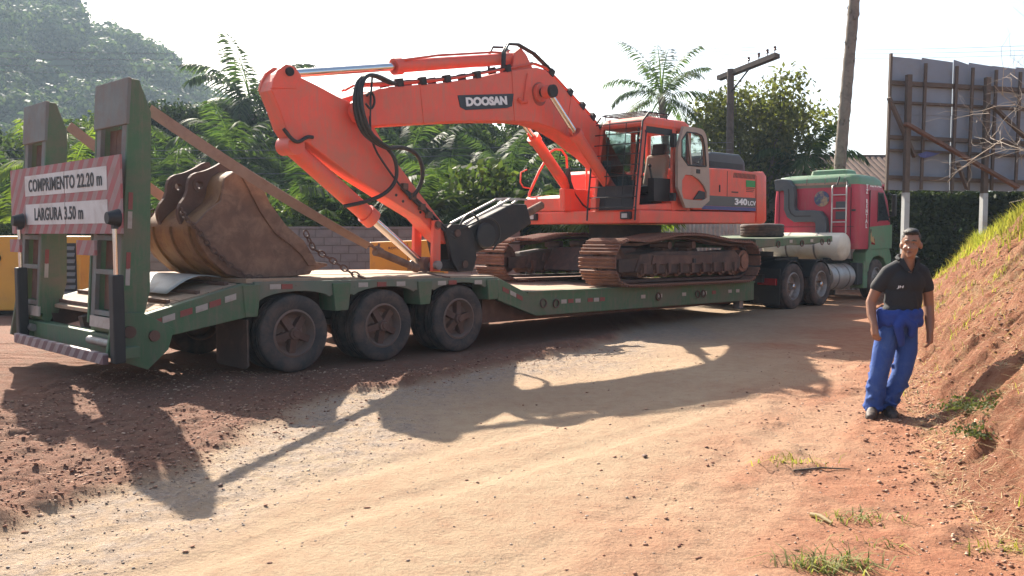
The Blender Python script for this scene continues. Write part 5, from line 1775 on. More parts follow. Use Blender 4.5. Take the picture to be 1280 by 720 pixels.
# windscreen and visor
tk_.part(MB().hexa([(18.10, 0.15, 2.0), (18.18, 0.15, 2.0), (18.18, TRW - 0.15, 2.0), (18.10, TRW - 0.15, 2.0), (17.76, 0.2, 2.82), (17.84, 0.2, 2.82), (17.84, TRW - 0.2, 2.82), (17.76, TRW - 0.2, 2.82)]), "windscreen", M["glass_dark"], c0)
tk_.part(MB().prism([(17.78, 2.98), (18.05, 2.86), (18.02, 2.84), (17.74, 2.92)], -0.03, TRW + 0.03), "sun_visor", RED, c0)
# mirrors
for v, s in ((-0.12, -1), (TRW + 0.12, 1)):
    mi = tk_.part(MB().box((18.00, v - 0.06, 2.15), (18.10, v + 0.06, 2.72)), "mirror", M["black"], c0, bev=0.03)
    tk_.part(MB().cyl((17.95, v - s * 0.15, 2.75), (18.05, v, 2.68), 0.02).cyl((18.0, v - s * 0.15, 2.1), (18.05, v, 2.2), 0.02), "mirror_arm", M["black"], mi, smooth=40)
# rear of the cab: air duct, emblem, ladder, small window
def duct_poly(path, w):
    """offset polygon of a (v,z) polyline"""
    L_, R_ = [], []
    n = len(path)
    for i in range(n):
        a = V(*path[max(i - 1, 0)])
        b = V(*path[min(i + 1, n - 1)])
        c = V(*path[i])
        if 0 < i < n - 1:
            d1, d2 = unit(c - a), unit(b - c)
            n1, n2 = V(-d1[1], d1[0]), V(-d2[1], d2[0])
            mvec = unit(n1 + n2)
            k = w / 2 / max(0.4, mvec @ n1)
        else:
            d = unit(b - a)
            mvec, k = V(-d[1], d[0]), w / 2
        L_.append(tuple(c + mvec * k))
        R_.append(tuple(c - mvec * k))
    return L_ + R_[::-1]


dp = [(2.18, 2.95), (1.98, 2.97), (1.86, 2.95), (1.78, 2.85), (1.76, 2.7), (1.76, 2.35), (1.70, 2.22), (1.58, 2.14), (1.15, 2.14), (0.98, 2.12), (0.90, 2.02), (0.88, 1.9), (0.88, 1.60)]
du_ = tk_.part(MB().prism(duct_poly(dp, 0.30), 15.90, 16.088, axis=0), "air_duct", M["duct_grey"], c0, bev=0.04)
tk_.part(MB().prism(duct_poly(dp[3:9], 0.03), 15.892, 15.90, axis=0), "duct_groove", M["black"], du_)
em = tk_.part(MB().cyl((16.07, 0.95, 2.58), (16.088, 0.95, 2.58), 0.20, n=28), "emblem", M["emblem_print"], c0, smooth=40)
ld = tk_.part(MB().tube([(16.08, 0.62, 2.92), (15.98, 0.62, 2.88), (15.96, 0.62, 2.80), (15.96, 0.62, 1.70)], 0.02, 7).tube([(16.08, 0.25, 2.92), (15.98, 0.25, 2.88), (15.96, 0.25, 2.80), (15.96, 0.25, 1.70)], 0.02, 7), "ladder", M["aluminium"], c0, smooth=60)
for z in (1.98, 2.32, 2.66):
    tk_.part(MB().cyl((15.96, 0.25, z), (15.96, 0.62, z), 0.016, n=8), "rung", M["aluminium"], ld, smooth=60)
for z in (2.05, 2.3):
    tk_.part(MB().box((16.06, 0.30, z), (16.088, 0.57, z + 0.2)), "vent", M["duct_grey"], c0, bev=0.01)
tk_.part(MB().box((16.07, 0.06, 2.25), (16.088, 0.16, 2.30)).cyl((16.0, 0.45, 3.12), (15.95, 0.50, 2.9), 0.02).cyl((16.2, 0.35, 3.14), (15.99, 0.25, 2.9), 0.015), "grab_handle", M["black"], c0)
tk_.part(MB().box((16.072, 0.2, 2.86), (16.09, 2.1, 2.93)), "roof_seam", M["green_dull"], c0)
# seams, ribs and fittings on the cab
for v in (0.18, 2.12):
    tk_.part(MB().box((16.076, v, 1.45), (16.089, v + 0.012, 2.84)), "panel_seam", M["letter_black"], c0)
tk_.part(MB().box((16.078, 0.1, 1.86), (16.089, 2.2, 1.872)), "panel_seam", M["letter_black"], c0)
for v in (0.35, 0.85, 1.35, 1.85):
    tk_.part(MB().prism([(16.06, 2.95), (16.10, 3.07), (16.17, 3.165), (16.17, 3.18), (16.09, 3.08), (16.05, 2.95)], v, v + 0.03), "roof_rib", M["green_dull"], c0)
tk_.part(MB().box((16.066, 0.28, 2.93), (16.085, 1.9, 2.985)), "roof_stain_strip", M["strap"], c0)
for z0, z1 in ((1.34, 2.78),):
    tk_.part(MB().box((16.735, -0.028, z0), (16.747, -0.012, z1)), "door_seam", M["letter_black"], c0)
tk_.part(MB().prism([(17.22, 1.99), (17.22, 2.75), (17.54, 2.75), (18.0, 2.0), (17.955, 2.0), (17.52, 2.725), (17.25, 2.725), (17.25, 1.99)], -0.036, -0.024), "window_frame", M["black"], c0)
# lettering on the side
me = lay_text(text_mesh("T\nZ\n\nR\nE\nN\nT\nA\nL", 0.16, 0.002, 0.006, line=0.86), (16.56, -0.0165, 2.38), (1, 0, 0), (0, 0, 1), 0.13, 1.10)
me.transform(Matrix.Translation(Vector(-tk_.base)))
mkobj("lettering", me, M["letter_white"], c0)
me = lay_text(text_mesh("RENTAL", 0.16, 0.002, 0.006), (17.2, 0.028, 2.93), (1, 0, 0), (0, 0, 1), 0.7, 0.11)
me.transform(Matrix.Translation(Vector(-tk_.base)))
mkobj("lettering", me, M["letter_white"], c0)
tk_.part(MB().prism([(16.82, 1.50), (16.98, 1.46), (17.06, 1.44), (16.98, 1.62), (16.88, 1.60), (16.80, 1.80)], -0.035, -0.030), "door_emblem", M["emblem_yellow"], c0)
tk_.part(MB().prism([(16.86, 1.42), (17.10, 1.40), (17.06, 1.56), (16.94, 1.58)], -0.029, -0.024), "door_emblem", M["tail_red"], c0)

# spare wheel lying on the gooseneck
sw = Thing("spare_tyre", "black spare tyre lying flat on the trailer gooseneck behind the excavator", "tyre", (13.1, 0.98, 1.6), T)
w = mkobj("wheel_rim", RIMO, M["rim"], sw.o, (0, 0, 0.165), (math.pi / 2, 0, 0))
mkobj("tyre", tyre_mesh(0.50, 0.30), M["rubber"], sw.o, (0, 0, 0.165), (math.pi / 2, 0, 0))
# ================================================================== PERSON
def voxel(mb, size, smooth_it=6, name="body"):
    o = mkobj(name, mb.mesh(name, recalc=True))
    r = o.modifiers.new("r", 'REMESH')
    r.mode = 'VOXEL'
    r.voxel_size = size
    s = o.modifiers.new("s", 'SMOOTH')
    s.factor = 0.5
    s.iterations = smooth_it
    dg = bpy.context.evaluated_depsgraph_get()
    me = bpy.data.meshes.new_from_object(o.evaluated_get(dg))
    me.name = name
    bpy.data.objects.remove(o)
    me.polygons.foreach_set("use_smooth", [True] * len(me.polygons))
    return me


def limb(mb, pts, n=14):
    """chain of balls + cones: pts (x,y,z,r)"""
    for p in pts:
        mb.ball(p[:3], p[3], n, 8)
    for a, b in zip(pts[:-1], pts[1:]):
        mb.cyl(a[:3], b[:3], a[3], b[3], n)
    return mb


def ell(mb, c, r):
    return mb.ball(c, r, 18, 12)


PX, PY = 3.43, 8.20
PZ = float(bank_z(PX, PY)[0])
pe = Thing("person", "person in black polo shirt and blue trousers, blue jacket tied at waist, beside the bank", "person", (0, 0, 0))
pe.o.location = (PX, PY, PZ - 0.015)
# ---- body (one continuous skin mesh): head, neck, torso, arms, hands
# x: right in the view, y: away, z: up. He faces towards -y, head turned to -x.
HC = V(0.205, -0.03, 1.595)
b = MB()
ell(b, HC + V(0.005, 0.012, 0.035), (0.078, 0.097, 0.098))
ell(b, HC + V(-0.012, -0.020, -0.035), (0.062, 0.072, 0.080))
ell(b, HC + V(-0.022, -0.045, -0.085), (0.040, 0.042, 0.036))
fw = unit(V(-0.50, -0.86, 0.0))
sd_ = V(fw[1], -fw[0], 0)            # his right-hand side seen from the front
lf = -sd_
fc = lambda f, s, u_: HC + fw * f + lf * s + V(0, 0, u_)
ell(b, fc(0.085, 0, -0.018), (0.016, 0.016, 0.030))
ell(b, fc(0.100, 0, -0.034), (0.017, 0.017, 0.013))
for s in (-1, 1):
    ell(b, fc(0.072, 0.032 * s, 0.028), (0.026, 0.022, 0.012))   # brow
    ell(b, fc(0.062, 0.040 * s, -0.035), (0.024, 0.024, 0.022))  # cheek
    ell(b, fc(-0.005, 0.082 * s, -0.010), (0.014, 0.024, 0.032)) # ear
ell(b, fc(0.080, 0, -0.068), (0.026, 0.020, 0.012))
ell(b, fc(0.072, 0, -0.105), (0.022, 0.020, 0.016))
limb(b, [(0.20, 0.0, 1.53, 0.060), (0.19, 0.020, 1.38, 0.070)])
# chest and shoulders
ell(b, (0.185, 0.03, 1.25), (0.17, 0.11, 0.14))
ell(b, (0.170, 0.03, 1.10), (0.15, 0.105, 0.16))
ell(b, (0.145, 0.03, 0.95), (0.145, 0.105, 0.12))
# arm at the left of the view (his right)
RA = [(0.020, 0.03, 1.335, 0.060), (-0.064, 0.05, 1.19, 0.052), (-0.112, 0.06, 1.06, 0.046), (-0.124, 0.01, 0.95, 0.042), (-0.126, -0.06, 0.865, 0.030)]
limb(b, RA)
LA = [(0.345, 0.03, 1.335, 0.060), (0.396, 0.04, 1.19, 0.052), (0.418, 0.05, 1.03, 0.046), (0.408, 0.0, 0.90, 0.042), (0.385, -0.06, 0.80, 0.030)]
limb(b, LA)


def hand(mb, wrist, dirv, palm_n, thumb_side):
    d = unit(dirv)
    nrm = unit(palm_n)
    s = np.cross(d, nrm)
    w = V(*wrist)
    for k in range(5):
        f = k / 4
        ell(mb, tuple(w + d * (0.015 + 0.07 * f) + s * 0.0), (0.030, 0.030, 0.030))
        ell(mb, tuple(w + d * (0.02 + 0.065 * f) + s * 0.022), (0.018, 0.018, 0.02))
        ell(mb, tuple(w + d * (0.02 + 0.065 * f) - s * 0.022), (0.018, 0.018, 0.02))
    for i, (off, ln) in enumerate(((-0.034, 0.066), (-0.011, 0.078), (0.012, 0.074), (0.034, 0.058))):
        p0 = w + d * 0.085 + s * off
        p1 = p0 + unit(d + nrm * 0.25) * ln * 0.48
        p2 = p1 + unit(d * 0.8 + nrm * 0.75) * ln * 0.30
        p3 = p2 + unit(d * 0.4 + nrm * 1.0) * ln * 0.25
        limb(mb, [(*p0, 0.0105), (*p1, 0.0098), (*p2, 0.009), (*p3, 0.008)], 10)
    t0 = w + d * 0.03 + s * 0.030 * thumb_side
    t1 = t0 + unit(d * 0.75 + s * thumb_side * 0.7 + nrm * 0.3) * 0.042
    t2 = t1 + unit(d * 1.0 + s * thumb_side * 0.1 + nrm * 0.4) * 0.030
    limb(mb, [(*t0, 0.014), (*t1, 0.0115), (*t2, 0.0095)], 10)


hand(b, RA[-1][:3], (0.03, -0.25, -0.95), (0.75, 0.3, 0.0), -1)
hand(b, LA[-1][:3], (-0.10, -0.25, -0.95), (-0.75, 0.3, 0.0), 1)
bme_ = voxel(b, 0.006, 3, "body")
bd = mkobj("body", bme_, M["skin"], pe.o)
# eyes, brows, lips
for s in (-1, 1):
    e = MB()
    c = fc(0.0765, 0.031 * s, 0.008)
    ell(e, tuple(c), (0.012, 0.009, 0.0045))
    eo = mkobj("eye", e.mesh("eye", smooth=180), M["eye_white"], bd)
    ell_ = MB()
    ell(ell_, tuple(c + fw * 0.0055), (0.0055, 0.0055, 0.0045))
    mkobj("iris", ell_.mesh("iris", smooth=180), M["hair"], bd)
    q = MB()
    pts = [fc(0.094, 0.013 * s, 0.034), fc(0.092, 0.032 * s, 0.039), fc(0.076, 0.052 * s, 0.032)]
    q.tube([tuple(p) for p in pts], 0.0055, 6)
    mkobj("eyebrow", q.mesh("eyebrow", smooth=180), M["hair"], bd)
q = MB()
ell(q, tuple(fc(0.094, 0, -0.066)), (0.022, 0.010, 0.005))
ell(q, tuple(fc(0.092, 0, -0.074)), (0.019, 0.010, 0.005))
mkobj("lips", q.mesh("lips", smooth=180), M["lips"], bd)
# hair: short cap
h = MB()
ell(h, tuple(HC + V(0.008, 0.018, 0.042)), (0.080, 0.100, 0.092))
ell(h, tuple(HC + V(-0.004, -0.005, 0.112)), (0.066, 0.082, 0.036))
for k in range(60):
    t = random.uniform(0, 6.28)
    ph = random.uniform(0.25, 1.4)
    c = HC + V(0.008, 0.015, 0.055) + V(math.cos(t) * math.cos(ph) * 0.070, math.sin(t) * math.cos(ph) * 0.085, math.sin(ph) * 0.088)
    ell(h, tuple(c), (0.013, 0.013, 0.016))
hm = voxel(h, 0.008, 2, "hair")
ho = mkobj("hair", hm, M["hair"], pe.o)
# cut the hair away from the face
bmx = bmesh.new()
bmx.from_mesh(hm)
kill = []
for vtx in bmx.verts:
    r_ = V(*vtx.co) - HC
    f = r_ @ fw
    if (f > 0.040 and r_[2] < 0.082) or (r_[2] < 0.015 and f > 0.0) or (r_[2] < -0.015 and f > -0.04) or r_[2] < -0.05:
        kill.append(vtx)
bmesh.ops.delete(bmx, geom=kill, context='VERTS')
bmx.to_mesh(hm)
bmx.free()
# ---- shirt
s = MB()
ell(s, (0.185, 0.03, 1.25), (0.190, 0.128, 0.155))
ell(s, (0.175, 0.03, 1.10), (0.172, 0.125, 0.19))
ell(s, (0.158, 0.03, 0.99), (0.175, 0.13, 0.09))
limb(s, [(0.165, 0.03, 1.0, 0.12), (0.185, 0.03, 1.28, 0.12)])
limb(s, [(0.165, 0.035, 1.405, 0.075), (0.030, 0.03, 1.335, 0.072), (-0.058, 0.05, 1.205, 0.066)])
limb(s, [(0.215, 0.035, 1.405, 0.075), (0.335, 0.03, 1.335, 0.072), (0.390, 0.04, 1.205, 0.066)])
for k in range(26):     # folds
    t = random.uniform(0, 6.28)
    z = random.uniform(0.95, 1.25)
    x0 = 0.165 + 0.165 * math.cos(t)
    y0 = 0.03 + 0.12 * math.sin(t)
    limb(s, [(x0, y0, z, 0.012), (x0 * 0.9 + 0.02 + random.uniform(-.03, .03), y0, z - random.uniform(.04, .12), 0.014)], 8)
sm_ = voxel(s, 0.011, 3, "shirt")
bmx = bmesh.new()
bmx.from_mesh(sm_)
nk = V(0.195, 0.0, 1.40)
kill = []
for vtx in bmx.verts:
    c = V(*vtx.co)
    if c[2] > 1.440 and abs(c[0] - 0.195) < 0.080:
        kill.append(vtx)
    elif c[2] > 1.335 and c[1] < 0.03 and abs(c[0] - 0.190) < 0.065 * (c[2] - 1.335) / 0.10:
        kill.append(vtx)
bmesh.ops.delete(bmx, geom=kill, context='VERTS')
bmx.to_mesh(sm_)
bmx.free()
sho = mkobj("shirt", sm_, M["shirt"], pe.o)
# collar and chest mark
cl = MB()
for sgn in (-1, 1):
    cl.hexa([(0.193 + sgn * 0.006, -0.100, 1.345), (0.193 + sgn * 0.050, -0.098, 1.360), (0.193 + sgn * 0.055, -0.088, 1.360), (0.193 + sgn * 0.008, -0.090, 1.345),
             (0.193 + sgn * 0.066, -0.050, 1.478), (0.193 + sgn * 0.100, -0.035, 1.430), (0.193 + sgn * 0.100, -0.025, 1.430), (0.193 + sgn * 0.066, -0.040, 1.478)])
cl.tube([(0.193 - 0.080, -0.035, 1.455), (0.193 - 0.088, 0.03, 1.475), (0.193 - 0.05, 0.085, 1.49), (0.193, 0.10, 1.495), (0.193 + 0.05, 0.085, 1.49), (0.193 + 0.088, 0.03, 1.475), (0.193 + 0.080, -0.035, 1.455)], 0.018, 8)
cm = cl.mesh("collar", smooth=60)
bevel(mkobj("collar", cm, M["shirt"], sho), 0.004)
me = lay_text(text_mesh("JH", 0.05, 0.002, 0.001), (0.085, -0.103, 1.21), (1, 0, 0), (0, 0.12, 1), 0.055, 0.03, 0.3)
mkobj("chest_logo", me, M["letter_white"], sho)
# ---- trousers
t = MB()
ell(t, (0.128, 0.03, 0.88), (0.180, 0.130, 0.13))
limb(t, [(0.05, 0.03, 0.84, 0.105), (-0.005, 0.005, 0.62, 0.100), (-0.045, -0.01, 0.43, 0.085), (-0.065, 0.01, 0.25, 0.082), (-0.082, 0.025, 0.105, 0.083)])
limb(t, [(0.205, 0.035, 0.84, 0.105), (0.215, 0.03, 0.62, 0.098), (0.185, 0.03, 0.43, 0.085), (0.125, 0.06, 0.25, 0.082), (0.070, 0.09, 0.115, 0.080)])
for k in range(60):
    if k % 2:
        zz = random.uniform(0.10, 0.75)
        x0 = float(np.interp(zz, [0.1, 0.25, 0.43, 0.62, 0.84], [-0.082, -0.065, -0.045, -0.005, 0.05]))
        y0 = 0.01
    else:
        zz = random.uniform(0.12, 0.75)
        x0 = float(np.interp(zz, [0.1, 0.25, 0.43, 0.62, 0.84], [0.07, 0.125, 0.185, 0.215, 0.205]))
        y0 = 0.05
    a_ = random.uniform(0, 6.28)
    rr = 0.082
    limb(t, [(x0 + rr * math.cos(a_), y0 + rr * math.sin(a_), zz, 0.011), (x0 + rr * math.cos(a_ + 0.8), y0 + rr * math.sin(a_ + 0.8), zz + random.uniform(-.07, .07), 0.017)], 8)
for (x0, y0) in ((-0.082, 0.025), (0.070, 0.09)):
    for k in range(14):
        a_ = 2 * math.pi * k / 14
        ell(t, (x0 + 0.075 * math.cos(a_), y0 + 0.078 * math.sin(a_), 0.075 + random.uniform(-.012, .03)), (0.022, 0.022, 0.022))
tm = voxel(t, 0.010, 7, "trousers")
mkobj("trousers", tm, M["jeans"], pe.o)
# ---- jacket tied round the waist: rolled band, knot, hanging sleeves
j = MB()
for k in range(26):
    a_ = 2 * math.pi * k / 26
    ell(j, (0.140 + 0.170 * math.cos(a_), 0.03 + 0.130 * math.sin(a_), 0.955 + random.uniform(-.015, .015)), (0.045, 0.04, 0.055))
    ell(j, (0.140 + 0.182 * math.cos(a_), 0.03 + 0.140 * math.sin(a_), 0.895 + random.uniform(-.02, .02)), (0.036, 0.032, 0.05))
ell(j, (0.115, -0.125, 0.92), (0.06, 0.04, 0.045))
limb(j, [(0.10, -0.13, 0.91, 0.04), (0.06, -0.14, 0.85, 0.042), (0.085, -0.135, 0.76, 0.036), (0.10, -0.12, 0.70, 0.03)])
limb(j, [(0.13, -0.13, 0.91, 0.04), (0.20, -0.13, 0.86, 0.042), (0.19, -0.12, 0.78, 0.034)])
limb(j, [(-0.03, 0.0, 0.93, 0.045), (-0.045, 0.01, 0.85, 0.035)])
mkobj("tied_jacket", voxel(j, 0.011, 2, "tied_jacket"), M["jacket"], pe.o)
# ---- shoes
for (x, y, ax) in ((-0.095, 0.0, (-0.45, -0.89)), (0.075, 0.065, (-0.10, -0.99))):
    f = V(ax[0], ax[1], 0)
    sh2 = MB()
    for k in range(7):
        q = k / 6
        c = V(x, y, 0) + f * (-0.06 + 0.24 * q)
        wd = (0.040, 0.045, 0.045, 0.050, 0.054, 0.052, 0.042)[k]
        hz = (0.060, 0.065, 0.062, 0.052, 0.044, 0.038, 0.030)[k]
        ell(sh2, (c[0], c[1], 0.018 + hz * 0.75), (wd, wd, hz))
        ell(sh2, (c[0], c[1], 0.022), (wd + 0.004, wd + 0.004, 0.02))
    ell(sh2, (x, y, 0.09), (0.045, 0.045, 0.05))
    mkobj("shoe", voxel(sh2, 0.009, 2, "shoe"), M["shoe"], pe.o)
# ================================================================== BACKGROUND THINGS
# ------------------------------------------------------------------ block wall
wa = Thing("block_wall", "grey concrete block wall standing behind the trailer below the palms", "wall", (-5.0, 22.0, 0))
wa.o.rotation_euler = (0, 0, R(2.5))
wa.part(MB().box((-9.6, 21.95, -0.05), (0.2, 22.05, 1.80)), "mortar_core", M["mortar"])
BLK = MB().box((-0.192, -0.075, -0.092), (0.192, 0.075, 0.092))
bm_ = BLK.mesh("block")
for r_ in range(9):
    for k in range(24):
        x = -9.4 + 0.40 * k + (0.2 if r_ % 2 else 0)
        if r_ == 8 and random.random() < 0.08:
            continue
        o = wa.place(bm_, "block", M["block"], (x + random.uniform(-.004, .004), 22.0 + random.uniform(-.012, .012), 0.10 + 0.20 * r_ + random.uniform(-.003, .003)), (0, 0, random.uniform(-.015, .015)))
for k in range(12):
    wa.place(MB().box((-0.40, -0.10, -0.025), (0.40, 0.10, 0.03)).mesh("cap_stone"), "cap_stone", M["block"], (-9.2 + 0.82 * k, 22.0, 1.835 + random.uniform(-.006, .006)), (0, 0, random.uniform(-.02, .02)))

# ------------------------------------------------------------------ yellow cabinets
yb = Thing("yellow_cabinet", "yellow steel cabinet with a chamfered top corner standing behind the trailer deck", "cabinet", (-2.1, 18.5, 0))
c_ = yb.part(MB().prism([(-2.86, 0.12), (-1.36, 0.12), (-1.36, 1.46), (-1.48, 1.57), (-2.86, 1.52)], 18.0, 19.1), "body", M["yellow"], bev=0.02)
for x in (-2.80, -1.62):
    yb.part(MB().box((x, 18.05, 0.0), (x + 0.2, 19.05, 0.12)), "skid", M["black"])
yb.part(MB().box((-2.10, 17.99, 0.2), (-2.088, 18.0, 1.5)), "door_gap", M["letter_brown"], c_)
me = lay_text(text_mesh("ROTTE", 0.1, 0.001, 0.003), (-2.36, 17.994, 1.40), (1, 0, 0), (0, 0, 1), 0.24, 0.05)
me.transform(Matrix.Translation(Vector(-yb.base)))
mkobj("lettering", me, M["letter_brown"], c_)
yb.part(MB().box((-2.0, 17.985, 0.9), (-1.94, 18.0, 1.05)), "handle", M["black"], c_)
y2 = Thing("yellow_cabinet", "yellow louvred generator cabinet standing behind the raised ramps", "cabinet", (-9.6, 18.5, 0))
c_ = y2.part(MB().box((-10.9, 18.0, 0.14), (-8.68, 19.4, 1.64)), "body", M["yellow"], bev=0.03)
y2.part(MB().box((-9.05, 17.985, 0.25), (-8.75, 18.0, 1.5)), "louvre_frame", M["black"], c_)
for k in range(9):
    y2.part(MB().hexa([(-9.03, 17.95, 0.32 + k * 0.13), (-8.77, 17.95, 0.32 + k * 0.13), (-8.77, 17.985, 0.38 + k * 0.13), (-9.03, 17.985, 0.38 + k * 0.13), (-9.03, 17.95, 0.335 + k * 0.13), (-8.77, 17.95, 0.335 + k * 0.13), (-8.77, 17.985, 0.395 + k * 0.13), (-9.03, 17.985, 0.395 + k * 0.13)]), "louvre", M["ramp_grey"], c_)
for x in (-10.8, -9.1):
    y2.part(MB().box((x, 18.1, 0.0), (x + 0.3, 19.3, 0.14)), "skid", M["black"])
y2.part(MB().cyl((-10.35, 17.97, 1.2), (-10.35, 18.0, 1.2), 0.09), "round_vent", M["black"], c_, smooth=40)

# ------------------------------------------------------------------ corrugated fence behind the truck
fe = Thing("sheet_fence", "grey corrugated sheet fence seen under the excavator body", "fence", (6.0, 27.0, 0))
wv = MB()
n = 40
vs, fs = [], []
for i in range(n + 1):
    x = 1.05 * i / n
    for z in (0.0, 2.0):
        vs.append((x, 0.03 * math.sin(i * 2 * math.pi / 5), z))
for i in range(n):
    fs.append((2 * i, 2 * i + 2, 2 * i + 3, 2 * i + 1))
pm = MB().add(vs, fs).mesh("sheet", recalc=False, smooth=60)
for k in range(9):
    o = fe.place(pm, "sheet", M["aluminium"], (1.6 + k * 1.03, 27.0 + (k % 2) * 0.012, 0.0))
for k in range(5):
    fe.part(MB().box((1.55 + k * 2.3, 27.05, 0), (1.65 + k * 2.3, 27.15, 2.05)), "post", M["pole_wood"])
fe.part(MB().box((1.5, 27.05, 1.6), (10.9, 27.11, 1.68)), "rail", M["pole_wood"])

# ------------------------------------------------------------------ billboard, back side towards us
BO, BA = V(7.92, 19.0, 0), R(10)
bb = Thing("billboard", "weathered grey billboard seen from its back, timber framed on two posts", "billboard", (1.9, 0, 0), (BO, BA))
xs = [0.0, 0.75, 1.50, 1.86, 2.42, 3.0, 3.6, 4.3]
def topy(x):
    return 5.42 - 0.055 * x
for i in range(len(xs) - 1):
    a, c = xs[i] + 0.002, xs[i + 1] + (-0.014 if i == 1 else -0.001)
    t0, t1 = topy(a) + random.uniform(-.02, .02), topy(c) + random.uniform(-.02, .02)
    if i == 2:
        t0 += 0.03
        t1 -= 0.04
    bb.part(MB().hexa([(a, 0.06, 2.62), (c, 0.06, 2.60), (c, 0.075, 2.60), (a, 0.075, 2.62), (a, 0.06, 4.22), (c, 0.06, 4.20), (c, 0.075, 4.20), (a, 0.075, 4.22)]), "panel", M["board_grey"])
    bb.part(MB().hexa([(a, 0.045, 4.205), (c, 0.045, 4.19), (c, 0.058, 4.19), (a, 0.058, 4.205), (a, 0.045, t0), (c, 0.045, t1), (c, 0.058, t1), (a, 0.058, t0)]), "panel", M["board_grey"])
for z, h_ in ((4.85, 0.09), (4.45, 0.05), (3.72, 0.08), (3.45, 0.05), (2.88, 0.08)):
    bb.part(MB().bar((-0.02, 0.005, z), (4.32, 0.005, z - 0.1), 0.08, h_), "rail", M["board_wood"])
for x in (0.75, 1.48, 1.86, 2.42, 3.0, 3.6):
    bb.part(MB().bar((x + 0.03, -0.055, 5.3 - 0.05 * x), (x, -0.055, 2.62), 0.06, 0.04, up=(0, 1, 0)), "stud", M["board_wood"])
bb.part(MB().bar((-0.03, -0.01, 2.6), (0.0, -0.01, 5.45), 0.05, 0.06, up=(0, 1, 0)), "edge_strip", M["board_wood"])
for x in (0.34, 2.18):
    bb.part(MB().box((x - 0.055, -0.19, -0.02), (x + 0.055, -0.085, 5.0)), "post", M["board_wood"], bev=0.01)
    bb.part(MB().box((x - 0.059, -0.195, 0.9), (x + 0.059, -0.081, 2.55)), "post_sleeve", M["tarp"])
bb.part(MB().bar((0.22, -0.24, 3.98), (2.9, -0.24, 2.68), 0.06, 0.13, up=(0, 1, 0)), "brace", M["wood_dark"])
bb.part(MB().bar((-0.08, -0.10, 4.52), (0.55, -0.10, 3.30), 0.05, 0.11, up=(0, 1, 0)), "brace", M["board_wood"])
bb.part(MB().bar((2.2, -0.27, 4.4), (3.3, -0.27, 3.5), 0.05, 0.11, up=(0, 1, 0)), "brace", M["board_wood"])
bb.part(MB().bar((1.55, -0.10, 3.2), (1.8, -0.10, 2.65), 0.05, 0.09, up=(0, 1, 0)), "brace", M["board_wood"])
rg = MB().add([(0.62, -0.10, 3.36), (0.80, -0.12, 3.42), (1.05, -0.1, 3.39), (1.18, -0.10, 3.41), (0.98, -0.11, 3.33), (0.78, -0.12, 3.28), (0.66, -0.13, 3.30)], [(0, 1, 5, 6), (1, 2, 4, 5), (2, 3, 4)])
o = bb.part(rg, "torn_rag", M["stripe_blue"])
o.modifiers.new("thick", 'SOLIDIFY').thickness = 0.006

# ------------------------------------------------------------------ utility pole and lines
up = Thing("utility_pole", "dark wooden utility pole with a slanting crossarm and four insulators beside the olive tree", "utility pole", (7.62, 31, 0))
up.part(MB().cyl((7.50, 31, -0.1), (7.47, 31, 7.30), 0.15, 0.12, 12), "pole", M["pole_wood"], smooth=40)
A_, B_ = V(7.2, 31.7, 7.12), V(8.40, 28.9, 7.36)
arm = up.part(MB().bar(A_, B_, 0.12, 0.15).bar(A_ + V(.1, .05, -.02), B_ + V(.1, .05, -.02), 0.1, 0.14), "crossarm", M["pole_wood"])
up.part(MB().bar((7.47, 30.9, 6.5), tuple(A_ * .38 + B_ * .62), 0.04, 0.04).bar((7.47, 31.1, 6.6), tuple(A_ * .85 + B_ * .15), 0.04, 0.04), "arm_brace", M["black_steel"])
INS = []
for f in (0.55, 0.72, 0.86, 0.98):
    c = A_ * (1 - f) + B_ * f + V(0, 0, 0.08)
    INS.append(c + V(0, 0, 0.2))
    up.part(MB().cyl(c, c + V(0, 0, 0.1), 0.015, n=6).lathe([(0.03, 0.08), (0.06, 0.10), (0.035, 0.14), (0.055, 0.16), (0.03, 0.22), (0.001, 0.23)], c, (0, 0, 1), 10), "insulator", M["insulator"], arm, smooth=40)


def wire(a, b, sag, label, r=0.006, n=40):
    a, b = V(*a), V(*b)
    pts = [a + (b - a) * k / n - V(0, 0, sag * 4 * (k / n) * (1 - k / n)) for k in range(n + 1)]
    o = mkobj("power_line", MB().tube([tuple(p) for p in pts], r, 4).mesh("power_line", recalc=False), M["wire"])
    tag(o, label, "cable", "overhead power lines")


for k, c in enumerate(INS):
    wire(c, (-30 + 0.9 * k, 30 - 1.0 * k, 7.25 + 0.08 * k), 0.35, "thin power line in front of the hill, strung from the %s crossarm insulator" % ("first", "second", "third", "last")[k], 0.007)
for k, c in enumerate(INS[:3]):
    wire(c, (26, 24 - 1.0 * k, 7.3), 0.35, "thin power line towards the billboard from the %s crossarm insulator" % ("first", "second", "third")[k], 0.005)
for z, wh in ((4.3, "highest"), (4.05, "middle"), (3.55, "lowest")):
    wire((7.5, 30.85, z + 0.5), (-30, 26, z), 0.25, wh + " of three cables strung low from the pole behind the bucket", 0.010)

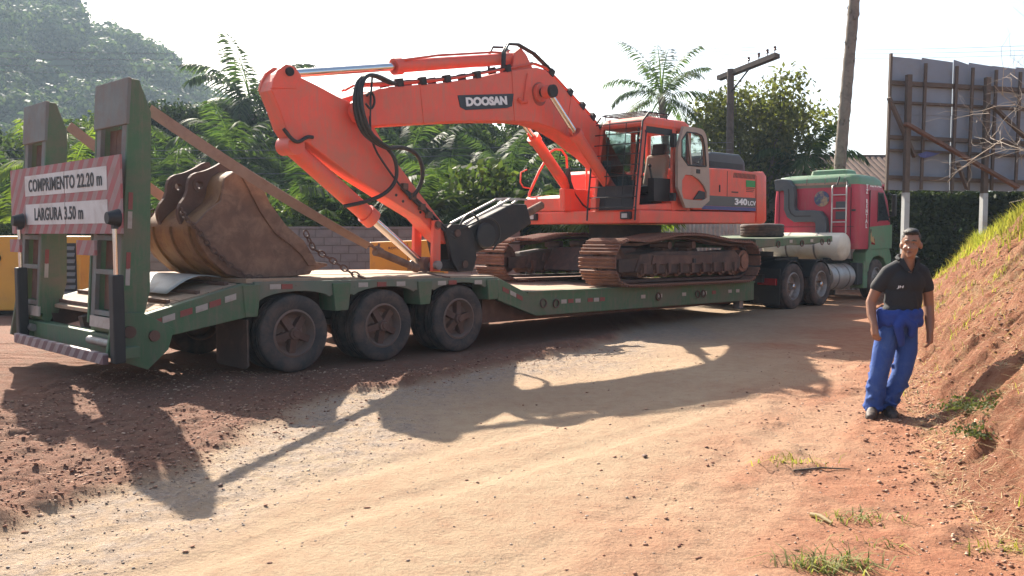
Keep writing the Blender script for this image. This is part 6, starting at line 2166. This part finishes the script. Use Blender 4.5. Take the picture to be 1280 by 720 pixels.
# ------------------------------------------------------------------ house with tiled roof
ho_ = Thing("house", "low house with a dark tiled roof half hidden behind the truck", "house", (12.4, 36, 0))
ho_.part(MB().box((9.8, 34.6, 0), (17.0, 39.5, 3.5)), "wall", M["house_wall"])
ho_.part(MB().box((10.6, 34.56, 1.0), (11.6, 34.6, 2.2)), "window", M["glass_dark"])
ho_.part(MB().box((13.4, 34.56, 0.0), (14.3, 34.6, 2.1)), "door", M["wood_dark"])
rfm = ho_.part(MB().prism([(33.9, 3.42), (37.0, 4.80), (40.2, 3.42), (40.2, 3.34), (37.0, 4.70), (33.9, 3.34)], 9.3, 17.5, axis=0), "roof", M["roof_tile"])
tile = MB()
tn = 6
tile.add([(0.13 * math.cos(t), q, 0.07 * math.sin(t)) for q in (0, 0.46) for t in np.linspace(0, math.pi, tn)], [(i, i + 1, tn + i + 1, tn + i) for i in range(tn - 1)])
tm_ = tile.mesh("roof_tile", recalc=False, smooth=60)
sl_ = math.atan2(1.38, 3.1)
cnt = 0
for r_ in range(8):
    for k in range(34):
        if cnt >= 290:
            break
        y = 33.88 + 0.40 * r_
        o = ho_.place(tm_, "tile", M["roof_tile"], (9.45 + k * 0.24, y, 3.43 + (y - 33.9) * math.tan(sl_) + random.uniform(0, .012)), (sl_, 0, 0), rfm)
        o.location = (9.45 + k * 0.24 - 12.4, y - 36, 3.43 + (y - 33.9) * math.tan(sl_) + random.uniform(0, .012))
        cnt += 1
ho_.part(MB().cyl((9.3, 37.0, 4.80), (17.5, 37.0, 4.80), 0.12, n=10), "ridge", M["roof_tile"], rfm, smooth=40)

# ================================================================== VEGETATION
def frond(rng, az, el, L, droop, nl, lw, ll):
    """rachis arc with leaflets; returns verts, faces"""
    d = V(math.cos(az), math.sin(az), 0)
    side = V(-math.sin(az), math.cos(az), 0)
    ts = np.linspace(0, 1, 14)
    ang = el - droop * ts ** 1.4
    seg = L / 13
    P = np.zeros((14, 3))
    for i in range(1, 14):
        P[i] = P[i - 1] + seg * (d * math.cos(ang[i]) + V(0, 0, 1) * math.sin(ang[i]))
    vs, fs = [], []
    n = 0
    # rachis: thin triangle strip
    for i in range(13):
        w0 = 0.035 * (1 - ts[i]) + 0.006
        w1 = 0.035 * (1 - ts[i + 1]) + 0.006
        vs += [P[i] - side * w0, P[i] + side * w0, P[i + 1] + side * w1, P[i + 1] - side * w1]
        fs.append((n, n + 1, n + 2, n + 3))
        n += 4
    for k in range(nl):
        t = 0.14 + 0.86 * (k + rng.random() * 0.5) / nl
        x = t * 13
        i = min(int(x), 12)
        p = P[i] * (1 - (x - i)) + P[i + 1] * (x - i)
        fwd = unit(P[i + 1] - P[i])
        length = ll * (0.35 + 0.65 * math.sin(math.pi * min(1, 0.12 + t * 0.80))) * rng.uniform(0.8, 1.1)
        for s in (-1, 1):
            dv = unit(side * s * 0.85 + fwd * (0.35 + 0.5 * t) + V(0, 0, -0.25 - 0.45 * rng.random()))
            nrm = unit(np.cross(dv, fwd))
            wd = np.cross(dv, nrm) * lw
            tip = p + dv * length + V(0, 0, -0.22 * length)
            mid = p + dv * length * 0.45
            vs += [p, mid + wd, tip, mid - wd]
            fs.append((n, n + 1, n + 2, n + 3))
            n += 4
    return np.array(vs), np.array(fs)


def palm_meshes(seed, th, L, nf, droop=1.6, nl=34, lw=0.035, ll=0.75, lean=0.3, rad=0.14, skirt=0.15):
    rng = np.random.default_rng(seed)
    pts, rr = [], []
    la = rng.uniform(0, 6.28)
    n = max(6, int(th * 3))
    for k in range(n + 1):
        f = k / n
        pts.append((math.cos(la) * lean * f * f, math.sin(la) * lean * f * f, th * f - 0.1))
        rr.append(rad * (1.25 - 0.35 * f) * (1.0 if k % 2 else 1.12))
    tm = MB().tube(pts, rr, 9).mesh("trunk", smooth=70)
    top = V(*pts[-1])
    vs, fs, n0 = [], [], 0
    for k in range(nf):
        f = k / nf
        az = k * 2.399 + rng.uniform(-.2, .2)
        el = R(82) - R(105) * f ** 1.1 + rng.uniform(-.12, .12)
        v, q = frond(rng, az, el, L * rng.uniform(0.85, 1.1), droop * rng.uniform(0.8, 1.15) * (0.6 + 0.4 * min(1, f * 2 + .2)), nl, lw, ll)
        vs.append(v + top)
        fs.append(q + n0)
        n0 += len(v)
    return tm, npmesh("crown", np.concatenate(vs), np.concatenate(fs))


def tree_meshes(seed, h, rad, vert, nleaf, lsize, trunk_r=0.16, blobs=9, shell=0.5):
    rng = np.random.default_rng(seed)
    zc = h - vert
    B = [((0, 0, zc), (rad * 0.65, rad * 0.65, vert * 0.75))]
    for k in range(blobs):
        a = k * 2.399 + rng.uniform(-.3, .3)
        q = rng.uniform(0.35, 0.95)
        B.append(((math.cos(a) * rad * q * 0.7, math.sin(a) * rad * q * 0.7, zc + vert * rng.uniform(-0.6, 0.62)), (rad * rng.uniform(.25, .45), rad * rng.uniform(.25, .45), vert * rng.uniform(.22, .4))))
    mb = MB()
    P = [(0, 0, -0.15), (rng.uniform(-.1, .1), rng.uniform(-.1, .1), h * 0.25), (rng.uniform(-.2, .2), rng.uniform(-.2, .2), zc)]
    mb.tube(P, [trunk_r * 1.3, trunk_r, trunk_r * 0.6], 9)
    for (c, r_) in B[1:]:
        m_ = V(*P[1]) * 0.4 + V(*c) * 0.6 + V(0, 0, -0.25 * vert)
        s = V(*P[1]) * (1 - 0.3) + V(*P[2]) * 0.3
        mb.tube([tuple(s), tuple(m_), c], [trunk_r * 0.55, trunk_r * 0.35, 0.02], 6)
    c, d = crown_pts(B, nleaf, rng, shell)
    v, f = leaf_cards(c, d, lsize, 1.9, 0.8, rng)
    return mb.mesh("trunk", smooth=70), npmesh("crown", v, f)


def bigleaf_meshes(seed, h, n=16, L=1.6, w=0.22):
    """banana-like clump"""
    rng = np.random.default_rng(seed)
    vs, fs, n0 = [], [], 0
    mb = MB()
    for k in range(3):
        mb.tube([(0.15 * k - .15, 0.1 * (k % 2), -0.1), (0.2 * k - .2, 0.1 * (k % 2), h * 0.55)], [0.09, 0.05], 7)
    for k in range(n):
        az = k * 2.399 + rng.uniform(-.3, .3)
        el = R(rng.uniform(35, 85))
        dr = rng.uniform(1.0, 2.0)
        d = V(math.cos(az), math.sin(az), 0)
        s = V(-math.sin(az), math.cos(az), 0)
        p = V(rng.uniform(-.2, .2), rng.uniform(-.1, .1), h * rng.uniform(0.4, 0.6))
        Lk = L * rng.uniform(.7, 1.2)
        m_ = 9
        for i in range(m_ + 1):
            t = i / m_
            a = el - dr * t ** 1.3
            if i:
                p = p + Lk / m_ * (d * math.cos(a) + V(0, 0, math.sin(a)))
            ww = w * math.sin(math.pi * min(0.97, 0.08 + t * 0.9)) ** 0.7
            vs += [p - s * ww + V(0, 0, 0.06 * ww), p, p + s * ww + V(0, 0, 0.06 * ww)]
        for i in range(m_):
            for j in (0, 1):
                q = n0 + 3 * i + j
                fs.append((q, q + 1, q + 4, q + 3))
        n0 += 3 * (m_ + 1)
    return mb.mesh("trunk", smooth=70), npmesh("crown", np.array(vs), np.array(fs))


def plant(kind, meshes, mats, X_, Y_, scale, rz, label, cat, group=None, z=0.0):
    t = mkobj(kind, None, loc=(X_, Y_, z), rot=(0, 0, rz))
    t.scale = (scale, scale, scale)
    tag(t, label, cat, group)
    for nm, me, mt in (("trunk", meshes[0], mats[0]), ("crown", meshes[1], mats[1])):
        o = bpy.data.objects.new(nm, me)
        COL.objects.link(o)
        if not me.materials:
            me.materials.append(None)
        o.parent = t
        o.material_slots[0].link = 'OBJECT'
        o.material_slots[0].material = M[mt]
    return t


def wx(px, d):
    return (px - 640) / FOC * d


def wz(py, d):
    return CAM_H + (292 - py) / FOC * d


PALM_A = palm_meshes(1, 6.2, 3.4, 22, 1.7, 44, 0.04, 0.85, 0.5, 0.17)
PALM_B = palm_meshes(2, 3.4, 2.8, 20, 1.5, 36, 0.035, 0.75, 0.2, 0.13)
PALM_C = palm_meshes(3, 1.6, 2.4, 22, 1.3, 34, 0.035, 0.70, 0.1, 0.13)
PALM_D = palm_meshes(5, 4.6, 3.0, 18, 1.9, 40, 0.04, 0.85, 0.4, 0.15)
PALM_E = palm_meshes(8, 6.9, 2.7, 17, 1.35, 40, 0.024, 0.62, 0.4, 0.15)
TREE_A = tree_meshes(11, 6.0, 2.5, 2.2, 9000, 0.17, 0.16, 12)
TREE_O = tree_meshes(17, 7.7, 3.1, 2.9, 15000, 0.17, 0.17, 18, 0.6)
TREE_B = tree_meshes(12, 5.2, 2.3, 2.3, 6500, 0.20, 0.14, 10)
TREE_C = tree_meshes(13, 4.2, 1.9, 2.0, 5000, 0.19, 0.12, 9)
BUSH_A = tree_meshes(14, 2.4, 1.5, 1.2, 3600, 0.15, 0.07, 8)
BANA_A = bigleaf_meshes(15, 3.0, 26, 1.5, 0.12)

# named ones
plant("palm_tree", PALM_E, ("bark", "leaf_palm"), wx(838, 34), 34, 1.0, 1.0, "tall feathery palm rising above the excavator cab against the sky", "palm tree")
plant("broadleaf_tree", TREE_O, ("bark_dark", "leaf_olive"), wx(944, 33), 33.6, 1.10, 0.4, "olive green spreading tree behind the utility pole and the excavator", "tree")
plant("palm_tree", PALM_A, ("bark_dark", "leaf_palm_blue"), wx(312, 40), 40, 1.13, 2.2, "big drooping hazy palm with a dark crown left of the excavator stick", "palm tree")
plant("palm_tree", PALM_D, ("bark_dark", "leaf_palm"), wx(1000, 32), 32.5, 0.85, 0.2, "small palm with drooping fronds beside the tiled roof", "palm tree")
plant("palm_tree", PALM_C, ("bark_dark", "leaf_bright"), wx(8, 24), 24.5, 0.95, 0.3, "bright yellow-green palm at the left behind the far ramp", "palm tree")
plant("palm_tree", PALM_B, ("bark_dark", "leaf_bright"), wx(98, 27), 27, 0.95, 1.3, "bright young palm showing in the gap between the two ramp tips", "palm tree")
plant("palm_tree", PALM_C, ("bark_dark", "leaf_bright"), wx(715, 25), 25.5, 0.85, 2.3, "bright low palm showing under the boom beside the cylinders", "palm tree")
plant("broadleaf_tree", TREE_C, ("bark_dark", "leaf_dark"), wx(770, 44), 44, 1.30, 0.3, "small dark tree showing just over the excavator cab roof", "tree")
plant("broadleaf_tree", TREE_B, ("bark_dark", "leaf_dark"), wx(1092, 46), 46, 1.05, 0.9, "dark tree crown peeping over the tiled roof beside the billboard", "tree")
for (px, d, s, me, mt, rz) in ((880, 36, 0.95, TREE_B, "leaf_dark", 0.1), (960, 37, 0.85, TREE_B, "leaf_dark", 1.4), (1010, 41, 0.9, TREE_C, "leaf_dark", 2.4), (905, 29, 0.8, TREE_C, "leaf_mid", 3.0), (985, 31, 0.72, TREE_C, "leaf_dark", 4.0)):
    wh = {880: "behind the engine hood", 960: "behind the counterweight", 1010: "behind the truck roof", 905: "beside the utility pole foot", 985: "before the roof eave"}[px]
    plant("broadleaf_tree", me, ("bark_dark", mt), wx(px, d), d, s, rz, "dark bushy tree between excavator and tiled house, " + wh, "tree", "trees beside the tiled house")
# thicket behind the block wall
SPOTS = ((-10, "left of the far ramp"), (22, "beside the far ramp"), (84, "behind the far ramp"), (118, "in the gap between the ramps"), (184, "behind the near ramp"), (235, "above the bucket ears"), (290, "above the middle of the bucket"), (335, "above the bucket mouth"), (385, "behind the stick top"), (440, "behind the stick"), (480, "under the boom tip"), (530, "above the yellow cabinet"), (580, "under the DOOSAN badge"), (630, "above the breaker"), (680, "above the breaker chisel"), (740, "behind the boom cylinders"), (2000, "behind the cab"))


def spot(px):
    for lim, s_ in SPOTS:
        if px < lim:
            return s_


rng = np.random.default_rng(77)
G1 = "thicket behind the block wall"
row = []
for px in range(-60, 800, 52):        # back row: dark broadleaf trees
    d = rng.uniform(37, 46)
    top = float(np.interp(px, [-60, 60, 180, 260, 330, 420, 490, 680, 760, 800], [150, 130, 132, 108, 112, 122, 112, 116, 150, 180])) + rng.uniform(-6, 14)
    me, hh = ((TREE_B, 5.2), (TREE_A, 6.0), (TREE_C, 4.2))[rng.integers(3)]
    plant("broadleaf_tree", me, ("bark_dark", ("leaf_dark", "leaf_mid")[rng.integers(2)]), wx(px, d), d, wz(top, d) / hh, rng.uniform(0, 6), "dense dark tree at the back of the thicket, %s" % spot(px), "tree", G1)
for px in range(-50, 790, 46):        # middle row: palms
    d = rng.uniform(29, 35)
    top = float(np.interp(px, [-60, 100, 200, 300, 400, 560, 700, 760], [170, 160, 150, 135, 140, 135, 150, 190])) + rng.uniform(-4, 40)
    me, hh = ((PALM_B, 5.4), (PALM_D, 6.6), (PALM_C, 3.6))[rng.integers(3)]
    plant("palm_tree", me, ("bark_dark", ("leaf_palm", "leaf_palm_blue", "leaf_palm")[rng.integers(3)]), wx(px + rng.uniform(-15, 15), d), d, wz(top, d) / hh, rng.uniform(0, 6), "feathery green palm amid the thicket, %s" % spot(px), "palm tree", "palms behind the block wall")
for px in range(-50, 800, 34):        # front row: bananas, bushes, low palms
    d = rng.uniform(24, 28)
    k = (0, 2, 3, 4, 3, 2, 4, 1)[rng.integers(8)]
    top = float(np.interp(px, [-60, 160, 300, 480, 700], [225, 215, 215, 195, 205])) + rng.uniform(-14, 26)
    if k < 2:
        me, hh, nm, mt, lb, ct = (BANA_A, 3.2, "leafy_plant", ("leaf_mid", "leaf_palm")[k], "strap-leaved plant leaning over the block wall", "plant")
    elif k < 3:
        me, hh, nm, mt, lb, ct = (BUSH_A, 2.4, "shrub", "leaf_mid", "rounded leafy shrub growing just behind the block wall", "shrub")
    else:
        me, hh, nm, mt, lb, ct = (PALM_C, 3.6, "palm_tree", ("leaf_palm", "leaf_bright")[int(rng.random() < 0.22)], "low bushy palm growing just behind the block wall", "palm tree")
    plant(nm, me, ("bark_dark", mt), wx(px + rng.uniform(-10, 10), d), d, wz(top, d) / hh, rng.uniform(0, 6), lb + ", " + spot(px), ct, ct + "s just behind the block wall")
# beyond the truck, right of the fence
for px, d, s, wh in ((1130, 33, 0.8, "left of the first billboard post"), (1190, 34, 0.9, "between the billboard posts"), (1260, 33, 0.85, "right of the second billboard post"), (1330, 31, 0.9, "at the far end of the hedge")):
    plant("shrub", TREE_C, ("bark_dark", "leaf_dark"), wx(px, d), d, s, px * 1.0, "dark shrub behind the hedge, " + wh, "shrub", "shrubs behind the hedge")
# clipped hedge under the billboard
hg = Thing("hedge", "tall leafy hedge with a sunlit top behind the billboard posts", "hedge", (13.5, 25.5, 0))
rngh = np.random.default_rng(5)
n = 26000
P = np.stack([rngh.uniform(10.2, 19.0, n), rngh.uniform(24.9, 26.4, n), rngh.uniform(0.05, 2.7, n)], 1)
face = rngh.integers(0, 5, n)
P[face == 0, 1] = 24.9 + rngh.normal(0, .07, (face == 0).sum())
P[face == 1, 1] = 24.95 + rngh.normal(0, .07, (face == 1).sum())
P[face == 2, 2] = 2.72 + rngh.normal(0, .05, (face == 2).sum())
P[face == 3, 2] = 2.66 + rngh.normal(0, .12, (face == 3).sum())
P[:, 2] += 0.22 * fbm(P[:, 0], P[:, 1], 0.9, 3) * (P[:, 2] > 2.2)
Nn = np.tile(V(0, -0.6, 0.6), (n, 1))
v, f = leaf_cards(P, Nn, 0.15, 1.7, 1.0, rngh)
mkobj("foliage", npmesh("foliage", v - hg.base, f), M["leaf_hedge"], hg.o)
for k in range(9):
    hg.part(MB().tube([(10.6 + k, 25.6, -0.1), (10.65 + k, 25.62, 2.3)], [0.06, 0.03], 6), "stem", M["bark_dark"], smooth=70)

# tall bare palm trunk with its crown far above
pt = Thing("royal_palm", "tall bare palm trunk leaning up beside the truck, its crown out of view", "palm tree", (8.85, 25, 0))
pts, rr = [], []
for k in range(61):
    f = k / 60
    z = -0.1 + 13.5 * f
    pts.append((8.85 + 0.0665 * z, 25, z))
    rr.append((0.17 - 0.04 * f) * (1.05 if k % 2 else 0.97) * random.uniform(0.97, 1.04))
pt.part(MB().tube(pts, rr, 14), "trunk", M["bark"], smooth=70)
cr = palm_meshes(31, 0.5, 3.2, 16, 1.7, 36, 0.04, 0.85, 0.05, 0.12)
o = mkobj("crown", cr[1], M["leaf_palm"], pt.o, (0.0665 * 13.4, 0, 13.0))
# moss bumps along the trunk
mbm = MB()
for k in range(90):
    z = random.uniform(1.5, 12.5)
    a = random.uniform(0, 6.28)
    c = (8.85 + 0.0665 * z + 0.145 * math.cos(a), 25 + 0.145 * math.sin(a), z)
    mbm.ball(c, (0.03, 0.03, random.uniform(.03, .08)), 6, 4)
pt.part(mbm, "moss", M["bark_dark"], smooth=70)["kind"] = "stuff"

# bare twiggy shrub on the bank, reaching in front of the billboard
def twigs(base, seed, n=7, L=1.0, up_=(0.0, 0, 1.0), depth=4):
    rg_ = np.random.default_rng(seed)
    mb = MB()

    def grow(p, d, l, r, lev):
        pts = [p]
        q = p.copy()
        dd = d.copy()
        for k in range(5):
            dd = unit(dd + rg_.normal(0, 0.22, 3))
            q = q + dd * l / 5
            pts.append(q.copy())
            if lev > 0 and k > 0 and rg_.random() < 0.75:
                grow(q.copy(), unit(dd + rg_.normal(0, 0.7, 3)), l * 0.62, r * 0.6, lev - 1)
        mb.tube(pts, [r * (1 - 0.12 * i) for i in range(6)], 4, caps=False)
    for k in range(n):
        grow(V(*base), unit(V(*up_) + rg_.normal(0, 0.25, 3)), L, 0.013, depth)
    return mb


tw = Thing("bare_shrub", "leafless pale twiggy shrub in front of the right side of the billboard", "shrub", (7.75, 12.2, 1.9))
tw.o.location.z = float(bank_z(7.75, 12.2)[0]) - 0.05
tw.part(twigs((7.75, 12.2, 1.9), 6, 9, 1.75, (-0.16, 0, 1.0), 3), "branches", M["twig"])

# ================================================================== GROUND DETAIL
def blades(P, L, rngb, w=0.006, lean=0.6):
    n = len(P)
    az = rngb.uniform(0, 6.283, n)
    d = np.stack([np.cos(az), np.sin(az), np.zeros(n)], 1)
    s = np.stack([-np.sin(az), np.cos(az), np.zeros(n)], 1)
    L = L[:, None]
    le = (rngb.uniform(0.15, 1.0, n) * lean)[:, None]
    m1 = P + V(0, 0, 1) * L * 0.5 + d * L * le * 0.25
    tip = P + V(0, 0, 1) * L * (1 - 0.35 * le) + d * L * le
    W = s * (w * (0.6 + L * 3))
    v = np.stack([P - W, P + W, m1 + W * 0.7, m1 - W * 0.7, tip + W * 0.1, tip - W * 0.1], 1).reshape(-1, 3)
    i = np.arange(n)[:, None] * 6
    f = np.concatenate([i + np.array([[0, 1, 2, 3]]), i + np.array([[3, 2, 4, 5]])])
    return v, f


rb = np.random.default_rng(9)
pts_, len_ = [], []
for k in range(1150):                     # clumps
    ty = rb.uniform(3.2, 18.5)
    crest = rb.random() < 0.88
    wd_ = float(np.interp(ty, [8, 12], [2.35, 1.75]))
    tt = wd_ * (0.88 + 0.70 * rb.random() ** 1.2) if crest else rb.uniform(0.25, 2.0)
    tx = float(toe_x(ty)) + tt
    if not crest and fbm(np.array([tx + 3]), np.array([ty + 8]), 1.0, 4)[0] < 0.02:
        continue
    nb = int(rb.uniform(26, 70) * (1.0 if crest else 0.7))
    r_ = rb.uniform(0.05, 0.16)
    q = np.stack([tx + rb.normal(0, r_, nb), ty + rb.normal(0, r_, nb)], 1)
    pts_.append(q)
    len_.append(rb.uniform(0.4, 1.1, nb) * rb.uniform(0.14, 0.32) * (1.0 if crest else 0.7))
q = np.concatenate(pts_)
L = np.concatenate(len_)
n = 5000                                  # thin scatter
ty = rb.uniform(3.2, 18, n)
tt = rb.uniform(0.1, 4.5, n)
tx = toe_x(ty) + tt
kp = rb.random(n) < 0.10 + 0.9 * sstep(1.6, 2.3, tt)
q = np.concatenate([q, np.stack([tx[kp], ty[kp]], 1)])
L = np.concatenate([L, rb.uniform(0.04, 0.13, kp.sum())])
P = np.stack([q[:, 0], q[:, 1], bank_z(q[:, 0], q[:, 1]) - 0.01], 1)
v, f = blades(P, L, rb, 0.0055, 0.9)
go = struct("bank_grass", npmesh("bank_grass", v, f), M["grass_mix"], "stuff")
tag(go, "patchy yellow-green grass growing on the red bank and its crest", "grass")
# dry straw lying on the slope
n = 13000
ty = rb.uniform(3.4, 13, n)
tt = np.abs(rb.normal(1.1, 0.8, n)) - 0.1
tx = toe_x(ty) + tt
P = np.stack([tx, ty, bank_z(tx, ty) + 0.01], 1)
az = rb.uniform(0, 6.28, n)
L = rb.uniform(0.04, 0.22, n)[:, None]
D = np.stack([np.cos(az), np.sin(az), rb.normal(0.05, 0.2, n)], 1)
S = np.stack([-np.sin(az), np.cos(az), np.zeros(n)], 1) * 0.0025
v = np.stack([P - S, P + S, P + D * L + S * .3, P + D * L - S * .3], 1).reshape(-1, 3)
so_ = struct("dry_straw", npmesh("dry_straw", v, np.arange(4 * n).reshape(n, 4)), M["straw"], "stuff")
tag(so_, "dry straw stalks scattered over the foot of the bank", "straw")
# single grass tufts and weeds on the road edge
for (x, y, nb, ll, mt, lb) in ((1.60, 4.45, 170, 0.13, "grass_green", "largest green grass tuft sprawling on the red dirt at the road edge"),
                               (2.05, 5.20, 70, 0.11, "grass_green", "low green grass tuft beside the pale stick at the road edge"),
                               (2.00, 4.78, 36, 0.08, "grass_green", "small leafy weed on the bare red dirt below the bank"),
                               (2.02, 6.45, 60, 0.10, "grass_mix", "thin yellowish grass tuft in the road beside a dark twig"),
                               (2.62, 4.70, 40, 0.10, "grass_mix", "sparse grass tuft at the foot of the crumbling bank step")):
    rr_ = np.random.default_rng(int(x * 100))
    p_ = np.stack([rr_.normal(0, 0.09, nb) * 1.4, rr_.normal(0, 0.05, nb), np.zeros(nb)], 1)
    v, f = blades(p_, rr_.uniform(0.3, 1.1, nb) * ll, rr_, 0.0055, 2.2)
    o = mkobj("grass_tuft", None, None, None, (x, y, float(bank_z(x, y)[0]) - 0.005))
    mkobj("blades", npmesh("blades", v, f), M[mt], o)["kind"] = "stuff"
    tag(o, lb, "grass", "grass tufts at the road edge")
# green weeds on the bank
for (x, y, s, lb) in ((3.62, 6.6, 0.16, "dark green ferny weed on the middle of the bank slope"), (3.30, 6.2, 0.12, "small green weed low on the bank slope above the crumbling step"), (3.72, 7.2, 0.13, "green weed clump higher on the bank near the shadowed ledge")):
    rr_ = np.random.default_rng(int(x * 1000))
    nb = 420
    c_ = rr_.normal(0, 1, (nb, 3)) * V(s, s * 0.7, s * 0.35)
    c_[:, 2] = np.abs(c_[:, 2])
    v, f = leaf_cards(c_, np.tile(V(0, 0, 1.0), (nb, 1)), 0.035, 2.2, 0.9, rr_)
    o = mkobj("weed", None, None, None, (x, y, float(bank_z(x, y)[0])))
    mkobj("leaves", npmesh("leaves", v, f), M["leaf_weed"], o)["kind"] = "stuff"
    tag(o, lb, "weed", "weeds on the bank")

# pebbles and clods
def stones(P, S, rs):
    n = len(P)
    base = np.array([[1, 0, 0], [0, 1, 0], [-1, 0, 0], [0, -1, 0], [0, 0, 1], [0, 0, -1], [.62, .62, .45], [-.62, .62, .45], [-.62, -.62, .45], [.62, -.62, .45]], float)
    fc_ = np.array([[0, 6, 9], [1, 7, 6], [2, 8, 7], [3, 9, 8], [4, 9, 6], [4, 6, 7], [4, 7, 8], [4, 8, 9], [0, 1, 6], [1, 2, 7], [2, 3, 8], [3, 0, 9], [5, 1, 0], [5, 2, 1], [5, 3, 2], [5, 0, 3]])
    jit = rs.uniform(0.65, 1.25, (n, 10, 1))
    az = rs.uniform(0, 6.28, n)
    sc = np.stack([S * rs.uniform(.8, 1.4, n), S * rs.uniform(.7, 1.1, n), S * rs.uniform(.35, .6, n)], 1)[:, None, :]
    v = base[None] * jit * sc
    ca, sa = np.cos(az)[:, None], np.sin(az)[:, None]
    v = np.stack([v[..., 0] * ca - v[..., 1] * sa, v[..., 0] * sa + v[..., 1] * ca, v[..., 2]], -1) + P[:, None, :]
    f = fc_[None] + (np.arange(n) * 10)[:, None, None]
    return v.reshape(-1, 3), f.reshape(-1, 3)


leafm = None
m, nt, p, out = newmat("pebble")
g_ = nt.nodes.new("ShaderNodeNewGeometry")
nt.links.new(ramp(nt, g_.outputs["Random Per Island"], [(0, (0.46, 0.36, 0.28)), (0.4, (0.34, 0.24, 0.17)), (0.7, (0.40, 0.36, 0.32)), (1.0, (0.20, 0.13, 0.10))]), p.inputs["Base Color"])
p.inputs["Roughness"].default_value = 0.9
m, nt, p, out = newmat("clod")
g_ = nt.nodes.new("ShaderNodeNewGeometry")
nt.links.new(ramp(nt, g_.outputs["Random Per Island"], [(0, (0.11, 0.045, 0.030)), (0.35, (0.27, 0.125, 0.078)), (0.75, (0.38, 0.20, 0.125)), (1.0, (0.58, 0.40, 0.28))]), p.inputs["Base Color"])
p.inputs["Roughness"].default_value = 0.95
rs = np.random.default_rng(13)
n = 60000
x = rs.uniform(-4.2, 4.5, n)
y = rs.uniform(3.6, 12.5, n)
sd, soil_, grav_, red_ = zones(x, y)
keep = rs.random(n) < (0.95 * grav_ + 0.10 + 0.22 * red_) * (1 - 0.8 * soil_) * (x < toe_x(y) + 0.2)
x, y = x[keep], y[keep]
S = 0.0022 + 0.0085 * rs.random(len(x)) ** 5
v, f = stones(np.stack([x, y, ground_h(x, y) + S * 0.15], 1), S, rs)
o = struct("pebbles", npmesh("pebbles", v, f), M["pebble"], "stuff")
tag(o, "small pebbles and gravel scattered over the sandy road", "gravel")
n = 80000
x = rs.uniform(-5.5, 4.8, n)
y = rs.uniform(3.6, 13, n)
sd, soil_, grav_, red_ = zones(x, y)
edge_ = np.exp(-((sd + 0.2) / 0.35) ** 2)
toe_ = np.exp(-((x - toe_x(y)) / 0.4) ** 2)
keep = rs.random(n) < np.clip(0.75 * soil_ * (x > -5) * (y < 11) + 0.6 * edge_ + 0.8 * toe_ + 0.008 + 0.06 * red_, 0, 1)
x, y = x[keep], y[keep]
S = 0.0045 + 0.016 * rs.random(len(x)) ** 4
z = np.where(x > toe_x(y), bank_z(x, y), ground_h(x, y))
v, f = stones(np.stack([x, y, z + S * 0.2], 1), S, rs)
o = struct("soil_clods", npmesh("soil_clods", v, f, True), M["clod"], "stuff")
tag(o, "red earth clods strewn along the loose soil and the foot of the bank", "soil")
# lumps all over the bank face
n = 42000
y = rs.uniform(3.2, 14, n)
tt = rs.uniform(0.0, 2.5, n)
x = toe_x(y) + tt
kp = rs.random(n) < 0.25 + 0.75 * sstep(-0.1, 0.3, fbm(x, y, 1.5, 4))
x, y = x[kp], y[kp]
S = 0.006 + 0.022 * rs.random(len(x)) ** 5
v, f = stones(np.stack([x, y, bank_z(x, y) + S * 0.1], 1), S, rs)
o = struct("bank_lumps", npmesh("bank_lumps", v, f, True), M["clod"], "stuff")
tag(o, "red earth lumps crumbling down the face of the bank", "soil")
# a few single pieces one can point at
for (x, y, s, lb) in ((1.00, 6.65, 0.03, "flat dark stone lying alone in the middle of the sandy road"), (-1.95, 5.9, 0.03, "dark stone at the edge of the loose red soil")):
    v, f = stones(np.array([[0, 0, 0.0]]), np.array([s]), rs)
    o = mkobj("stone", npmesh("stone", v, f, False), M["rust_dark"], None, (x, y, float(ground_h(np.array([x]), np.array([y]))[0]) + s * 0.25))
    tag(o, lb, "stone")
for (a, b_, r_, mt, lb) in (((2.00, 6.28), (2.42, 6.32), 0.007, "bark_dark", "thin dark twig lying on the red dirt by the grass"), ((1.80, 5.30), (1.86, 5.12), 0.014, "straw", "short pale stick lying on the red dirt")):
    za = float(ground_h(np.array([a[0]]), np.array([a[1]]))[0]) + r_
    zb_ = float(ground_h(np.array([b_[0]]), np.array([b_[1]]))[0]) + r_
    mid = ((a[0] + b_[0]) / 2, (a[1] + b_[1]) / 2 + 0.02, (za + zb_) / 2 + 0.01)
    o = mkobj("twig", MB().tube([(a[0], a[1], za), mid, (b_[0], b_[1], zb_)], [r_, r_, r_ * 0.6], 6).mesh("twig", smooth=70), M[mt])
    tag(o, lb, "twig")

# ================================================================== AIR
hz = MB().box((-1000, -1000, -3), (1000, 1000, 82))
m = bpy.data.materials.new("haze")
m.use_nodes = True
nt = m.node_tree
nt.nodes.clear()
out = nt.nodes.new("ShaderNodeOutputMaterial")
pv = nt.nodes.new("ShaderNodeVolumePrincipled")
pv.inputs["Color"].default_value = (0.62, 0.80, 1.0, 1)
pv.inputs["Density"].default_value = 0.00055
pv.inputs["Anisotropy"].default_value = 0.35
nt.links.new(pv.outputs[0], out.inputs["Volume"])
o = struct("haze", hz.mesh("haze"), m, "stuff")
tag(o, "thin bright haze in the air in front of the hill", "haze")
